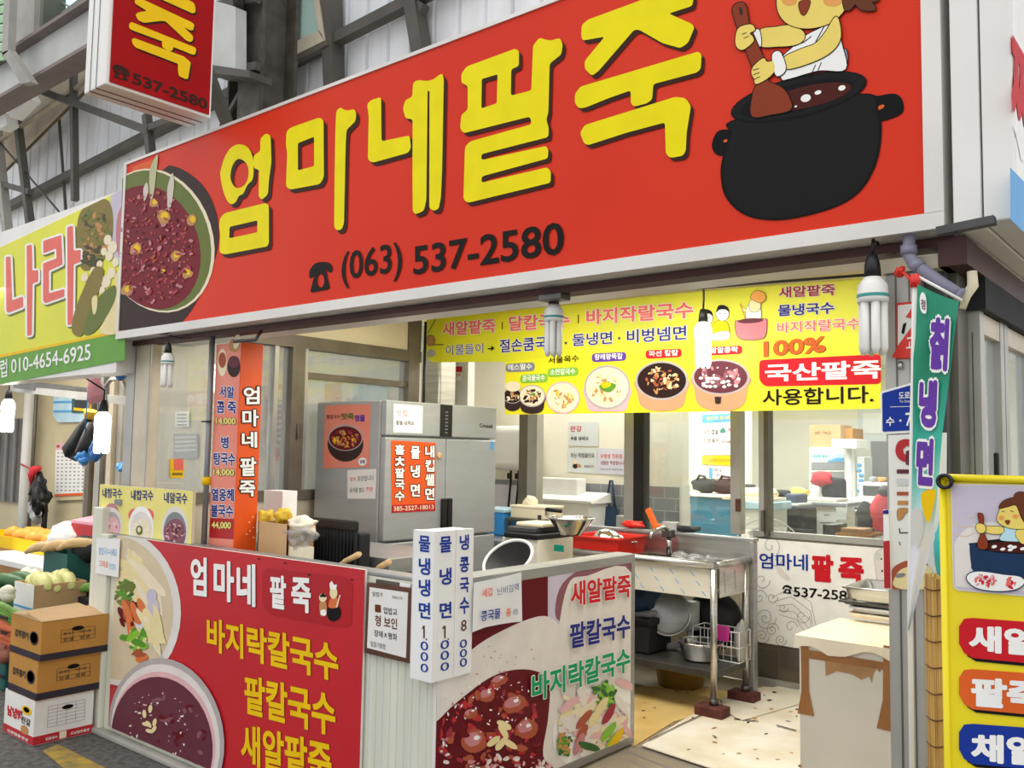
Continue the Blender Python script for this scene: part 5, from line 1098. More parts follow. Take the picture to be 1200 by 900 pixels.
# stove with scale
Y = 4.53
def pq(Y, a, b): return PY(Y).p((a, b))
Y = 4.05; a, b = pq(Y, 588, 645), pq(Y+.34, 672, 645); zt = pq(Y, 620, 632).z; zk = pq(Y, 620, 626).z
S = thing('gas_stove', 'cream gas stove with black top and green knob plate', 'stove', ((a.x+b.x)/2, 4.8, zr))
mb = MB(); mb.rbox(a.x, b.x, Y, Y+.34, .84, zt, 'cabinet_white', .008); mb.box(a.x+.02, b.x-.03, Y-.003, Y, zt-.045, zt-.02, 'grey_paper'); mb.build('body', S)
mb = MB(); g0, g1 = pq(Y, 650, 640), pq(Y, 661, 640); mb.box(g0.x, g1.x, Y-.008, Y-.0005, zt-.05, zt-.015, 'ink_teal'); mb.build('knob_plate', S); mb = MB(); mb.box(a.x+.03, b.x-.03, Y+.03, Y+.31, .151, .84, 'steel_dark'); mb.build('stand', S)
mb = MB(); mb.rbox(a.x+.02, b.x+.0, Y-.01, Y+.35, zt, zk+.0, 'black', .006); mb.build('grate', S)
mb = MB(); mb.rbox(a.x+.0, a.x+.2, Y+.05, Y+.3, zk, zk+.03, 'grey_dark', .006); mb.rbox(a.x+.02, a.x+.22, Y+.1, Y+.3, zk+.03, zk+.055, 'cream', .008); one('cutting_board', mb, 'pale board resting on dark tray on stove top', 'board')
q = pq(Y+.12, 667, 625); basin('mixing_bowl', (q.x, Y+.14, zk+.002), .135, .095, 'chrome', 'large shiny steel mixing bowl on the gas stove', 'bowl', wall=.5)
# red basket with ladles
a, b = pq(4.53, 668, 640), pq(4.85, 758, 640); z0 = zr-.008; z1 = pq(4.53, 700, 630).z
S = thing('plastic_basket', 'red plastic draining basket beside the sink', 'basket', ((a.x+b.x)/2, 4.75, z0))
mb = MB(); i_ = .025
for k in range(4):
    P0 = [(a.x, 4.53), (b.x, 4.53), (b.x, 4.85), (a.x, 4.85)]; p, n = P0[k], P0[(k+1) % 4]
    cxx, cyy = (a.x+b.x)/2, 4.69
    sh_ = lambda t, s_: (cxx+(t[0]-cxx)*s_, cyy+(t[1]-cyy)*s_)
    for s0, s1, th in ((.9, 1, 0),):
        A1, B1 = sh_(p, .9), sh_(n, .9); mb.hexa([(*A1, z0), (*B1, z0), (*sh_(n, .87), z0), (*sh_(p, .87), z0), (*p, z1), (*n, z1), (*sh_(n, .97), z1), (*sh_(p, .97), z1)], 'plastic_red')
mb.box(cxx-(b.x-a.x)*.45, cxx+(b.x-a.x)*.45, 4.55, 4.83, z0, z0+.006, 'plastic_red'); mb.build('body', S)
mb = MB(); ring = [(a.x-.008, 4.522, z1), (b.x+.008, 4.522, z1), (b.x+.008, 4.858, z1), (a.x-.008, 4.858, z1), (a.x-.008, 4.522, z1)]; mb.tube(ring, .008, 'plastic_red', 6); mb.build('rim', S)
q = pq(4.66, 711, 633); mb = MB(); mb.lathe([(0, .1), (.045, .092), (.085, .055), (.098, 0), (.092, 0), (.08, .05), (.04, .084), (0, .092)], (q.x, 4.66, z0+.045), 'chrome', 28, Matrix.Rotation(.25, 3, 'X')); one('steel_bowl', mb, 'upturned shiny steel bowl in the red plastic basket', 'bowl')
q = pq(4.72, 729, 632); mb = MB(); mb.lathe([(0, .05), (.025, .045), (.045, .02), (.05, 0), (.046, 0), (.022, .04), (0, .045)], (q.x+.03, 4.62, z0+.07), 'chrome', 20); mb.tube([(q.x+.01, 4.66, z0+.06), (q.x+.12, 4.70, z0+.075)], .006, 'chrome', 6); one('ladle', mb, 'steel ladle beside upturned bowl in the red basket', 'ladle')
# orange and red things on the splash shelf
q = pq(LY, 745, 620); mb = MB(); mb.ell((q.x-.02, LY, zs+.028), (.085, .03, .026), 'plastic_red', jit=.4); one('red_cloth', mb, 'bright red cloth lying on ledge behind the sink', 'cloth')
q = pq(LY, 764, 620); mb = MB(); mb.obox((q.x, LY, zs+.075), (.04, .025, .13), 'plastic_orange', Matrix.Rotation(-.5, 3, 'Y'), .008); mb.obox((q.x+.06, LY, zs+.022), (.1, .03, .04), 'plastic_orange', None, .01); one('rubber_glove', mb, 'orange rubber glove on ledge behind the sink', 'glove')
q = pq(LY, 786, 620); mb = MB(); mb.rbox(q.x-.05, q.x+.05, LY-.025, LY+.025, zs+.001, zs+.06, 'bag_clear', .006); mb.tube([(q.x+.05, LY, zs+.03), (q.x+.2, LY, zs+.03)], .014, 'grey_dark', 8); mb.ell((q.x+.1, LY, zs+.022), (.08, .02, .02), 'black_soft', jit=.3); one('utensil_tub', mb, 'clear tub of dark utensils on ledge behind the sink', 'tub')
# left kitchen shelf
x0, x1 = pq(5.0, 596, 607).x, pq(5.0, 640, 607).x; zz = pq(5.0, 600, 607).z
S = thing('wall_shelf_rack', 'steel rack with a high shelf beside the refrigerator', 'rack', ((x0+x1)/2, 5.1, TZ)); mb = MB(); mb.rbox(x0-.02, x1+.12, 4.98, 5.28, zz-.02, zz, 'steel_dark', .003); mb.build('shelf', S); mb = MB()
for x in (x0, x1+.1):
    for y in (5.0, 5.26): mb.box(x-.01, x+.01, y-.01, y+.01, TZ+.001, zz-.02, 'steel_dark')
mb.build('posts', S)
mb = MB(); mb.rbox(x0, x1-.03, 5.02, 5.24, zz+.001, zz+.085, 'cream', .006); mb.rbox(x0-.005, x1-.025, 5.015, 5.245, zz+.075, zz+.092, 'paper_cream', .004); one('food_tub', mb, 'cream plastic food tub on the high steel shelf', 'tub')
q = pq(5.1, 619, 596); mb = MB(); mb.ell((q.x, 5.12, zz+.115), (.06, .05, .045), 'paper_cream', jit=.4); one('paper_bag', mb, 'crumpled cream paper bag on top of food tub', 'bag')
q = pq(5.0, 648, 598); mb = MB(); mb.tube([(q.x-.08, 5.03, zz+.075), (q.x+.05, 5.03, zz+.07)], .014, 'black', 8); mb.obox((q.x-.13, 5.03, zz+.06), (.12, .01, .05), 'steel', None, .002); mb.obox((q.x-.13, 5.03, zz+.017), (.03, .03, .032), 'steel_dark'); one('knife', mb, 'kitchen knife with black handle by food tub', 'knife')
mb = MB(); q0, q1 = pq(5.0, 592, 640), pq(5.0, 600, 640); mb.rbox(q0.x-.28, q0.x-.02, 5.0, 5.25, TZ+.001, TZ+.17, 'blue_bag', .01); mb.rbox(q0.x-.29, q0.x-.01, 4.99, 5.26, TZ+.165, TZ+.19, 'light_blue', .006); one('storage_bin', mb, 'blue storage bin with pale lid beside the refrigerator', 'bin')
mb = MB(); mb.rbox(x0+.06, x1+.08, 5.03, 5.24, TZ+.001, TZ+.1, 'cream', .006); one('food_tub', mb, 'cream food tub under the high shelf behind stove', 'tub')

# water heater and back wall things
a, b = PY(6.12).p((583, 525)), PY(6.12).p((626, 525)); zt, zb2 = PY(6.12).p((600, 499)).z, PY(6.12).p((600, 551)).z
S = thing('water_heater', 'white wall hung water heater with dial beside the refrigerator', 'heater', ((a.x+b.x)/2, 6.15, zb2))
mb = MB(); mb.rbox(a.x, b.x, 6.0, 6.278, zb2, zt, 'heater_white', .06, 5); mb.build('tank', S)
q = PY(5.998).p((616, 540)); mb = MB(); mb.lathe([(0, 0), (.025, 0), (.025, .012), (0, .014)], (q.x, 5.999, q.z), 'sign_white', 20, Matrix.Rotation(rad(90), 3, 'X')); ring = [V((q.x+.03*math.cos(k*.3142), 5.996, q.z+.03*math.sin(k*.3142))) for k in range(21)]; mb.tube(ring, .003, 'grey', 5, False); mb.build('dial', S)
mb = MB()
for k in range(2):
    q = PY(6.1).p((597+k*9, 553)); mb.tube([(q.x, 6.12, zb2+.01), (q.x, 6.12, zb2-.09), (q.x-.01, 6.12, zb2-.2), (q.x-.04, 6.14, zb2-.34), (q.x-.05, 6.15, zb2-.46)], .010, 'black', 8); mb.obox((q.x+.0, 6.10, zb2-.05), (.035, .03, .05), 'black', b=.005)
mb.build('hoses', S)
q = PY(6.2).p((592, 575)); mb = MB(); mb.rbox(q.x-.16, q.x+.14, 6.24, 6.275, q.z-.35, q.z+.05, 'lilac_paper', .006); one('wall_panel', mb, 'pale lilac plastic sheet on tile under the water heater', 'panel')
mb = MB(); mb.box(-5.69, -3.5, 5.95, 6.27, .12, .86, 'steel_dark'); mb.rbox(-5.69, -3.48, 5.93, 6.275, .86, .9, 'steel_matt', .004); one('kitchen_worktop', mb, 'steel kitchen worktop along the grey tiled wall', 'worktop')
a, b = PY(5.98).p((612, 600)), PY(5.98).p((694, 600)); zt = PY(5.98).p((650, 585)).z
S = thing('appliance', 'white boxy kitchen appliance with raised top against grey tile', 'appliance', ((a.x+b.x)/2, 6.1, .9)); mb = MB(); mb.rbox(a.x, b.x-.03, 5.98, 6.26, .902, zt-.02, 'white', .012); mb.build('body', S); mb = MB(); mb.hexa([(a.x, 5.97, zt-.02), (b.x, 5.97, zt-.02), (b.x, 6.26, zt-.02), (a.x, 6.26, zt-.02), (a.x, 5.97, zt), (b.x-.01, 5.97, zt), (b.x-.01, 6.26, zt+.06), (a.x, 6.26, zt+.06)], 'white'); mb.build('lid', S)
c1 = PY(6.1).p((675, 575)); mb = MB(); mb.rbox(a.x+.02, c1.x, 6.12, 6.25, zt+.03, zt+.17, 'white', .01); mb.build('upper_box', S)
q = PY(6.2).p((712, 600)); S = thing('shoulder_bag', 'dark navy bag hanging from a hook on grey tile', 'bag', (q.x, 6.25, 1.0)); zt = PY(6.2).p((712, 563)).z; zm_ = PY(6.2).p((712, 594)).z
mb = MB(); mb.hexa([(q.x-.085, 6.2, .95), (q.x+.085, 6.2, .95), (q.x+.085, 6.26, .95), (q.x-.085, 6.26, .95), (q.x-.05, 6.22, zm_), (q.x+.05, 6.22, zm_), (q.x+.05, 6.26, zm_), (q.x-.05, 6.26, zm_)], 'blue_dark'); mb.build('body', S); mb = MB(); mb.tube([(q.x-.045, 6.24, zm_-.01), (q.x-.01, 6.25, zt), (q.x+.01, 6.25, zt), (q.x+.045, 6.24, zm_-.01)], .009, 'blue_dark', 6); mb.build('strap', S)
q = PY(6.1).p((735, 590)); S = thing('soap_dispenser', 'clear pump bottle with green label on tub by tile', 'bottle', (q.x, 6.15, 1.03)); mb = MB(); mb.lathe([(0, 0), (.04, 0), (.042, .1), (.03, .14), (.012, .15), (0, .15)], (q.x, 6.15, 1.06), 'film_plastic', 16); mb.lathe([(.0425, .04), (.0432, .04), (.0432, .1), (.0425, .1)], (q.x, 6.15, 1.06), 'ink_green', 16); mb.build('bottle', S); mb = MB(); mb.tube([(q.x, 6.15, 1.21), (q.x, 6.15, 1.27), (q.x-.04, 6.13, 1.265)], .008, 'white', 6); mb.build('pump', S)
mb = MB(); mb.rbox(q.x-.08, q.x+.06, 6.06, 6.22, .902, 1.058, 'bag_clear', .008); one('storage_tub', mb, 'clear storage tub under the pump bottle by tile', 'tub')
BW = PY(6.297)
def note(pts, m, label, lines_):
    S = thing('wall_notice', label, 'notice', BW.p(pts[0])); mb = MB(); slab(mb, BW, pts, m, .001, .003); mb.build('sheet', S); mb = MB()
    for s_, bl, br, tl, mm in lines_: text(mb, BW, s_, bl, br, tl, mm, .01, off=.005)
    mb.build('lettering', S)
note([(666.5, 494.5), (701.5, 494.5), (701.5, 523), (666.5, 522.5)], 'grey_paper', 'grey notice with red heading, upper left of three on kitchen wall', [('만강', (669, 506), (682, 506), (669, 499), 'ink_red'), ('부을 냄세요', (669, 516), (690, 516), (669, 511.5), 'ink_dark')])
note([(666, 525), (700, 525.5), (700, 555), (665.5, 553)], 'grey_paper', 'grey notice with small pot drawing, lower left of three on kitchen wall', [('우는 직접끓인요', (669, 536.5), (697, 536.5), (669, 531), 'ink_dark'), ('맛집입니다', (685, 548), (696, 548), (685, 545), 'ink_dark')])
note([(700.5, 525.5), (737, 526.5), (736.5, 557), (700.5, 555)], 'lilac_paper', 'lilac notice, lower right of three on kitchen wall', [('우렁쌈 전문점', (704, 537), (729, 537), (704, 532), 'ink_salmon'), ('김밥은 주문합니다', (704, 544.5), (732, 545), (704, 540), 'ink_soup_light'), ('영업시간은 매일하세요', (704, 551), (730, 551.5), (704, 548.5), 'ink_grey')])
o = bpy.data.objects['wall_notice.001']; mb = MB(); pr(mb, BW, ellp(674.5, 546, 3, 3), 'ink_dark', .005); pr(mb, BW, ellp(674.5, 541.5, 2, 2.5), 'ink_skin_pale', .0052); pr(mb, BW, ellp(679, 546, 2.5, 2), 'ink_tan', .005); mb.build('drawing', o)
# red notice and switch on the wall left of the heater
RW = PY(5.326); mb = MB(); slab(mb, RW, [(531.5, 429.5), (542, 429.5), (542, 446), (531.5, 446)], 'ink_white', .002, .002); pr(mb, RW, [(531.5, 429.5), (542, 429.5), (542, 436), (531.5, 436)], 'ink_red', .003); text(mb, RW, '금연', (533, 441), (540, 441), (533, 437.5), 'ink_red', .02, off=.0035); 
o = one('small_notice', mb, 'small red and white notice on post above the refrigerator', 'notice')
q0, q1 = RW.p((526, 440)), RW.p((548, 440)); mb = MB(); mb.box(q0.x, q1.x, 5.33, 5.41, .95, 2.56, 'sign_white'); struct(mb.build('trim_10'))
# cluster of dark pipes beside the banner
mb = MB(); q = PY(4.7).p((491, 420)); mb.tube([(q.x-.0, 4.69, 2.55), (q.x-.0, 4.69, 2.3), (q.x-.05, 4.7, 2.18), (q.x-.10, 4.7, 2.1)], .022, 'plastic_green', 10); mb.tube([(q.x+.06, 4.7, 2.5), (q.x+.06, 4.7, 1.6)], .01, 'black', 6); one('pipe', mb, 'dark green hose bending down beside left end of yellow banner', 'pipe')
mb = MB(); q0, q1 = PY(5.1).p((492, 450)), PY(5.1).p((520, 450)); mb.rbox(q0.x, q1.x, 5.05, 5.25, TZ+.2, 2.56, 'steel', .02, 3); one('duct', mb, 'shiny steel duct rising behind the refrigerator', 'duct')

# ================================================================== YELLOW BANNER
BN = PY(4.75); S = thing('menu_banner', 'long yellow menu banner hung under shopfront ceiling', 'banner', (-3.1, 4.75, 1.8))
up_ = [(498, 372), (1033, 324), (1033, 373), (592, 425), (498, 425)]
tp = [(499, 372), (560, 367.5), (640, 360), (760, 347), (880, 336.5), (1032.5, 324.5)]
mb = MB(); slab(mb, BN, tp + [(1032.5, 392), (884, 401), (592, 424), (506, 424.5), (499.5, 418)], 'banner_lime', .004); slab(mb, BN, [(592, 424), (884, 399), (884, 481.5), (592, 486)], 'banner_yellow', .004, .001); slab(mb, BN, [(884, 399), (1032.5, 390), (1032.5, 479), (884, 481.5)], 'banner_yellow', .004, .002); mb.build('sheet', S)
mb = MB(); ow = dict(out='ink_white', off=.005, outw=.035)
text(mb, BN, '새알팥죽', (519, 394), (581, 390), (519, 378), 'ink_salmon', .03, **ow); text(mb, BN, '달칼국수', (597, 388.5), (668, 384), (597, 371), 'ink_salmon', .03, **ow); text(mb, BN, '바지작랄국수', (687.5, 381), (813, 372.5), (687.5, 363), 'ink_salmon', .03, **ow)
line(mb, BN, [(589, 377), (589, 386)], 1, 'ink_brown', .004); line(mb, BN, [(678, 369), (678, 379)], 1, 'ink_brown', .004)
text(mb, BN, '이물들이', (523, 416.5), (567, 414), (523, 405), 'ink_navy', .0, **ow); text(mb, BN, '절손쿰국수', (586, 413.5), (656, 409), (586, 398), 'ink_navy', .02, **ow); text(mb, BN, '둘냉면', (671, 406), (718, 403), (671, 391.5), 'ink_navy', .02, **ow); text(mb, BN, '비벙넴면', (735, 402.5), (805, 398), (735, 386.5), 'ink_navy', .02, **ow)
for p in ((663.5, 402), (726, 396.5)): pr(mb, BN, ellp(*p, 1.4, 1.4, 0, 10), 'ink_navy', .005)
pr(mb, BN, [(572, 408), (576, 408), (576, 405), (580, 408), (576, 411.5), (576, 409.5), (572, 409.5)], 'ink_black', .004)
text(mb, BN, '새알팥죽', (913, 349.5), (979, 346), (913, 336.5), 'ink_soup_light', .03, **ow); text(mb, BN, '물냉국수', (912, 371), (978, 367.5), (912, 357.5), 'ink_navy', .03, **ow); text(mb, BN, '바지작랄국수', (911, 391), (1009, 385.5), (911, 378), 'ink_salmon', .02, **ow)
text(mb, BN, '100%', (895.5, 418.5), (968, 413), (895.5, 400.5), 'ink_orange', .03, 'ink_black', .007, .012)
pr(mb, BN, rnd([(890, 422), (1032.5, 415), (1032.5, 450), (897, 453), (890, 446)], 5), 'ink_red', .004); text(mb, BN, '국산팥죽', (897, 447.5), (1033, 443.5), (897, 427), 'ink_white', .03, off=.006)
text(mb, BN, '사용합니다.', (894, 475.5), (1024, 472), (894, 456.5), 'ink_black', .015, off=.006)
text(mb, BN, '서물목수', (643, 426.5), (679, 423.5), (643, 419), 'ink_black', .01, off=.005)
for (x, y, w_, s_, m_) in ((610, 430.5, 17, '메스말수', 'ink_grey'), (626, 443.5, 16, '콩국물국수', 'ink_limegreen'), (660, 436, 18, '소면칼국수', 'ink_limegreen'), (714, 418.5, 20, '랑레왕뚝칼', 'ink_purple'), (778, 414.5, 21, '파선 칼칼', 'ink_red'), (845, 411, 25, '사알알콩락', 'ink_red')):
    pr(mb, BN, rnd([(x-w_, y-4.6+w_*.03), (x+w_, y-5.4-w_*.03), (x+w_, y+4.6-w_*.03), (x-w_, y+5.4+w_*.03)], 4), m_, .004); text(mb, BN, s_, (x-w_*.82, y+3.6), (x+w_*.82, y+3.6-w_*.06), (x-w_*.82, y-3.4), 'ink_white', .02, off=.006)
mb.build('lettering', S)
mb = MB()
def foodbowl(x, y, rx, ry, outer, inner, bits, n, sz, deep=0, cl=None):
    if deep: pr(mb, BN, cr([(x-rx, y), (x-rx*.93, y+ry*.6), (x-rx*.75, y+ry+deep*.6), (x, y+ry+deep), (x+rx*.75, y+ry+deep*.6), (x+rx*.93, y+ry*.6), (x+rx, y), (x, y-ry*.5)]), outer, .004, cl)
    pr(mb, BN, ellp(x, y, rx, ry), outer if not deep else 'ink_bowl_grey', .0045, cl); pr(mb, BN, ellp(x, y, rx*.92, ry*.9), inner, .005, cl); scat(mb, BN, x, y, rx*.65, ry*.6, n, bits, sz, .0055, cl)
cl = [(592, 425), (884, 400), (884, 481.5), (592, 486)]
foodbowl(601, 464, 11, 9, 'ink_dark', 'ink_coffee', ['ink_cream', 'ink_tan', 'ink_dark'], 30, 1.5, 9, cl); pr(mb, BN, ellp(602, 453, 9, 6), 'ink_cream', .0085, cl)
foodbowl(624, 464, 15.5, 13, 'ink_dark', 'ink_cream', ['ink_coffee', 'ink_noodle', 'ink_tan', 'ink_dark'], 50, 1.6, 8, cl); pr(mb, BN, ellp(626, 462, 2.5, 1.5), 'ink_leafgreen', .0095, cl)
foodbowl(660, 466, 20, 19, 'ink_pinkish', 'ink_cream', ['ink_noodle', 'ink_tan', 'ink_cream', 'ink_gold'], 40, 1.8, 0, cl)
foodbowl(712, 454, 27, 26, 'ink_pinkish', 'ink_cream', ['ink_noodle', 'ink_cream', 'ink_tan'], 70, 2.2, 2, cl); pr(mb, BN, ellp(713, 453, 9, 6, 0, 16, .4), 'ink_leafgreen', .010, cl); pr(mb, BN, ellp(711, 451, 6, 3.5, 0, 12, .4), 'ink_gold', .0103, cl)
foodbowl(776, 446, 31, 23, 'ink_copper', 'ink_coffee', ['ink_tan', 'ink_meat', 'ink_noodle', 'ink_coffee'], 110, 2.0, 13, cl)
foodbowl(845, 442, 34, 21, 'ink_copper', 'ink_plum', ['ink_plum', 'ink_soup_pink', 'ink_plum_light'], 40, 3.0, 20, cl)
for k in range(34):
    a_ = random.random()*6.28; q_ = math.sqrt(random.random())*.9; pr(mb, BN, ellp(845+28*q_*math.cos(a_), 443+16*q_*math.sin(a_), 1.2+1.3*(math.sin(a_) > 0), .9+.8*(math.sin(a_) > 0), 0, 8), 'ink_white', .0105, cl)
pr(mb, BN, [(838, 465), (846, 465), (845, 473), (839, 473)], 'ink_dark', .008, cl)
mb.build('food_pictures', S)
mb = MB()   # little cooks drawn on the banner
for x, y in ((828, 373), (847, 368)):
    put_ink(mb, BN, ellp(x, y, 7.5, 8, 0, 16), 'ink_white', .004, o=.5, n=1); pr(mb, BN, cr([(x-7, y-2), (x-5, y-9), (x, y-10.5), (x+6, y-8), (x+8, y-2), (x+4, y-5), (x-3, y-5)]), 'ink_pot', .0048)
    for dx in (-3, 3): line(mb, BN, [(x+dx-1.3, y), (x+dx+1.3, y-.5)], .6, 'ink_pot', .005)
put_ink(mb, BN, cr([(835, 383), (842, 376), (852, 378), (855, 388), (852, 397), (836, 398)]), 'ink_gold', .0038, o=.5, n=1); put_ink(mb, BN, cr([(834, 392), (853, 388), (854, 397), (836, 399)]), 'ink_white', .0044, o=.4, n=1)
put_ink(mb, BN, cr([(862, 378), (866, 376), (895, 374), (899, 377), (897, 394), (888, 398), (872, 398), (864, 393)]), 'ink_pot_pink', .0046, o=.6, n=1); pr(mb, BN, ellp(880, 376, 15, 3, -.06), 'ink_plum', .0055)
put_ink(mb, BN, cr([(876, 375), (876, 360), (884, 354), (891, 360), (891, 374)]), 'ink_white', .0048, o=.5, n=1); put_ink(mb, BN, ellp(885, 358, 7, 8, .1, 16), 'ink_skin_pale', .0056, o=.5, n=1); put_ink(mb, BN, cr([(880, 348), (886, 341), (895, 343), (898, 350), (892, 355), (884, 352)]), 'ink_cheek', .0062, o=.5, n=1); line(mb, BN, [(868, 356), (874, 374)], 1.2, 'ink_tan', .0062); line(mb, BN, [(870, 362), (878, 366)], 2.2, 'ink_skin_pale', .0060)
put_ink(mb, BN, ellp(505, 399, 5, 6, 0, 14), 'ink_tan', .0042, o=.5, n=1); pr(mb, BN, ellp(506, 414, 5, 4), 'ink_bowl_grey', .0045); line(mb, BN, [(502, 390), (511, 374)], .7, 'ink_dark', .004); line(mb, BN, [(507, 404), (520, 404)], 1.4, 'ink_mush', .004)
mb.build('cook_pictures', S)
mb = MB(); cab = [PY(4.7).p(q) for q in ((497, 371), (560, 366), (660, 354), (780, 341), (900, 331), (1031, 321))]; mb.tube(cab, .008, 'black', 6); one('cable', mb, 'black cable running along top edge of yellow banner', 'cable')

# ================================================================== PARTITION SIGN
WP = PY(5.335); S = thing('shop_sign', 'low white sign panel with blue and red lettering behind the sink', 'sign', (-1.8, 5.33, .4))
za, zb3 = WP.p((886, 752)).z, WP.p((886, 631)).z; xa = WP.p((885.5, 690)).x
mb = MB(); mb.box(xa, -.9, 5.335, 5.345, za, zb3, 'ink_white'); mb.build('sheet', S)
wp = [W2P((a, 5.335, b)) for a, b in ((xa, zb3), (-.9, zb3), (-.9, za), (xa, za))]
mb = MB(); text(mb, WP, '엄마네', (890, 666), (947, 669), (890, 647.5), 'ink_darkblue', .015, off=.003)
U_ = lambda x, y: (740+x/3.75, 480+y/3.75)
text(mb, WP, '팥', (951, 681), (977, 683), (951, 649), 'ink_red', .05, off=.003); text(mb, WP, '죽', (982.5, 684), (1012.5, 686), (982.5, 652.5), 'ink_red', .05, off=.003)
text(mb, WP, '537-2580', (930, 699), (1003, 705), (930, 687.5), 'ink_black', .02, off=.003)
prh(mb, WP, cr([(917,690),(919,686.5),(923,685.5),(928,688),(928,690),(926,690),(924,688.5),(920,688),(919,690.5)], 3), None, 'ink_black', .003); prh(mb, WP, rnd([(920.5,690),(926,690.5),(928,696),(917.5,695)], 1), ellp(922.8, 693, 1.7, 1.4, 0, 10), 'ink_black', .0031)
mb.build('lettering', S)
mb = MB()
def spiral(cx, cy, r, turns, sgn=1, ph=0):
    n = int(turns*14); line(mb, WP, [(cx+r*(1-k/n)*math.cos(ph+sgn*k/14*6.283), cy+r*1.1*(1-k/n)*math.sin(ph+sgn*k/14*6.283)) for k in range(n)], .6, 'ink_line', .002, wp)
for a in ((893, 680, 10, 1.4), (897, 724, 13, 2.2), (905, 738, 8, 2, -1), (893, 745, 9, 2), (915, 750, 7, 2), (903, 640, 12, 1.4, -1, 1), (908, 655, 9, 1.3), (927, 735, 8, 1.2, -1), (940, 722, 9, 1.3), (890, 700, 9, 1.6, -1), (905, 700, 7, 1.4), (918, 712, 6, 1.4)): spiral(*a)
for k in range(5): line(mb, WP, [(905+k*2, 700+k*5), (925+k*2, 690+k*9), (950, 705+k*11), (958-k*4, 740+k*5)], .5, 'ink_line', .002, wp)
pr(mb, WP, cr([(910, 660), (918, 668), (926, 678), (922, 680), (912, 672)]), 'ink_bowl', .0018, wp)
put_ink(mb, WP, cr([(1025, 652), (1030, 645), (1040, 645), (1042, 690), (1030, 690), (1027, 670)]), 'ink_bowl', .0018, o=.5, n=1, em='ink_line'); pr(mb, WP, ellp(1029, 652, 3.5, 5), 'ink_lightgrey', .003); pr(mb, WP, ellp(1033, 655, 1, 1), 'ink_black', .0032); pr(mb, WP, ellp(1034, 669, 1, 1.4), 'ink_black', .0032)
mb.build('line_drawing', S)

# ================================================================== DINING ROOM
def pyb(xa, ya, xb, yb, Y, dep, mb, m, r=.0, z0=None):   # block whose front fills a picture rectangle at distance Y
    a, b = PY(Y).p((xa, ya)), PY(Y).p((xb, yb)); z0 = b.z if z0 is None else z0
    mb.rbox(a.x, b.x, Y, Y+dep, z0, a.z, m, r) if r else mb.box(a.x, b.x, Y, Y+dep, z0, a.z, m)
    return a, b
FL = .122
S = thing('booth_bench', 'teal booth partition with pale ledge behind dining room glass', 'bench', (-4.3, 8.3, FL))
mb = MB(); a, b = pyb(800, 581, 866, 640, 8.3, .45, mb, 'teal', .01, FL); mb.build('body', S); mb = MB(); mb.rbox(a.x-.02, b.x+.02, 8.27, 8.78, a.z, a.z+.03, 'sign_white', .005); mb.build('ledge', S); zl = a.z+.031
for i, (x, r_, lab) in enumerate(((820, .15, 'black handbag on the teal booth ledge, nearest grey tile'), (848, .19, 'wide black handbag on the teal booth ledge beside aluminium post'))):
    q = PY(8.4).p((x, 575)); mb = MB(); mb.ell((q.x, 8.5, zl+.075), (r_, .12, .075), 'black_soft', jit=.3, seg=16); mb.tube([(q.x-r_*.5, 8.45, zl+.10), (q.x-r_*.2, 8.45, zl+.18), (q.x+r_*.2, 8.45, zl+.17), (q.x+r_*.4, 8.45, zl+.1)], .014, 'black', 6); one('handbag', mb, lab, 'bag', 'black bags on booth ledge')
mb = MB(); pyb(756, 590, 790, 640, 6.7, .3, mb, 'bag_clear', .01, FL)
for k in range(10):
    a, b = PY(6.69).p((757+k*3.2, 594)), PY(6.69).p((758+k*3.2, 612)); mb.box(a.x, a.x+.012, 6.69, 6.70, b.z, a.z, 'grey')
one('slatted_bin', mb, 'pale grey slatted bin in front of the teal booth', 'bin')
q = PY(6.5).p((768, 600)); mb = MB(); mb.tube([(q.x+.02, 6.5, 1.0), (q.x, 6.5, 1.33)], .018, 'white', 8); mb.rbox(q.x-.06, q.x+.1, 6.46, 6.56, FL, 1.0, 'black_soft', .01); one('dust_brush', mb, 'white handled brush standing in black holder near sink', 'brush')
WPO = PY(8.99); S = thing('wall_poster', 'tall white information poster with blue header on dining wall', 'poster', (-5, 9, 1.8))
mb = MB(); slab(mb, WPO, [(823, 486), (866, 484), (866, 533), (823, 533)], 'white_paper', .004); pr(mb, WPO, [(823, 486), (866, 484), (866, 494), (823, 496)], 'ink_skyblue', .002); mb.build('sheet', S)
mb = MB(); text(mb, WPO, '원산지 표시판', (828, 492.5), (858, 491.5), (828, 488), 'ink_gold', .02, off=.004); text(mb, WPO, '모인찹쌀', (825, 509), (842, 509), (825, 503), 'ink_dark', .01, off=.003); text(mb, WPO, '이남에서', (825, 519), (842, 519), (825, 513), 'ink_dark', .01, off=.003); text(mb, WPO, '국산배추', (845, 520), (860, 520), (845, 516), 'ink_soup', .01, off=.003); pr(mb, WPO, cr([(844, 507), (845, 503), (848, 501), (850, 504), (850, 507)]), 'ink_teal', .003); text(mb, WPO, '쌀콩', (853, 505), (860, 505), (853, 501), 'ink_red', .01, off=.003); mb.build('lettering', S)
S = thing('wall_poster', 'yellow strip notice under the information poster on dining wall', 'poster', (-5, 9, 1.6)); mb = MB(); slab(mb, WPO, rnd([(823, 534), (866, 534), (866, 546), (823, 544)], 1), 'ink_gold', .006, .006); mb.build('sheet', S); mb = MB(); text(mb, WPO, '으뜸한우곰탕국밥', (829, 541.5), (858, 542), (829, 537.5), 'ink_mush', .0, off=.008); mb.build('lettering', S)
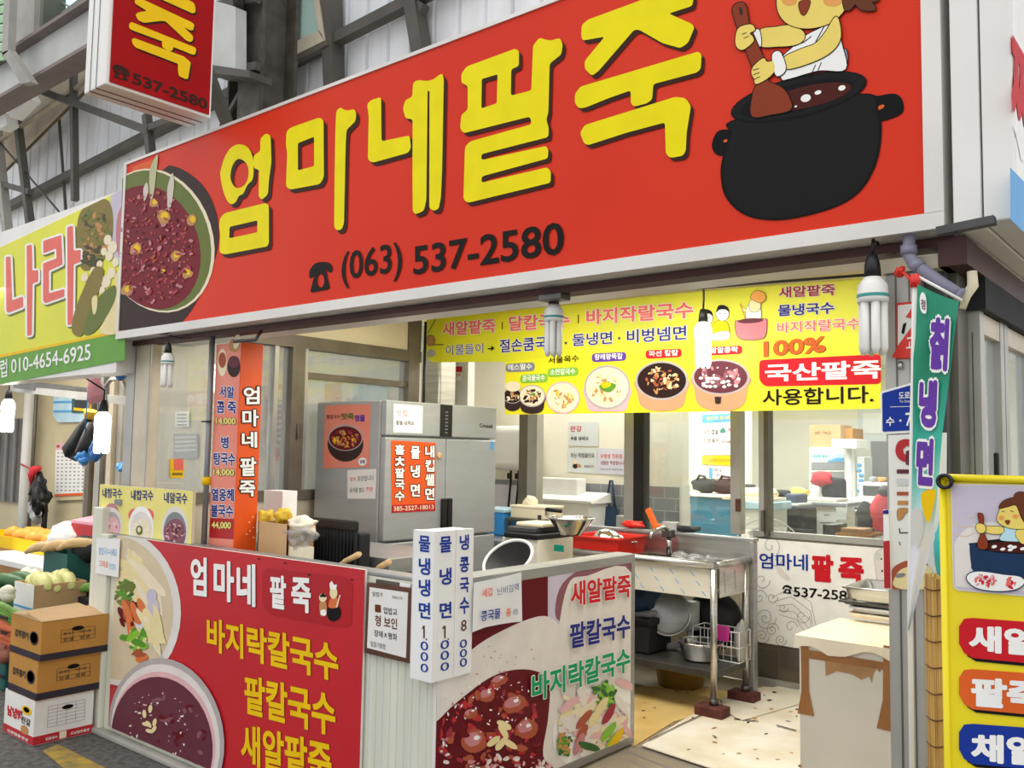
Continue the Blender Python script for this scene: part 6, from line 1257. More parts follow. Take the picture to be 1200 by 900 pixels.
S = thing('wall_calendar', 'small white tear-off calendar below yellow strip on dining wall', 'calendar', (-5, 9, 1.5)); mb = MB(); slab(mb, WPO, [(834, 547), (866, 548), (866, 562), (836, 560.5)], 'white_paper', .02, .02); slab(mb, WPO, [(832, 547), (836, 549), (836, 561), (832, 560)], 'ink_skyblue', .02, .02); mb.build('pad', S); mb = MB(); text(mb, WPO, '1012', (837, 552.5), (847, 553), (837, 548.5), 'ink_navy', .02, off=.022); text(mb, WPO, '2024', (840, 558), (848, 558.5), (840, 555), 'ink_navy', .01, off=.022); mb.build('lettering', S)
# further tables and things seen through the glass
S = thing('service_counter', 'white service counter with grey top seen behind glass left of fan', 'counter', (-3.9, 7.6, FL)); mb = MB(); a, b = pyb(868, 596, 905, 650, 7.4, .33, mb, 'white', .01, FL); mb.build('body', S); mb = MB(); mb.rbox(a.x-.03, b.x+.03, 7.36, 7.76, a.z, a.z+.07, 'light_blue', .01); mb.build('top', S); zc = a.z+.071
mb = MB(); q = PY(7.6).p((881, 585)); 
for k in range(5): mb.ell((q.x-.1+.07*k, 7.6+.02*(k % 2), zc+.06), (.07, .06, .05), ('leaf', 'paper_cream', 'leek_white')[k % 3], jit=.5, seg=10)
mb.rbox(q.x-.2, q.x+.28, 7.42, 7.70, zc, zc+.03, 'paper_cream', .005); one('vegetable_tray', mb, 'tray of pale vegetables on the white service counter', 'tray')
for i, (xa_, xb_, ya, lab) in enumerate(((866, 884, 567, 'black rounded chair back behind tray of vegetables'), (889, 925, 573, 'wide dark padded chair back against dining wall'))):
    S = thing('dining_chair', lab, 'chair', (PY(8.2).p((xa_, 600)).x, 8.2, FL), 'dark chairs in the dining room'); mb = MB(); a, b = PY(8.2).p((xa_, ya)), PY(8.2).p((xb_, 600)); mb.rbox(a.x, b.x, 8.2, 8.28, b.z-.1, a.z, 'black_soft', .035, 4); mb.build('backrest', S); mb = MB(); mb.rbox(a.x, b.x, 7.97, 8.26, .5, .56, 'black_soft', .02); mb.build('seat', S)
    for dx in (a.x+.03, b.x-.03):
        for y in (8.0, 8.24): mb = MB(); mb.tube([(dx, y, FL), (dx, y, .5)], .015, 'steel_dark'); mb.build('leg', S)
mb = MB(); pyb(898, 595, 915, 650, 7.9, .06, mb, 'wood_pale', .005, FL); one('wooden_board', mb, 'pale wooden board standing behind aluminium post', 'board')
mb = MB(); a, b = pyb(915, 593, 939, 650, 7.8, .4, mb, 'black_soft', .03, FL); mb.rbox(a.x+.02, b.x-.05, 7.83, 8.1, a.z, a.z+.11, 'blue_dark', .02); mb.rbox(a.x, b.x-.03, 7.82, 8.15, a.z+.001, a.z+.03, 'white', .01); one('waste_bin', mb, 'black bin with white rim and dark lid in dining room', 'bin')
mb = MB(); a, b = pyb(927, 586, 944, 640, 9.2, .5, mb, 'teal', .01, FL); one('booth_end_bench', mb, 'short teal booth seat end behind the black bin', 'bench')
mb = MB(); a, b = pyb(939, 606, 955, 660, 8.6, .3, mb, 'carton_light', .008, FL); mb.box(a.x+.02, b.x-.02, 8.59, 8.6, a.z-.07, a.z-.04, 'frame_brown'); one('wooden_box', mb, 'tan box cabinet with dark slot beside white dining counter', 'box')
S = thing('service_counter', 'tall white front counter with taped papers in dining room', 'counter', (-3.3, 8.4, FL)); mb = MB(); a, b = pyb(951, 592, 981, 660, 8.3, .5, mb, 'white', .01, FL); mb.build('body', S); mb = MB(); mb.rbox(a.x-.22, b.x+.1, 8.25, 8.85, a.z, a.z+.035, 'grey', .01); mb.build('top', S); mb = MB(); P8 = PY(8.29); slab(mb, P8, [(962, 600), (980, 600), (980, 612), (962, 612)], 'white_paper', .003); slab(mb, P8, [(981, 589), (994, 590), (993, 609), (981, 609)], 'grey_paper', .003, .03); text(mb, P8, '메뉴', (966, 605), (972, 605), (966, 602), 'ink_grey', .01, off=.002); line(mb, P8, [(961, 613), (980, 613)], .8, 'ink_grey', .002); mb.build('papers', S); zt = a.z+.036
q = PY(8.5).p((936, 583)); mb = MB(); mb.ell((PY(8.5).p((955, 583)).x-.16, 8.5, zt+.06), (.1, .08, .05), 'yellow_food', jit=.5); mb.rbox(a.x-.2, a.x+.2, 8.4, 8.7, zt, zt+.025, 'paper_cream', .005); one('food_tray', mb, 'tray with yellow packet on white dining counter', 'tray')
S = thing('office_chair', 'black high backed chair with red cloth over its corner, in dining room', 'chair', (PY(9.3).p((975, 600)).x, 9.3, FL)); a, b = PY(9.3).p((961, 559)), PY(9.3).p((989, 596)); mb = MB(); mb.rbox(a.x, b.x, 9.3, 9.42, b.z-.12, a.z, 'black_soft', .05, 4); mb.rbox(a.x+.14, b.x-.14, 9.294, 9.3, (a.z+b.z)/2+.02, (a.z+b.z)/2+.035, 'grey_dark', .001); mb.build('backrest', S); mb = MB(); mb.rbox(a.x, b.x, 9.15, 9.5, .5, .58, 'black_soft', .03); mb.tube([((a.x+b.x)/2, 9.33, FL+.03), ((a.x+b.x)/2, 9.33, .5)], .03, 'steel_dark'); mb.build('seat', S); mb = MB(); mb.obox(((a.x+b.x)/2, 9.33, FL+.016), (.5, .06, .03), 'black'); mb.obox(((a.x+b.x)/2, 9.33, FL+.016), (.06, .5, .03), 'black'); mb.build('base', S); mb = MB(); mb.ell((a.x+.02, 9.3, a.z-.02), (.12, .09, .08), 'cloth_red', jit=.4); mb.ell((a.x-.03, 9.26, a.z-.2), (.07, .05, .12), 'white', jit=.5); mb.build('cloth', S)
S = thing('display_refrigerator', 'tall glass door drinks refrigerator against the back dining wall', 'refrigerator', (PY(11).p((975, 600)).x, 11.2, FL)); mb = MB(); a, b = pyb(948, 524, 1003, 600, 11.0, .6, mb, 'white', .01, FL); mb.build('body', S); mb = MB(); P11 = PY(10.995)
pr(mb, P11, [(951, 532), (989, 532), (989, 540), (951, 539)], 'light_blue', .001); pr(mb, P11, [(970, 540), (980, 536.5), (989, 537), (989, 541), (970, 541)], 'ink_skyblue', .002); text(mb, P11, '시원한 음료', (952, 536.5), (970, 536.5), (952, 533), 'ink_teal', .01, off=.003); mb.build('header', S); mb = MB(); pr(mb, P11, [(951, 541.5), (989.5, 541.5), (989.5, 600), (951, 600)], 'grey', .001)
for y in (552, 569): line(mb, P11, [(951, y), (990, y)], 1, 'ink_white', .002)
mb.build('door', S); zt = a.z+.002
for i, (xa_, ya, xb_, Y, m, lab) in enumerate(((948.5, 498, 985, 11.05, 'carton_light', 'large brown carton on top of the drinks refrigerator'), (986, 502, 999, 11.2, 'carton', 'small brown carton beside large carton on drinks refrigerator'))):
    mb = MB(); a2, b2 = PY(Y).p((xa_, ya)), PY(Y).p((xb_, 520)); mb.rbox(a2.x, b2.x, Y, Y+.4, zt, a2.z, m, .004)
    if i == 0: text(mb, PY(Y), 'HEY  PACE', (955, 509), (974, 509), (955, 505.5), 'ink_brown', .0, off=.002)
    one('cardboard_box', mb, lab, 'box', 'cartons on the drinks refrigerator')
mb = MB(); a2, b2 = PY(10.9).p((984, 515)), PY(10.9).p((1013, 524)); mb.rbox(a2.x, b2.x, 10.62, 10.97, b2.z-.02, a2.z, 'white', .006); mb.tube([((a2.x+b2.x)/2, 10.8, FL), ((a2.x+b2.x)/2, 10.8, b2.z-.02)], .03, 'white'); one('speaker_box', mb, 'white box on slim stand in front of drinks refrigerator', 'box')
mb = MB(); pyb(1004, 535, 1014, 640, 10.8, .3, mb, 'grey_paper', .01, FL)
for k in range(6): q = PY(10.79).p((1008+random.uniform(-2, 2), 545+k*6)); mb.ell((q.x, 10.79, q.z), (.03, .01, .02), 'ink_skyblue')
one('utility_shelf', mb, 'narrow grey cabinet with blue marks right of drinks refrigerator', 'cabinet')
mb = MB(); P12 = PY(12.48); a, b = PY(12.45).p((1006, 470)), PY(12.45).p((1060, 600)); mb.box(a.x, b.x, 12.42, 12.49, b.z, a.z, 'grey_paper'); struct(mb.build('window_7')); o7 = bpy.data.objects['window_7']
g = MB(); a, b = PY(12.4).p((1020, 517)), PY(12.4).p((1050, 600)); g.box(a.x, b.x, 12.405, 12.418, b.z, a.z, 'grey'); g.build('pane', o7); g = MB(); a, b = PY(12.4).p((1011, 484)), PY(12.4).p((1060, 508)); g.box(a.x, b.x, 12.405, 12.418, b.z, a.z, 'white'); g.build('panel', o7)
S = thing('microwave_oven', 'white microwave oven on blue chest at right of dining room', 'microwave', (PY(9.8).p((1020, 585)).x, 9.9, 1.0)); mb = MB(); a, b = pyb(1007, 565, 1060, 586, 9.8, .35, mb, 'white', .008); mb.build('body', S); mb = MB(); c1, c2 = PY(9.79).p((1011, 569)), PY(9.79).p((1040, 582)); mb.rbox(c1.x, c2.x, 9.79, 9.8, c2.z, c1.z, 'grey_dark', .003); mb.build('door', S); zm2 = b.z
mb = MB()
for k in range(4): mb.ell((a.x+.1+.09*k, 9.95, a.z+.03), (.05, .05, .03), ('grey', 'ink_tan', 'grey_dark')[k % 3], jit=.4)
one('kitchen_clutter', mb, 'small pots piled on top of white microwave oven', 'pots')
S = thing('chest_freezer', 'blue and white chest freezer under the microwave oven', 'freezer', (a.x, 9.9, FL)); mb = MB(); c1 = PY(9.7).p((990, 590)); mb.rbox(c1.x, b.x+.2, 9.7, 10.3, FL, zm2-.10, 'blue', .02); mb.build('body', S); mb = MB(); mb.rbox(c1.x-.02, b.x+.22, 9.68, 10.32, zm2-.1, zm2-.002, 'white', .02); mb.build('lid', S); mb = MB(); text(mb, PY(9.69), '냉동', (994, 602), (1000, 602), (994, 597.5), 'ink_white', .02, off=.012); mb.build('lettering', S)
mb = MB(); a, b = pyb(992, 598, 1040, 660, 8.9, .2, mb, 'stone', .01, FL); one('low_cabinet', mb, 'greyish low cabinet in front of the chest freezer', 'cabinet')
S = thing('stool_with_jacket', 'red and black padded jacket hung on grey chair at right', 'chair', (PY(7.6).p((1030, 620)).x, 7.6, FL)); a, b = PY(7.6).p((1021, 590)), PY(7.6).p((1045, 640)); mb = MB(); mb.rbox(a.x, b.x+.05, 7.6, 7.66, .45, b.z+.22, 'grey', .02)
for dx in (a.x+.02, b.x):
    for y in (7.3, 7.63): mb.tube([(dx, y, FL), (dx, y, .5)], .014, 'steel_dark')
mb.rbox(a.x, b.x+.05, 7.28, 7.6, .45, .5, 'grey', .01); mb.build('frame', S)
mb = MB(); q = PY(7.55).p((1034, 602)); mb.ell((q.x, 7.6, q.z), (.13, .09, .16), 'cloth_red', jit=.2, seg=18); mb.ell((q.x-.13, 7.6, q.z-.04), (.09, .07, .13), 'black_soft', jit=.3, seg=14); mb.ell((q.x+.02, 7.6, q.z+.18), (.07, .06, .05), 'grey_dark', jit=.3); mb.build('jacket', S)
S = thing('carton_crate', 'open brown carton standing behind the white sign panel', 'box', (PY(6.4).p((1000, 630)).x, 6.4, FL)); mb = MB(); a, b = PY(6.4).p((979, 624)), PY(6.4).p((1018, 650)); 
for q in ((a.x, b.x, 6.4, 6.41), (a.x, b.x, 6.69, 6.7), (a.x, a.x+.01, 6.41, 6.69), (b.x-.01, b.x, 6.41, 6.69)): mb.box(q[0], q[1], q[2], q[3], FL, a.z, 'carton')
mb.box(a.x, b.x, 6.4, 6.7, FL, FL+.01, 'carton'); mb.build('body', S); mb = MB(); text(mb, PY(6.399), 'LB', (996, 637), (1004, 637), (996, 632), 'ink_cream', .02, off=.002); mb.build('print', S)
mb = MB(); mb.rbox(a.x-.1, a.x-.012, 6.42, 6.68, FL, a.z+.05, 'black', .006); mb.rbox(b.x+.012, b.x+.12, 6.42, 6.68, FL, a.z-.02, 'black', .006); mb.rbox(a.x+.02, b.x-.05, 6.45, 6.65, a.z-.02, a.z+.03, 'wood', .004)
one('folder_stack', mb, 'dark folders and wooden tray packed around the open brown carton', 'folders'); bpy.data.objects['folder_stack'].location.z = 0
mb = MB(); a, b = pyb(938, 634, 966, 650, 6.3, .25, mb, 'carton', .004, FL); one('cardboard_box', mb, 'low brown carton beside fan behind the white sign panel', 'box')
# fan
c = PY(5.75).p((900, 652)); S = thing('electric_fan', 'floor fan with cream wire guard behind white sign panel', 'fan', (c.x, 5.85, FL)); R_ = .25
mb = MB()
for k in range(1, 6): mb.tube([V((c.x+R_*k/5*math.cos(t*.2094), 5.75-.05*(1-(k/5)**2), c.z+R_*k/5*math.sin(t*.2094))) for t in range(31)], .0045 if k == 5 else .002, 'bulb_off', 5, False)
for k in range(36): t = k*math.pi/18; mb.tube([V((c.x+R_*u*math.cos(t), 5.75-.05*(1-u*u), c.z+R_*u*math.sin(t))) for u in (.15, .5, .8, 1)], .0016, 'bulb_off', 4, False)
mb.build('guard', S); mb = MB(); mb.lathe([(0, -.02), (.07, -.02), (.07, .14), (0, .16)], (c.x, 5.77, c.z), 'sign_white', 20, Matrix.Rotation(rad(-90), 3, 'X')); mb.build('motor', S)
for k in range(3):
    t = k*2.094; mb = MB(); mb.obox((c.x+.12*math.cos(t), 5.76, c.z+.12*math.sin(t)), (.16, .006, .10), 'grey_paper', Matrix.Rotation(-t, 3, 'Y') @ Matrix.Rotation(.3, 3, 'X'), .002); mb.build('blade', S)
mb = MB(); mb.tube([(c.x, 5.85, FL+.03), (c.x, 5.85, c.z)], .02, 'sign_white'); mb.lathe([(0, 0), (.18, 0), (.17, .03), (0, .04)], (c.x, 5.85, FL), 'sign_white', 28); mb.build('stand', S)

# ================================================================== FLOOR CARDBOARD
PF_ = PZ(.152)
def sheet(pts, m, label, off=0, spots=0, g='flattened cardboard on the floor'):
    S = thing('cardboard_sheet', label, 'cardboard', PF_.p(pts[0]), g); mb = MB(); f = [PF_.p(p, .004+off) for p in pts]; b = [p-V((0, 0, .005)) for p in f]; mb.face(f, m); mb.face(b[::-1], m)
    for i in range(len(pts)): mb.face([f[i-1], f[i], b[i], b[i-1]], m)
    mb.build('sheet', S)
    mb = MB(); cx_ = sum(p[0] for p in pts)/len(pts); cy_ = sum(p[1] for p in pts)/len(pts)
    for k in range(spots):
        x, y = cx_+random.uniform(-.6, .6)*(max(p[0] for p in pts)-cx_), cy_+random.uniform(-.5, .5)*(max(p[1] for p in pts)-cy_)
        pr(mb, PF_, ellp(x, y, random.uniform(1, 4), random.uniform(.5, 1.2), random.uniform(-.3, .3), 9, .5), random.choice(['ink_mush', 'tape', 'ink_tan', 'ink_dark']), .0046+off)
    mb.build('stains', S)
sheet([(742, 806), (800, 803), (860, 812), (822, 838), (790, 846), (742, 876)], 'card_yellow', 'stained yellow cardboard sheet on floor under the sink', .0002, 16)
sheet([(752, 876), (800, 846), (828, 832), (845, 822), (912, 806), (940, 812), (1000, 880), (940, 930), (840, 905)], 'card_white', 'wide pale cardboard sheet covering floor before white cabinet', .007, 22)
sheet([(845, 822), (895, 808), (940, 812), (945, 826), (870, 848), (850, 838)], 'card_white', 'smaller pale cardboard sheet near front right sink leg', .014, 6)
mb = MB(); pp_ = PZ(.168)
for pts in ([(860, 842), (886, 845)], [(910, 850), (933, 856)], [(760, 868), (800, 848), (822, 838)], [(835, 862), (840, 864)]): line(mb, pp_, pts, 1.0, 'ink_dark', .0012)
o = mb.build('crease', bpy.data.objects['cardboard_sheet.001'])

# ================================================================== WHITE CABINET with trays
zc_ = .85; q0 = PZ(zc_).p((936, 746)); Yc = q0.y; x0 = q0.x; yb_ = PX(x0).p((988, 716)).y; x1 = x0+.50
S = thing('white_cabinet', 'worn white cabinet with brown tape and paper top near corner column', 'cabinet', ((x0+x1)/2, Yc+.2, .15))
mb = MB(); mb.rbox(x0, x1, Yc, yb_, .151, zc_, 'cabinet_white', .006); mb.build('body', S)
CF = PY(Yc-.002); K_ = lambda x, y: (740+x/3.75, 660+y/3.75)
mb = MB()
for pts in ([(745,345),(778,345),(780,560),(803,672),(730,660),(748,560)], [(778,380),(1108,435),(1108,468),(780,418)], [(1108,360),(1142,365),(1140,600),(1162,745),(1078,725),(1105,600)]): pr(mb, CF, [K_(*p) for p in pts], 'tape', .0015)
mb.build('tape', S)
mb = MB(); pr(mb, CF, [K_(*p) for p in [(850,428),(960,446),(1075,462),(1060,490),(1057,530),(1045,495),(1010,512),(970,488),(900,474),(855,495)]], 'tape_torn', .0008)
for p in ((955, 385), (965, 395), (1090, 470), (740, 890)): pr(mb, CF, ellp(*K_(*p), 2, 1.5, .5, 8, .5), 'tape', .001)
mb.build('torn_patch', S)
mb = MB(); n = 16
top = []
for i in range(n+1):
    x = x0-.015+(x1-x0+.03)*i/n; dz = -.035+.018*math.sin(i*.9)+(.012 if 4 < i < 12 else 0)
    top.append([(x, Yc-.012, zc_+dz-.01), (x, Yc-.006, zc_+.006), (x, (Yc+yb_)/2, zc_+.009+.002*math.sin(i*1.7)), (x, yb_+.005, zc_+.006)])
for a, b in zip(top, top[1:]):
    for k in range(3): mb.face([a[k], b[k], b[k+1], a[k+1]], 'paper_cream', True)
mb.build('paper_cover', S)
def tray(name, x, y, w_, d, h, z, m, label, fl=.8):
    S = thing(name, label, 'tray', (x+w_/2, y+d/2, z), 'trays on the white cabinet'); mb = MB(); t = bmesh.new(); bmesh.ops.create_cube(t, size=1)
    for v in t.verts: k = 1 if v.co.z > 0 else fl; v.co = V((x+w_/2+v.co.x*w_*k, y+d/2+v.co.y*d*(k), z+h/2+v.co.z*h))
    tf = [f for f in t.faces if f.normal.z > .9 or all(v.co.z > z+h*.9 for v in f.verts)]
    r_ = bmesh.ops.inset_region(t, faces=tf, thickness=.012); 
    for f in tf:
        for v in f.verts: v.co.z -= h*.8
    bmesh.ops.bevel(t, geom=[e for e in t.edges if abs((e.verts[0].co-e.verts[1].co).normalized().z) > .4], offset=.02, segments=3, affect='EDGES', profile=.5)
    mb.merge(t, m); mb.build('pan', S); mb = MB(); ring = [(x-.004, y-.004, z+h), (x+w_+.004, y-.004, z+h), (x+w_+.004, y+d+.004, z+h), (x-.004, y+d+.004, z+h), (x-.004, y-.004, z+h)]; mb.tube(ring, .005, m, 6); mb.build('rim', S)
q = PZ(zc_+.01).p((993, 727)); tz = zc_+.015; xt = q.x
tray('serving_tray', xt, q.y+.02, .32, .30, .022, tz, 'paper_cream', 'cream tray at bottom of the stack on white cabinet')
tray('serving_tray', xt+.004, q.y+.03, .31, .28, .022, tz+.026, 'sign_white', 'white tray in middle of the stack on white cabinet')
tray('serving_tray', xt-.035, q.y+.02, .34, .30, .016, tz+.054, 'steel_dark', 'thin dark tray under the large aluminium tray on cabinet')
tray('serving_tray', xt-.012, q.y+.0, .34, .30, .055, tz+.078, 'steel', 'large deep aluminium tray on top of the tray stack', .86)

# ================================================================== RIGHT CORNER
CP_ = PY(2.512)
S = thing('safety_sign', 'broken white sign with red frame on corner column above address plate', 'sign', CP_.p((1062, 420)))
mb = MB(); slab(mb, CP_, [(1050.5, 355), (1075, 353), (1075, 419), (1051, 421)], 'plastic_red', .006); slab(mb, CP_, [(1052.5, 358), (1071, 356), (1071, 404), (1052.5, 405)], 'sign_white', .002, .003); mb.build('board', S)
mb = MB(); pr(mb, CP_, [(1045.5, 419), (1054, 404), (1075, 375), (1078, 420)], 'plastic_red', .0055); pr(mb, CP_, [(1062, 372), (1072, 357), (1072, 374)], 'plastic_red', .005); pr(mb, CP_, [(1059, 380), (1063, 378), (1060, 392), (1057, 390)], 'ink_black', .005); text(mb, CP_, '고', (1063, 409), (1071, 408), (1063, 396), 'ink_white', .02, off=.007); mb.build('marks', S)
mb = MB(); q = CP_.p((1055, 424)); mb.tube([q, q+V((0, -.005, -.02))], .006, 'steel', 8); mb.build('hook', S)
q = PY(2.45).p((1053, 318)); mb = MB(); mb.ell((q.x, 2.46, q.z), (.014, .012, .014), 'plastic_red', jit=.5); q2 = PY(2.4).p((1071, 332)); mb.tube([q, (q.x+.02, 2.43, q.z-.01), q2], .004, 'plastic_red', 6); one('tie_rope', mb, 'red cord tying flag pole to the corner column', 'cord')
S = thing('address_plate', 'blue pentagonal street number plate on the corner column', 'sign', CP_.p((1055, 508)))
mb = MB(); slab(mb, CP_, rnd([(1032, 459), (1078, 446), (1090, 452), (1090, 506), (1033, 509)], 2), 'ink_white', .006, .004); slab(mb, CP_, rnd([(1034.5, 461), (1077, 449), (1088, 454), (1088, 503.5), (1035, 506)], 2), 'ink_darkblue', .001, .0055); mb.build('plate', S)
mb = MB(); text(mb, CP_, '도로', (1054, 467), (1067, 466.5), (1054, 460), 'ink_white', .015, off=.0065); text(mb, CP_, 'To Street', (1055, 472), (1070, 471.5), (1055, 469), 'ink_white', 0, off=.0065); line(mb, CP_, [(1044, 477), (1085, 476)], .6, 'ink_white', .0065); text(mb, CP_, '수', (1039, 499.5), (1049, 499), (1039, 489), 'ink_white', .02, off=.0065); pr(mb, CP_, ellp(1056, 493, 1.3, 1.3, 0, 10), 'ink_white', .0065); text(mb, CP_, '7', (1062, 499.5), (1070, 499), (1062, 484), 'ink_white', .01, off=.0065); mb.build('lettering', S)
S = thing('menu_poster', 'white upright poster with red and purple marks on corner column', 'poster', CP_.p((1070, 690)))
pp2 = [(1041, 510), (1109, 507), (1108, 690), (1045, 691)]
mb = MB(); slab(mb, CP_, pp2, 'sign_white', .008, .003); mb.build('board', S)
mb = MB(); H_ = lambda x, y: (1000+x/4.5, 420+y/4.5)
prh(mb, CP_, cr([H_(*p) for p in ((225,480),(240,440),(280,425),(330,440),(345,490),(320,540),(270,545),(235,520))]), [H_(*p) for p in ((265,480),(285,460),(310,475),(315,500),(290,515),(268,500))], 'deep_red', .005)
pr(mb, CP_, [H_(*p) for p in ((280,490),(320,475),(345,480),(345,570),(280,560))], 'ink_plum', .0055)
for (a, b, c2, d, m) in ((232,585,330,607,'ink_plum'),(232,703,330,722,'ink_meat'),(236,750,330,772,'ink_tan')): pr(mb, CP_, [H_(a, b), H_(c2, b), H_(c2, d), H_(a, d)], m, .005)
pr(mb, CP_, [H_(*p) for p in ((232,635),(330,632),(330,668),(232,670))], 'ink_lightgrey', .005)
put_ink(mb, CP_, cr([H_(*p) for p in ((236,800),(270,790),(310,800),(280,815),(262,840),(240,852))]), 'ink_tan', .005, o=.4, n=1)
line(mb, CP_, [H_(245, 895), H_(248, 920), H_(300, 918)], 1.2, 'ink_black', .005); line(mb, CP_, [H_(245, 965), H_(250, 985)], 1, 'ink_black', .005)
pr(mb, CP_, cr([(1046, 668), (1055, 660), (1068, 656), (1085, 657), (1090, 690), (1046, 690)]), 'ink_meat', .005, [(1045.5, 640), (1108, 640), (1107.5, 690), (1046, 690.5)]); pr(mb, CP_, cr([(1050, 688), (1052, 672), (1065, 664), (1090, 664), (1092, 690)]), 'ink_noodle', .0055, [(1045.5, 640), (1108, 640), (1107.5, 690), (1046, 690.5)]); pr(mb, CP_, ellp(1056, 674, 6, 2.6, -.2), 'ink_grey', .006)
mb.build('print', S)
S = thing('vertical_sign', 'narrow white and red strip sign beside the upright poster', 'sign', CP_.p((1041, 690))); mb = MB(); slab(mb, CP_, [(1036.5, 597), (1043, 597), (1045.5, 690), (1038, 689)], 'ink_white', .006, .0115); mb.build('board', S); mb = MB(); pr(mb, CP_, [(1037, 634), (1044.5, 633), (1045.4, 689), (1038, 688.5)], 'deep_red', .013); pr(mb, CP_, [(1036.5, 598), (1043, 597), (1043.2, 602), (1036.6, 602)], 'ink_navy', .013); mb.build('print', S)
# drain pipe
mb = MB(); Yp = 2.46; pts = [PY(Yp).p(p) for p in ((1066, 268), (1065, 288), (1065, 298), (1070, 307), (1078, 314), (1102, 331), (1126, 347))]; mb.tube(pts, .016, 'pvc_grey', 12); mb.tube([pts[1], pts[2]], .021, 'pvc_grey', 12); mb.tube([pts[3], pts[4]], .0185, 'pvc_grey', 12); mb.tube([pts[-1]-V((.006, 0, -.004)), pts[-1]], .02, 'pvc_grey', 12); one('drain_pipe', mb, 'grey elbow drain pipe sloping under the fascia corner', 'pipe')
mb = MB(); pts = [PY(2.5).p(p) for p in ((1139, 318), (1140, 335), (1132, 347), (1128, 362))]; mb.tube(pts, [.012, .014, .012, .008], 'cream', 8); one('hanging_bag', mb, 'twisted cream plastic strip hanging beside the drain pipe', 'bag')
# flag
m = bpy.data.materials.new('flag_cloth'); m.use_nodes = True; t = m.node_tree; b = t.nodes['Principled BSDF']; tcn = t.nodes.new('ShaderNodeTexCoord'); sp_ = t.nodes.new('ShaderNodeSeparateXYZ'); mr = t.nodes.new('ShaderNodeMapRange'); rr = t.nodes.new('ShaderNodeValToRGB')
FG = PY(2.22); zt, zb4 = FG.p((1075, 335)).z, FG.p((1064, 738)).z
mr.inputs['From Min'].default_value = zb4; mr.inputs['From Max'].default_value = zt
t.links.new(tcn.outputs['Object'], sp_.inputs[0]); t.links.new(sp_.outputs['Z'], mr.inputs[0]); t.links.new(mr.outputs[0], rr.inputs[0]); t.links.new(rr.outputs[0], b.inputs['Base Color']); b.inputs['Roughness'].default_value = .5
cr_ = rr.color_ramp; cr_.elements[0].color = lin('#E9EAF2'); cr_.elements[0].position = .28; cr_.elements[1].color = lin('#12906F'); cr_.elements[1].position = .72
e = cr_.elements.new(.40); e.color = lin('#9FE6E2'); e = cr_.elements.new(.52); e.color = lin('#3CBFAE'); MATS['flag_cloth'] = m
S = thing('banner_flag', 'green and white vertical banner flag with purple lettering at corner', 'flag', FG.p((1064, 738)))
Lx = [(1075, 333), (1073.5, 395), (1071, 420), (1070, 509), (1067, 620), (1066.5, 651), (1063, 742)]; Rx = [(1125, 354), (1119, 400), (1115, 437), (1105, 509), (1097, 596), (1089, 648), (1066, 738)]
def lerp(tab, t):
    k = min(int(t*(len(tab)-1)), len(tab)-2); f = t*(len(tab)-1)-k; return (tab[k][0]+(tab[k+1][0]-tab[k][0])*f, tab[k][1]+(tab[k+1][1]-tab[k][1])*f)
mb = MB(); N, Mm = 42, 12; gridp = []
for i in range(N+1):
    a, b2 = lerp(Lx, i/N), lerp(Rx, i/N); gridp.append([])
    for j in range(Mm+1):
        u = j/Mm; sag = 3*math.sin(math.pi*u)*(1-i/N); gridp[-1].append(mb.bm.verts.new(FG.p((a[0]+(b2[0]-a[0])*u, a[1]+(b2[1]-a[1])*u + sag*.5), .010*math.sin(u*7+i*.13)*(.3+.7*i/N) + (.02*(u-.62) if u > .62 else 0))))
for i in range(N):
    for j in range(Mm):
        f = mb.bm.faces.new((gridp[i][j], gridp[i][j+1], gridp[i+1][j+1], gridp[i+1][j])); f.material_index = mb.m('flag_cloth'); f.smooth = True
mb.build('cloth', S)
mb = MB(); o_ = .016
pr(mb, FG, cr([H_(*p) for p in ((360,-320),(375,-345),(392,-315),(394,-240),(375,-235),(362,-260))]), 'ink_white', o_-.002); text(mb, FG, '정', H_(366, -258), H_(390, -250), H_(366, -310), 'ink_plum', .02, off=o_)
text(mb, FG, '칡', (1090, 433), (1112, 436), (1093, 372), 'ink_purple', .06, 'ink_white', o_, .06)
text(mb, FG, '냉', (1078, 500), (1099, 503), (1080, 444), 'ink_purple', .06, 'ink_white', o_, .06)
text(mb, FG, '면', (1075, 568), (1095, 570), (1077, 513), 'ink_purple', .06, 'ink_white', o_, .06)
mb.build('lettering', S)
mb = MB(); pr(mb, FG, cr([(1082, 578), (1098, 574), (1096, 592), (1090, 612), (1084, 600)]), 'ink_gold', .014); pr(mb, FG, cr([(1070, 600), (1080, 596), (1084, 618), (1078, 640), (1071, 632)]), 'ink_lightgrey', .014); mb.build('print', S)
mb = MB(); a_, b_ = PY(2.24).p((1072, 322)), PY(2.24).p((1066, 700)); mb.tube([a_, b_, (b_.x-.003, 2.24, .15)], .006, 'sign_white', 8); q = PY(2.24).p((1127, 352)); mb.tube([a_, q], .004, 'sign_white', 6); mb.lathe([(0, 0), (.012, 0), (.012, .03), (0, .03)], a_-V((0, 0, .03)), 'plastic_red', 10); mb.lathe([(0, 0), (.14, 0), (.13, .05), (0, .06)], (b_.x-.003, 2.24, .147), 'grey_dark', 20); mb.build('pole', S)
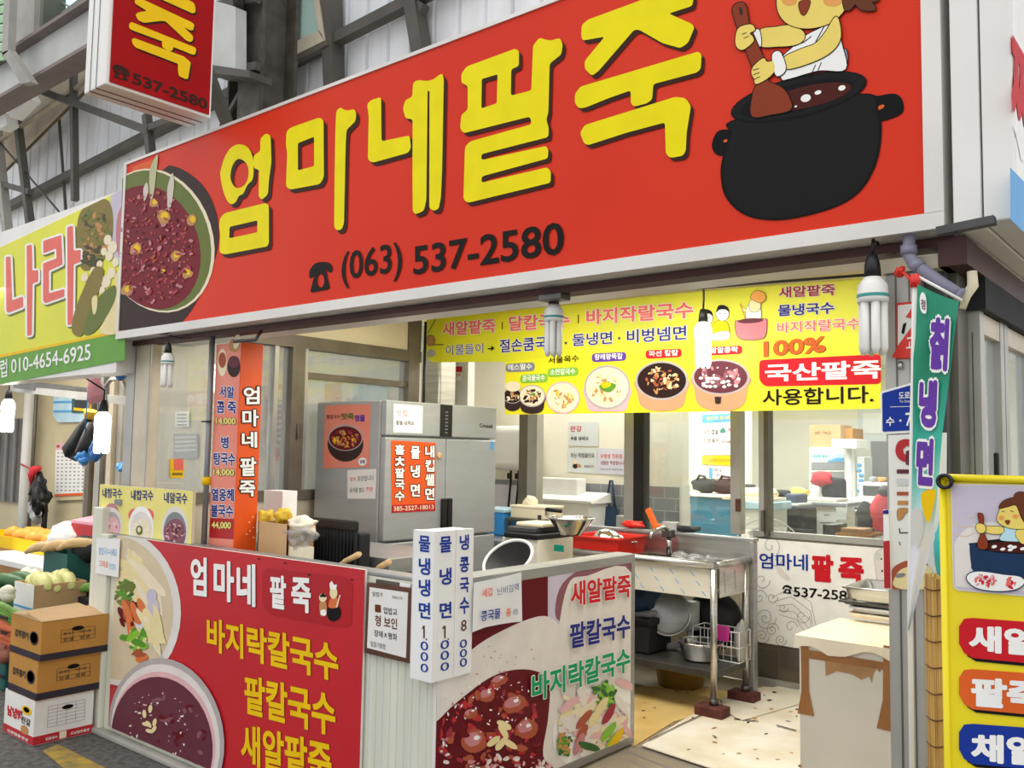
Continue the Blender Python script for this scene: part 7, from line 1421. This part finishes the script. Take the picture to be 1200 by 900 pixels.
# bamboo blind roll
q = PY(2.30).p((1097, 780)); S = thing('bamboo_blind', 'rolled bamboo blind standing between column and yellow sign', 'blind', (q.x, 2.32, .147)); zt = PY(2.3).p((1097, 676)).z; mb = MB(); r_ = (PY(2.3).p((1112, 780)).x-PY(2.3).p((1083, 780)).x)/2
for k in range(40):
    t_ = k*6.2832/40; rr_ = r_*.92; dzz = random.uniform(-.006, .006); mb.tube([(q.x+rr_*math.cos(t_), 2.32+rr_*math.sin(t_), .148), (q.x+rr_*math.cos(t_), 2.32+rr_*math.sin(t_), zt+dzz)], r_*.085, 'bamboo', 5)
mb.lathe([(0, .15), (r_*.85, .15), (r_*.85, zt-.01), (r_*.55, zt-.012), (r_*.55, zt-.04), (0, zt-.04)], (q.x, 2.32, 0), 'bamboo', 24); mb.build('slats', S)
mb = MB()
for k in range(18): z = .22+k*(zt-.25)/17; mb.tube([(q.x+(r_*1.02)*math.cos(t*.2618), 2.32+(r_*1.02)*math.sin(t*.2618), z+.002*math.sin(t)) for t in range(25)], .0016, 'frame_brown', 4, False)
mb.build('binding', S)
q3 = PY(2.42).p((1101, 645)); mb = MB(); mb.ell((q3.x, 2.46, q3.z), (.022, .03, .075), 'ink_aqua', jit=.3, seg=14); mb.tube([(q3.x, 2.47, q3.z+.06), (q3.x+.0, 2.51, q3.z+.12)], .003, 'ink_aqua', 6); one('aqua_bag', mb, 'aqua plastic bag hanging behind bamboo blind', 'bag')

# yellow standing sign
YS = PY(2.0); S = thing('standing_sign', 'tall yellow standing menu sign at right edge with cook picture', 'sign', (-.35, 2.0, .147))
xa = YS.p((1105, 600)).x; zt = YS.p((1150, 561)).z; xb = xa+.50
mb = MB(); mb.box(xa, xb, 2.002, 2.02, .20, zt, 'stand_yellow'); mb.tube([(xa, 2.0, zt), (xb, 2.0, zt)], .008, 'stand_yellow', 8); mb.tube([(xa, 2.0, .2), (xa, 2.0, zt)], .007, 'stand_yellow', 8); mb.box(xa, xb, 1.93, 2.1, .148, .2, 'grey_dark'); mb.build('board', S)
mb = MB(); pr(mb, YS, rnd([(1114, 567), (1330, 570), (1330, 710), (1122, 692), (1117, 688)], 4), 'ink_bowl', .0005); pr(mb, YS, rnd([(1115.5, 568.5), (1330, 571.5), (1330, 708), (1122.5, 690.5), (1118, 686)], 3), 'ink_lilac', .001); pr(mb, YS, cr([(1118, 640), (1135, 618), (1160, 612), (1200, 620), (1260, 640), (1260, 690), (1130, 688), (1120, 680)]), 'ink_bowl', .0012, [(1116, 569), (1330, 572), (1330, 700), (1120, 688)])
Y_ = lambda x, y: (1000+x/4.5, 540+y/4.5)
def yy(L_): return [Y_(*q) for q in L_]
for pts in (((525,320),(560,345),(600,350),(650,345)), ((525,390),(600,400),(640,380)), ((610,300),(640,292))): line(mb, YS, yy(pts), 1.4, 'ink_broth', .0014)
put_ink(mb, YS, cr(yy([(618,450),(640,435),(900,425),(1120,440),(1140,460),(1125,560),(1090,600),(960,625),(700,610),(635,575),(625,540)])), 'ink_potblue', .0020, o=.7, n=1); pr(mb, YS, ellp(*Y_(880, 450), 52, 9, .02), 'ink_pot', .0026); pr(mb, YS, ellp(*Y_(880, 455), 46, 6.5, .02), 'ink_bean', .0029)
for x, y in ((745,452),(790,465),(828,450),(850,455),(830,468),(895,463)): pr(mb, YS, ellp(*Y_(x, y), 3.2, 1.8, -.2, 12), 'ink_white', .0032)
put_ink(mb, YS, cr(yy([(785,385),(800,350),(860,345),(950,350),(980,420),(880,425),(780,418)])), 'ink_sky', .0034, o=.6, n=1)
put_ink(mb, YS, cr(yy([(690,348),(730,345),(790,350),(790,380),(740,385),(695,372)])), 'ink_skin', .0038, o=.6, n=1); put_ink(mb, YS, cr(yy([(865,365),(900,350),(930,380),(925,430),(890,435),(860,395)])), 'ink_skin', .0038, o=.6, n=1)
put_ink(mb, YS, cr(yy([(770,270),(790,230),(840,210),(920,220),(960,290),(930,350),(850,358),(790,340),(760,310)])), 'ink_skin', .0042, o=.7, n=1); put_ink(mb, YS, cr(yy([(772,250),(790,215),(840,195),(900,200),(970,250),(985,330),(930,350),(890,300),(862,235),(820,240)])), 'ink_brown', .0048, o=.6, n=1); put_ink(mb, YS, ellp(*Y_(885, 190), 8, 6, 0, 16), 'ink_brown', .0046, o=.6, n=1)
pr(mb, YS, ellp(*Y_(783, 300), 3.5, 2.5), 'ink_cheek', .0050); pr(mb, YS, ellp(*Y_(858, 292), 3.5, 2.5), 'ink_cheek', .0050); put_ink(mb, YS, cr(yy([(803,316),(828,315),(818,335)])), 'ink_paddle', .0050, o=.4, n=1)
for p, q in (((785, 268), (800, 264)), ((830, 262), (848, 268))): line(mb, YS, [Y_(*p), Y_(*q)], .8, 'ink_dark', .0050)
put_ink(mb, YS, cr(yy([(660,285),(672,276),(688,290),(690,370),(712,430),(705,462),(665,460),(660,430),(676,370)])), 'ink_paddle', .0054, o=.6, n=1); put_ink(mb, YS, cr(yy([(650,345),(665,330),(690,335),(702,355),(690,378),(662,375)])), 'ink_skin', .0060, o=.6, n=1)
put_ink(mb, YS, cr(yy([(605,605),(640,585),(700,585),(800,600),(880,610),(905,640),(860,675),(760,685),(660,670),(610,635)])), 'ink_white', .0056, o=1.3, n=1, em='ink_potblue'); scat(mb, YS, *Y_(695, 630), 13, 7, 36, ['ink_red', 'ink_salmon', 'ink_pinkish'], 1.8, .0062); scat(mb, YS, *Y_(840, 640), 6, 6, 14, ['ink_red', 'ink_salmon'], 1.8, .0062)
mb.build('cook_picture', S)
mb = MB()
for y, m, s_, yt, yb2, xl_ in ((748, 'ink_red', '새알팥죽', 732, 763, 1135.5), (808, 'ink_orange', '팥죽', 793, 827.5, 1138), (872, 'ink_darkblue', '채일국수', 859, 892, 1138)):
    sh = [(1124, y-14), (1130, y-23), (1140, y-24), (1360, y-8), (1360, y+44), (1140, y+23), (1130, y+17), (1124, y+6)]
    pr(mb, YS, [(x+4, yv+4) for x, yv in sh], 'ink_pot', .0006); pr(mb, YS, sh, m, .0012); n = len(s_)
    text(mb, YS, s_, (xl_, yb2), (xl_+43*n, yb2+3.4*n), (xl_, yt), 'ink_white', .05, off=.002)
mb.build('lettering', S)
mb = MB(); q = YS.p((1109, 564), .012); mb.lathe([(.010, -.006), (.016, -.006), (.016, .006), (.010, .006), (.010, -.006)], q, 'black', 20, Matrix.Rotation(rad(90), 3, 'X')); mb.build('clip', S)

# ================================================================== BULBS
def bulb(c, s_, lit, label, wire_to):
    S = thing('compact_bulb', label, 'lamp', c, 'hanging bulbs'); c = V(c)    # c = top of the white base
    mb = MB(); mb.lathe([(0, .055*s_), (.012*s_, .055*s_), (.018*s_, .03*s_), (.02*s_, 0), (0, 0)], c, 'black', 16); mb.tube([c+V((0, 0, .05*s_)), c+V((.004, 0, .10*s_)), V(wire_to)], .004*max(s_, .8), 'black', 6); mb.build('socket', S)
    mb = MB(); mb.lathe([(0, 0), (.02*s_, 0), (.034*s_, -.02*s_), (.036*s_, -.05*s_), (.036*s_, -.062*s_), (0, -.062*s_)], c, 'bulb_lit' if lit else 'bulb_off', 20); mb.build('base', S)
    if not lit: mb = MB(); mb.lathe([(.0365*s_, -.05*s_), (.0365*s_, -.042*s_)], c, 'bulb_band', 20); mb.build('band', S)
    for k in range(6):
        a = k*math.pi/3; p = c+V((.024*s_*math.cos(a), .024*s_*math.sin(a), -.062*s_)); mb = MB(); mb.tube([p, p-V((0, 0, .11*s_)), p-V((0, 0, .125*s_))], [.0105*s_, .0105*s_, .005*s_], 'bulb_lit' if lit else 'bulb_off', 8); mb.build('tube', S)
    return S
def bpx(Y, x, y): return PY(Y).p((x, y))
q = bpx(2.56, 649, 357); bulb(q, 1.0, False, 'unlit white bulb hanging in front of yellow banner centre', (q.x, 2.56, 2.11))
q = bpx(2.45, 1022.5, 325); bulb(q, 1.12, False, 'unlit white bulb beside corner column, covering banner end', (q.x, 2.5, 2.13))
q = bpx(2.45, 197, 414); bulb(q, .95, False, 'unlit white bulb in front of hazy window under fascia', (q.x, 2.56, 2.11))
q = bpx(4.5, 824, 378); bulb(q, 1.35, True, 'glowing bulb hanging before the cook drawing on banner', (q.x, 4.5, 2.62))
q = bpx(2.75, 121, 483); bulb(q, 1.4, True, 'glowing bulb hanging in the greengrocer stall near aluminium post', (q.x, 2.56, 2.0))
q = bpx(2.75, 10, 468); bulb(q, 1.3, True, 'glowing bulb at far left edge of greengrocer stall', (q.x, 2.56, 2.0))
mb = MB(); 
for Yb, x, y in ((2.52, 648, 326),): q = bpx(Yb, x, y); mb.rbox(q.x-.05, q.x+.05, 2.50, 2.56, 2.085, 2.107, 'steel_dark', .003)
one('bulb_clamp', mb, 'small metal clamp on fascia beam above banner bulb', 'clamp')
mb = MB(); q = bpx(2.5, 300, 392); mb.tube([(q.x, 2.53, 2.107), (q.x, 2.50, 2.06), (q.x-.12, 2.46, 2.055)], .009, 'steel_dark', 8); one('metal_hook', mb, 'short metal hook rod under fascia above orange column', 'hook')
mb = MB(); q = bpx(2.53, 241.5, 500); q2 = q; mb.tube([(q.x-.0, 2.545, .882), (q.x, 2.545, 2.107)], .014, 'pipe_grey', 10); zz = bpx(2.5, 238, 564).z; mb.tube([(q.x, 2.545, zz-.02), (q.x, 2.545, zz+.02)], .022, 'ink_gold', 10); mb.tube([(q.x-.04, 2.53, zz+.3), (q.x+.04, 2.53, zz+.3)], .005, 'black', 6); one('steel_pipe', mb, 'thin steel pipe with yellow tape standing left of orange column', 'pipe')

# ================================================================== GREENGROCER STALL (left)
SW = PY(4.3)
mb = MB(); x1 = SW.p((107, 520)).x; mb.box(-15, x1, 4.3, 4.4, 0, 3.2, 'stall_wall'); struct(mb.build('wall_stall'))
mb = MB(); x2 = SW.p((150, 520)).x
for k in range(7): xx = x1+(x2-x1)*k/7; mb.box(xx, xx+(x2-x1)/7*.8, 4.2 if k % 2 else 4.24, 4.3, 0, 3.2, ('alu', 'alu_brown', 'alu_cream')[k % 3])
mb.box(x1, -6.56, 4.3, 4.36, 0, 3.2, 'alu_cream'); struct(mb.build('wall_stall_right'))
mb = MB(); mb.box(-15, -4.95, 2.65, 4.3, 2.82, 2.88, 'stall_wall'); struct(mb.build('ceiling_stall'))
mb = MB(); a, b = SW.p((-30, 492)), SW.p((34, 590)); mb.box(a.x, b.x, 4.26, 4.3, b.z, a.z, 'alu_dark')
for x in (2, 12, 22): q = SW.p((x, 540)); mb.box(q.x-.02, q.x+.02, 4.24, 4.26, b.z, a.z, 'grey')
struct(mb.build('window_8'))
mb = MB(); a = SW.p((45, 490)); pipe_x = a.x; mb.tube([(a.x, 4.2, 0), (a.x, 4.2, 2.82)], .055, 'sign_white', 14); mb.tube([(a.x+.11, 4.22, 0), (a.x+.11, 4.22, 3.1)], .02, 'alu_dark', 8); struct(mb.build('column_pipe'))
mb = MB(); a, b = PY(3.9).p((15, 455)), PY(3.9).p((155, 463)); mb.bar(a, PY(3.2).p((152, 470)), .05, .06, 'alu'); mb.bar(PY(3.7).p((20, 450)), PY(3.7).p((120, 462)), .06, .08, 'steel_dark'); struct(mb.build('beam_stall'))
mb = MB(); q_ = PY(3.0).p((142, 443)); mb.tube([q_, (q_.x, 3.0, 2.83)], .004, 'steel', 6); mb.tube([PY(3.0).p(q) for q in ((125, 475), (122, 455), (130, 445), (142, 443), (146, 452), (154, 472))], .014, 'steel', 8); one('hook_bracket', mb, 'bent steel bracket hanging in the greengrocer stall near post', 'bracket')
CL = PY(4.27); S = thing('wall_calendar', 'large white wall calendar on the greengrocer stall wall', 'calendar', CL.p((90, 588)))
mb = MB(); slab(mb, CL, [(65, 518), (112, 519), (108, 585), (63, 587)], 'stall_wall', .01); slab(mb, CL, [(66, 519), (109, 520), (105, 579), (64.5, 582)], 'white_paper', .004, .006); pr(mb, CL, [(66, 519), (109, 520), (108.5, 527), (66, 527.5)], 'ink_pinkish', .007); pr(mb, CL, [(64.6, 579), (105.2, 577), (105, 580), (64.5, 582)], 'ink_orange', .007); mb.build('sheet', S)
mb = MB()
for r_ in range(11):
    for c_ in range(8): x, y = 68+c_*4.9-r_*.12, 530+r_*4.4-c_*.02; pr(mb, CL, [(x, y), (x+2.4, y), (x+2.4, y+1.5), (x, y+1.5)], 'ink_line', .008)
pr(mb, CL, ellp(69, 523, 2, 1.8), 'ink_meat', .008); mb.build('print', S)
S = thing('wall_board', 'light blue sectioned board on the greengrocer stall wall', 'board', CL.p((85, 494))); mb = MB(); slab(mb, CL, rnd([(63, 462), (100, 462), (104, 494), (68, 495), (62, 488)], 2), 'light_blue', .03)
for y in (470, 481): slab(mb, CL, [(63, y), (98, y-.5), (98, y+2), (63, y+2.5)], 'ink_skyblue', .002, .004)
mb.build('panel', S)
CL2 = PY(4.262); S = thing('blackboard', 'black sign board with green edge hung above the calendar', 'sign', CL2.p((100, 484))); mb = MB(); slab(mb, CL2, [(84, 464), (124, 466), (122, 484), (84, 484)], 'plastic_green', .03); slab(mb, CL2, [(88, 465), (124, 467), (122, 483), (88, 482)], 'black', .003, .004); slab(mb, CL2, [(87, 477.5), (111, 480), (111, 483), (87, 481)], 'ink_gold', .003, .008); mb.build('board', S); mb = MB(); text(mb, CL2, '53588-53', (89, 468.5), (108, 469.5), (89, 465), 'ink_white', .02, off=.006); mb.build('lettering', S)
# hanging goods
def hang(name, Y, pts, r, m, label, cat, g=None):
    mb = MB(); mb.tube([PY(Y).p(q) for q in pts], r, m, 10); q_ = PY(Y).p(pts[0]); mb.tube([q_, (q_.x, q_.y, 2.83)], .004, 'white', 5); return one(name, mb, label, cat, g)
hang('pink_roll', 3.0, ((106, 430), (110, 448), (114, 468)), [.02, .045, .065], 'pink', 'long pink wrapped roll hanging under the green sign', 'roll')
S = thing('plastic_bag_bundle', 'black glossy bag bundle with yellow tie hanging above calendar', 'bag', PY(3.2).p((97, 535))); mb = MB(); mb.tube([PY(3.2).p(q) for q in ((104, 490), (99, 503), (94, 518), (88, 530), (86, 533))], [.03, .06, .085, .10, .04], 'black', 7); mb.ell(PY(3.2).p((90, 526)), (.10, .06, .07), 'black', jit=.8, seg=16); mb.tube([PY(3.15).p(q) for q in ((108, 495), (106, 515), (103, 532), (101, 538))], [.03, .07, .09, .02], 'black', 12); mb.build('bundle', S); mb = MB(); mb.tube([PY(3.2).p(q) for q in ((106, 481), (104, 490))], [.05, .035], 'yellow_food', 10); q_ = PY(3.2).p((106, 481)); mb.tube([q_, (q_.x, q_.y, 2.83)], .004, 'yellow_food', 5); mb.build('tie', S)
def blob(name, Y, x, y, rs, m, label, cat, g=None, jit=.5):
    q = PY(Y).p((x, y)); mb = MB(); mb.ell(q, rs, m, jit=jit, seg=16); mb.ell(q+V((rs[0]*.8, -.02, -rs[2]*.5)), (rs[0]*.6, rs[1]*.7, rs[2]*.6), m, jit=jit, seg=12)
    mb.tube([q, (q.x+.01, q.y+.01, 2.83)], .004, m, 6); return one(name, mb, label, cat, g)
blob('blue_glove', 3.1, 98, 536, (.06, .05, .05), 'blue_bag', 'pale blue rubber gloves hanging below black bag bundle', 'gloves')
blob('blue_glove', 3.1, 112, 528, (.05, .05, .07), 'blue', 'deep blue rubber glove hanging below the glowing bulb', 'gloves')
blob('blue_glove', 2.9, 144, 547, (.045, .04, .03), 'blue_bag', 'small bright blue glove hanging beside the aluminium post', 'gloves')
blob('blue_tool', 2.9, 142, 436, (.05, .05, .05), 'blue', 'blue clamp hanging from the green sign right corner', 'clamp')
S = thing('hanging_bag', 'black bag tied with red ribbon hanging on white pipe', 'bag', PY(4.0).p((46, 600))); q = PY(4.06).p((45, 580)); mb = MB(); mb.tube([q+V((0, 0, .22)), (pipe_x, 4.145, q.z+.3)], .008, 'cloth_red', 6); mb.build('cord', S); mb = MB(); mb.ell(q+V((0, 0, -.02)), (.12, .09, .17), 'black', jit=.7, seg=22); mb.tube([q+V((0, 0, .24)), q+V((.01, 0, .15)), q+V((0, 0, 0))], [.02, .05, .10], 'black', 9); mb.ell(q+V((.07, -.02, -.08)), (.08, .06, .09), 'black', jit=.9, seg=18); mb.build('bag', S); mb = MB(); mb.tube([q+V((-.10, -.02, .08)), q+V((-.05, -.06, .2)), q+V((0, -.05, .26)), q+V((.03, 0, .28))], [.02, .035, .045, .02], 'cloth_red', 8); mb.build('ribbon', S); mb = MB(); mb.ell(q+V((-.04, .02, -.16)), (.15, .08, .10), 'bag_clear', jit=.9, seg=20); mb.build('liner', S); mb = MB(); mb.tube([q+V((.05, .05, -.1)), q+V((.05, .05, -.5))], .03, 'black', 8); mb.build('handle', S)
# produce stand
mb = MB()
c1 = pxbox(39, 712, 686, 17, 101, 2.62); xl1, xr1, ye1 = c1[0]-.01, c1[1]+.01, c1[3]+.01
mb.box(-9, -5.45, 2.485, 2.9, 0, .36, 'black_soft'); mb.box(xl1, xr1, 2.9, ye1, 0, .36, 'black_soft')
for x0_, x1_ in ((-9, xl1-.002), (xr1+.002, -5.45)): mb.box(x0_, x1_, 2.902, 3.2, 0, .52, 'black_soft'); mb.box(x0_, x1_, 3.202, 3.7, 0, .62, 'black_soft')
one('display_stand', mb, 'dark stepped stand under the greengrocer crates', 'stand')
def crate(name, bx, m, label, wall=.012, lab2=None, g=None):
    x0, x1, y0, y1, z0, z1 = bx; S = thing(name, label, 'box', ((x0+x1)/2, (y0+y1)/2, z0), g); mb = MB()
    for q in ((x0, x1, y0, y0+wall), (x0, x1, y1-wall, y1), (x0, x0+wall, y0+wall, y1-wall), (x1-wall, x1, y0+wall, y1-wall)): mb.box(*q, z0, z1, m)
    mb.box(x0, x1, y0, y1, z0, z0+wall, m); mb.build('body', S); return S
c1 = pxbox(39, 712, 686, 17, 101, 2.62); z0 = c1[4]; dz = .362-z0; c1 = (c1[0], c1[1], c1[2], c1[3], .362, c1[5])
S = crate('produce_carton', c1, 'carton_light', 'open carton of pale squash with blue strap behind street boxes'); mb = MB(); mb.box(c1[0]-.002, c1[1]+.002, c1[2]-.003, c1[2]-.001, c1[4]+.05, c1[5], 'carton_white'); zz = c1[4]+.10; mb.box(c1[0]-.003, c1[1]+.004, c1[2]-.006, c1[2]-.004, zz, zz+.012, 'ink_skyblue'); mb.box(c1[1]+.002, c1[1]+.004, c1[2], c1[2]+.25, zz-.02, zz-.008, 'ink_skyblue'); mb.build('strap', S)
def veg(name, kind, label, cat, g, items, m, r, L_=None, tip=None):
    for i, (c, d) in enumerate(items):
        mb = MB(); c = V(c); d = V(d).normalized(); n = 7
        if L_: pts = [c+d*L_*(k/(n-1)-.5)+V((0, 0, .02*math.sin(k*.9))) for k in range(n)]; rr_ = [r*(.35 if k in (0, n-1) else (.8 if k in (1, n-2) else 1))*random.uniform(.92, 1.08) for k in range(n)]; mb.tube(pts, rr_, m, 9)
        else: mb.ell(c, (r*1.15, r, r*.9), m, jit=.15, seg=12)
        tag(mb.build(name), label if isinstance(label, str) else label[i], cat, g)
it = []
for i in range(9): u, v = (i % 3+.5)/3, (i//3+.5)/3; it.append(((c1[0]+.04+(c1[1]-c1[0]-.08)*u, c1[2]+.05+(c1[3]-c1[2]-.1)*v, c1[5]-.02+random.uniform(0, .03)), (1, random.uniform(-.4, .4), 0)))
veg('squash', 0, 'pale squash lying in the carton with blue strap', 'squash', 'squash in the strapped carton', it, 'squash', .05, .18)
veg('white_radish', 0, 'white radish laid out behind the strapped carton', 'radish', 'white radishes behind the carton', [((xl1-.55+.13*i, 2.99, .57), (.5, .9, 0)) for i in range(4)], 'leek_white', .05, .24)
veg('cucumber', 0, 'green cucumber laid beside the white radishes', 'cucumber', 'cucumbers behind the carton', [((xr1+.10+.07*i, 3.0+.03*i, .565+.012*i), (.7, .7, 0)) for i in range(5)], 'leaf', .04, .26)
veg('zucchini', 0, 'dark green zucchini left of the strapped carton', 'zucchini', 'zucchini left of the carton', [((-6.95+.05*(i % 3), 2.72+.11*(i//3), .42+.075*(i % 3)), (.9, .5, .1)) for i in range(6)], 'zucchini', .05, .32)
PB = PY(2.52)
def rowpx(y0, n, dy, x0, dx): return [(PY(2.46).p((x0+dx*i, y0+dy*i)), (1, .15, .02*(-1)**i)) for i in range(n)]
veg('leek', 0, 'green leek with pale stalk at far left behind boxes', 'leek', 'leeks at the left edge', [(PY(2.46).p((8, 714+4*i)), (1, .2, .03*(i-2))) for i in range(5)], 'leaf', .022, .5)
veg('carrot', 0, 'orange carrot stacked at far left behind boxes', 'carrot', 'carrots at the left edge', [(PY(2.44).p((2, 733+5.5*i)), (1, .2, 0)) for i in range(5)], 'carrot', .034, .34)
veg('sweet_potato', 0, 'brown sweet potato at far left below the carrots', 'sweet potato', 'sweet potatoes at left edge', [(PY(2.42).p((3+3*(i % 2), 762+7*i)), (1, .3, 0)) for i in range(2)], 'sweet_potato', .05)
veg('garlic_bulb', 0, 'pale garlic bulb beside leeks at far left', 'garlic', 'garlic by the leeks', [(PY(2.44).p((9, 693+5*i)), (1, .3, 0)) for i in range(2)], 'leek_white', .045)
mb = MB(); a = PY(2.42).p((6, 775)); mb.rbox(-6.6, a.x, 2.42, 2.5, 0.003, a.z, 'plastic_green', .01)
for k in range(5): mb.box(-6.6, a.x+.003, 2.415, 2.42, .08+.09*k, .1+.09*k, 'black')
one('plastic_crate', mb, 'dark green crate under the carrots at left edge', 'crate')
# upper rows
def frompx(xa, ya, xb, yb, Y, dep): a, b = PY(Y).p((xa, ya)), PY(Y).p((xb, yb)); return (a.x, b.x, Y, Y+dep, b.z, a.z)
b1 = frompx(-30, 655, 51, 671, 2.95, .45); b1 = b1[:4]+(.522, b1[5]); S = crate('wooden_crate', b1, 'wood', 'wide wooden crate with white rim at left of stall'); mb = MB(); mb.rbox(b1[0], b1[1]+.01, b1[2]-.01, b1[3], b1[5]+.001, b1[5]+.05, 'sign_white', .006); mb.build('rim', S)
mb = MB(); mb.rbox(b1[0], b1[1]-.03, b1[2]+.02, b1[3]-.02, b1[4]+.02, b1[5]-.005, 'wood', .006); mb.build('filling', S)
b2 = frompx(-30, 622, 51, 641, 3.25, .4); zz = b1[5]+.052; b2 = b2[:4]+(.622, b2[5]); S = crate('fruit_box', b2, 'ink_gold', 'bright yellow fruit box of oranges at left of stall'); 
mb = MB(); mb.box(b2[0], b2[1]+.002, b2[2]-.003, b2[2]-.001, b2[4], b2[4]+.03, 'wood'); mb.build('label', S)
it = [((b2[1]-.12-.145*i, b2[2]+.10+.14*j, b2[5]+.0+.01*((i+j) % 2)), (1, 0, 0)) for i in range(6) for j in range(2)]
veg('orange', 0, 'round orange in the bright yellow fruit box', 'orange', 'oranges in yellow box', it, 'orange_fruit', .07)
b3 = frompx(52, 646, 80, 668, 2.98, .35); b3 = pxbox(78, 668, 650, 51, 106, 2.92); b3 = b3[:4]+(.523, b3[5]); S = crate('plastic_crate', b3, 'plastic_green', 'dark green open crate of bread between boxes in stall')
it = [((b3[0]+.08+.14*i, (b3[2]+b3[3])/2-.1+.05*i, b3[5]+.03+.02*i), (.8, .5, .25)) for i in range(3)]
veg('long_gourd', 0, 'pale long gourd sticking out of dark green crate', 'gourd', 'gourds in the green crate', it, 'wood_pale', .035, .34)
q = PY(3.2).p((68, 630)); mb = MB(); mb.ell((q.x, 3.3, q.z-.03), (.26, .16, .12), 'white', jit=.5, seg=20); one('plastic_bag', mb, 'heap of white plastic bags behind dark green crate', 'bag')
bpy.data.objects['plastic_bag.003' if 'plastic_bag.003' in bpy.data.objects else 'plastic_bag']
q = PY(3.25).p((95, 625)); mb = MB(); mb.rbox(q.x-.18, q.x+.35, 3.25, 3.5, .623, q.z+.07, 'carton_red', .01); mb.hexa([(q.x-.18, 3.25, q.z+.07), (q.x+.35, 3.25, q.z+.07), (q.x+.35, 3.5, q.z+.07), (q.x-.18, 3.5, q.z+.07), (q.x-.18, 3.25, q.z+.09), (q.x+.35, 3.25, q.z+.09), (q.x+.35, 3.5, q.z+.13), (q.x-.18, 3.5, q.z+.13)], 'pink'); one('red_box', mb, 'red box with pink lid at back of stall beside post', 'box')
q = PY(3.05).p((98, 640)); mb = MB(); mb.ell((q.x, 3.1, q.z-.02), (.2, .12, .09), 'black_soft', jit=.4); one('black_bag', mb, 'black plastic bag bundle behind the pale gourds', 'bag')
mb = MB(); q = PY(2.75).p((20, 118)); 
pf = PY(3.1); mb.hexa([pf.p(q, o) for o in (0, -.1) for q in ((8, 128), (30, 108), (34, 116), (12, 138))], 'white'); one('strip_light', mb, 'white strip light fitting under the steel roof beam', 'lamp')
mb = MB(); mb.hexa([pf.p(q, o) for o in (0, -.1) for q in ((-4, 138), (6, 132), (8, 146), (-2, 152))], 'white'); one('junction_box', mb, 'small white junction box beside strip light under roof', 'box')

bpy.data.scenes.remove(_ts); bpy.data.objects.remove(_to); bpy.data.curves.remove(_tc)
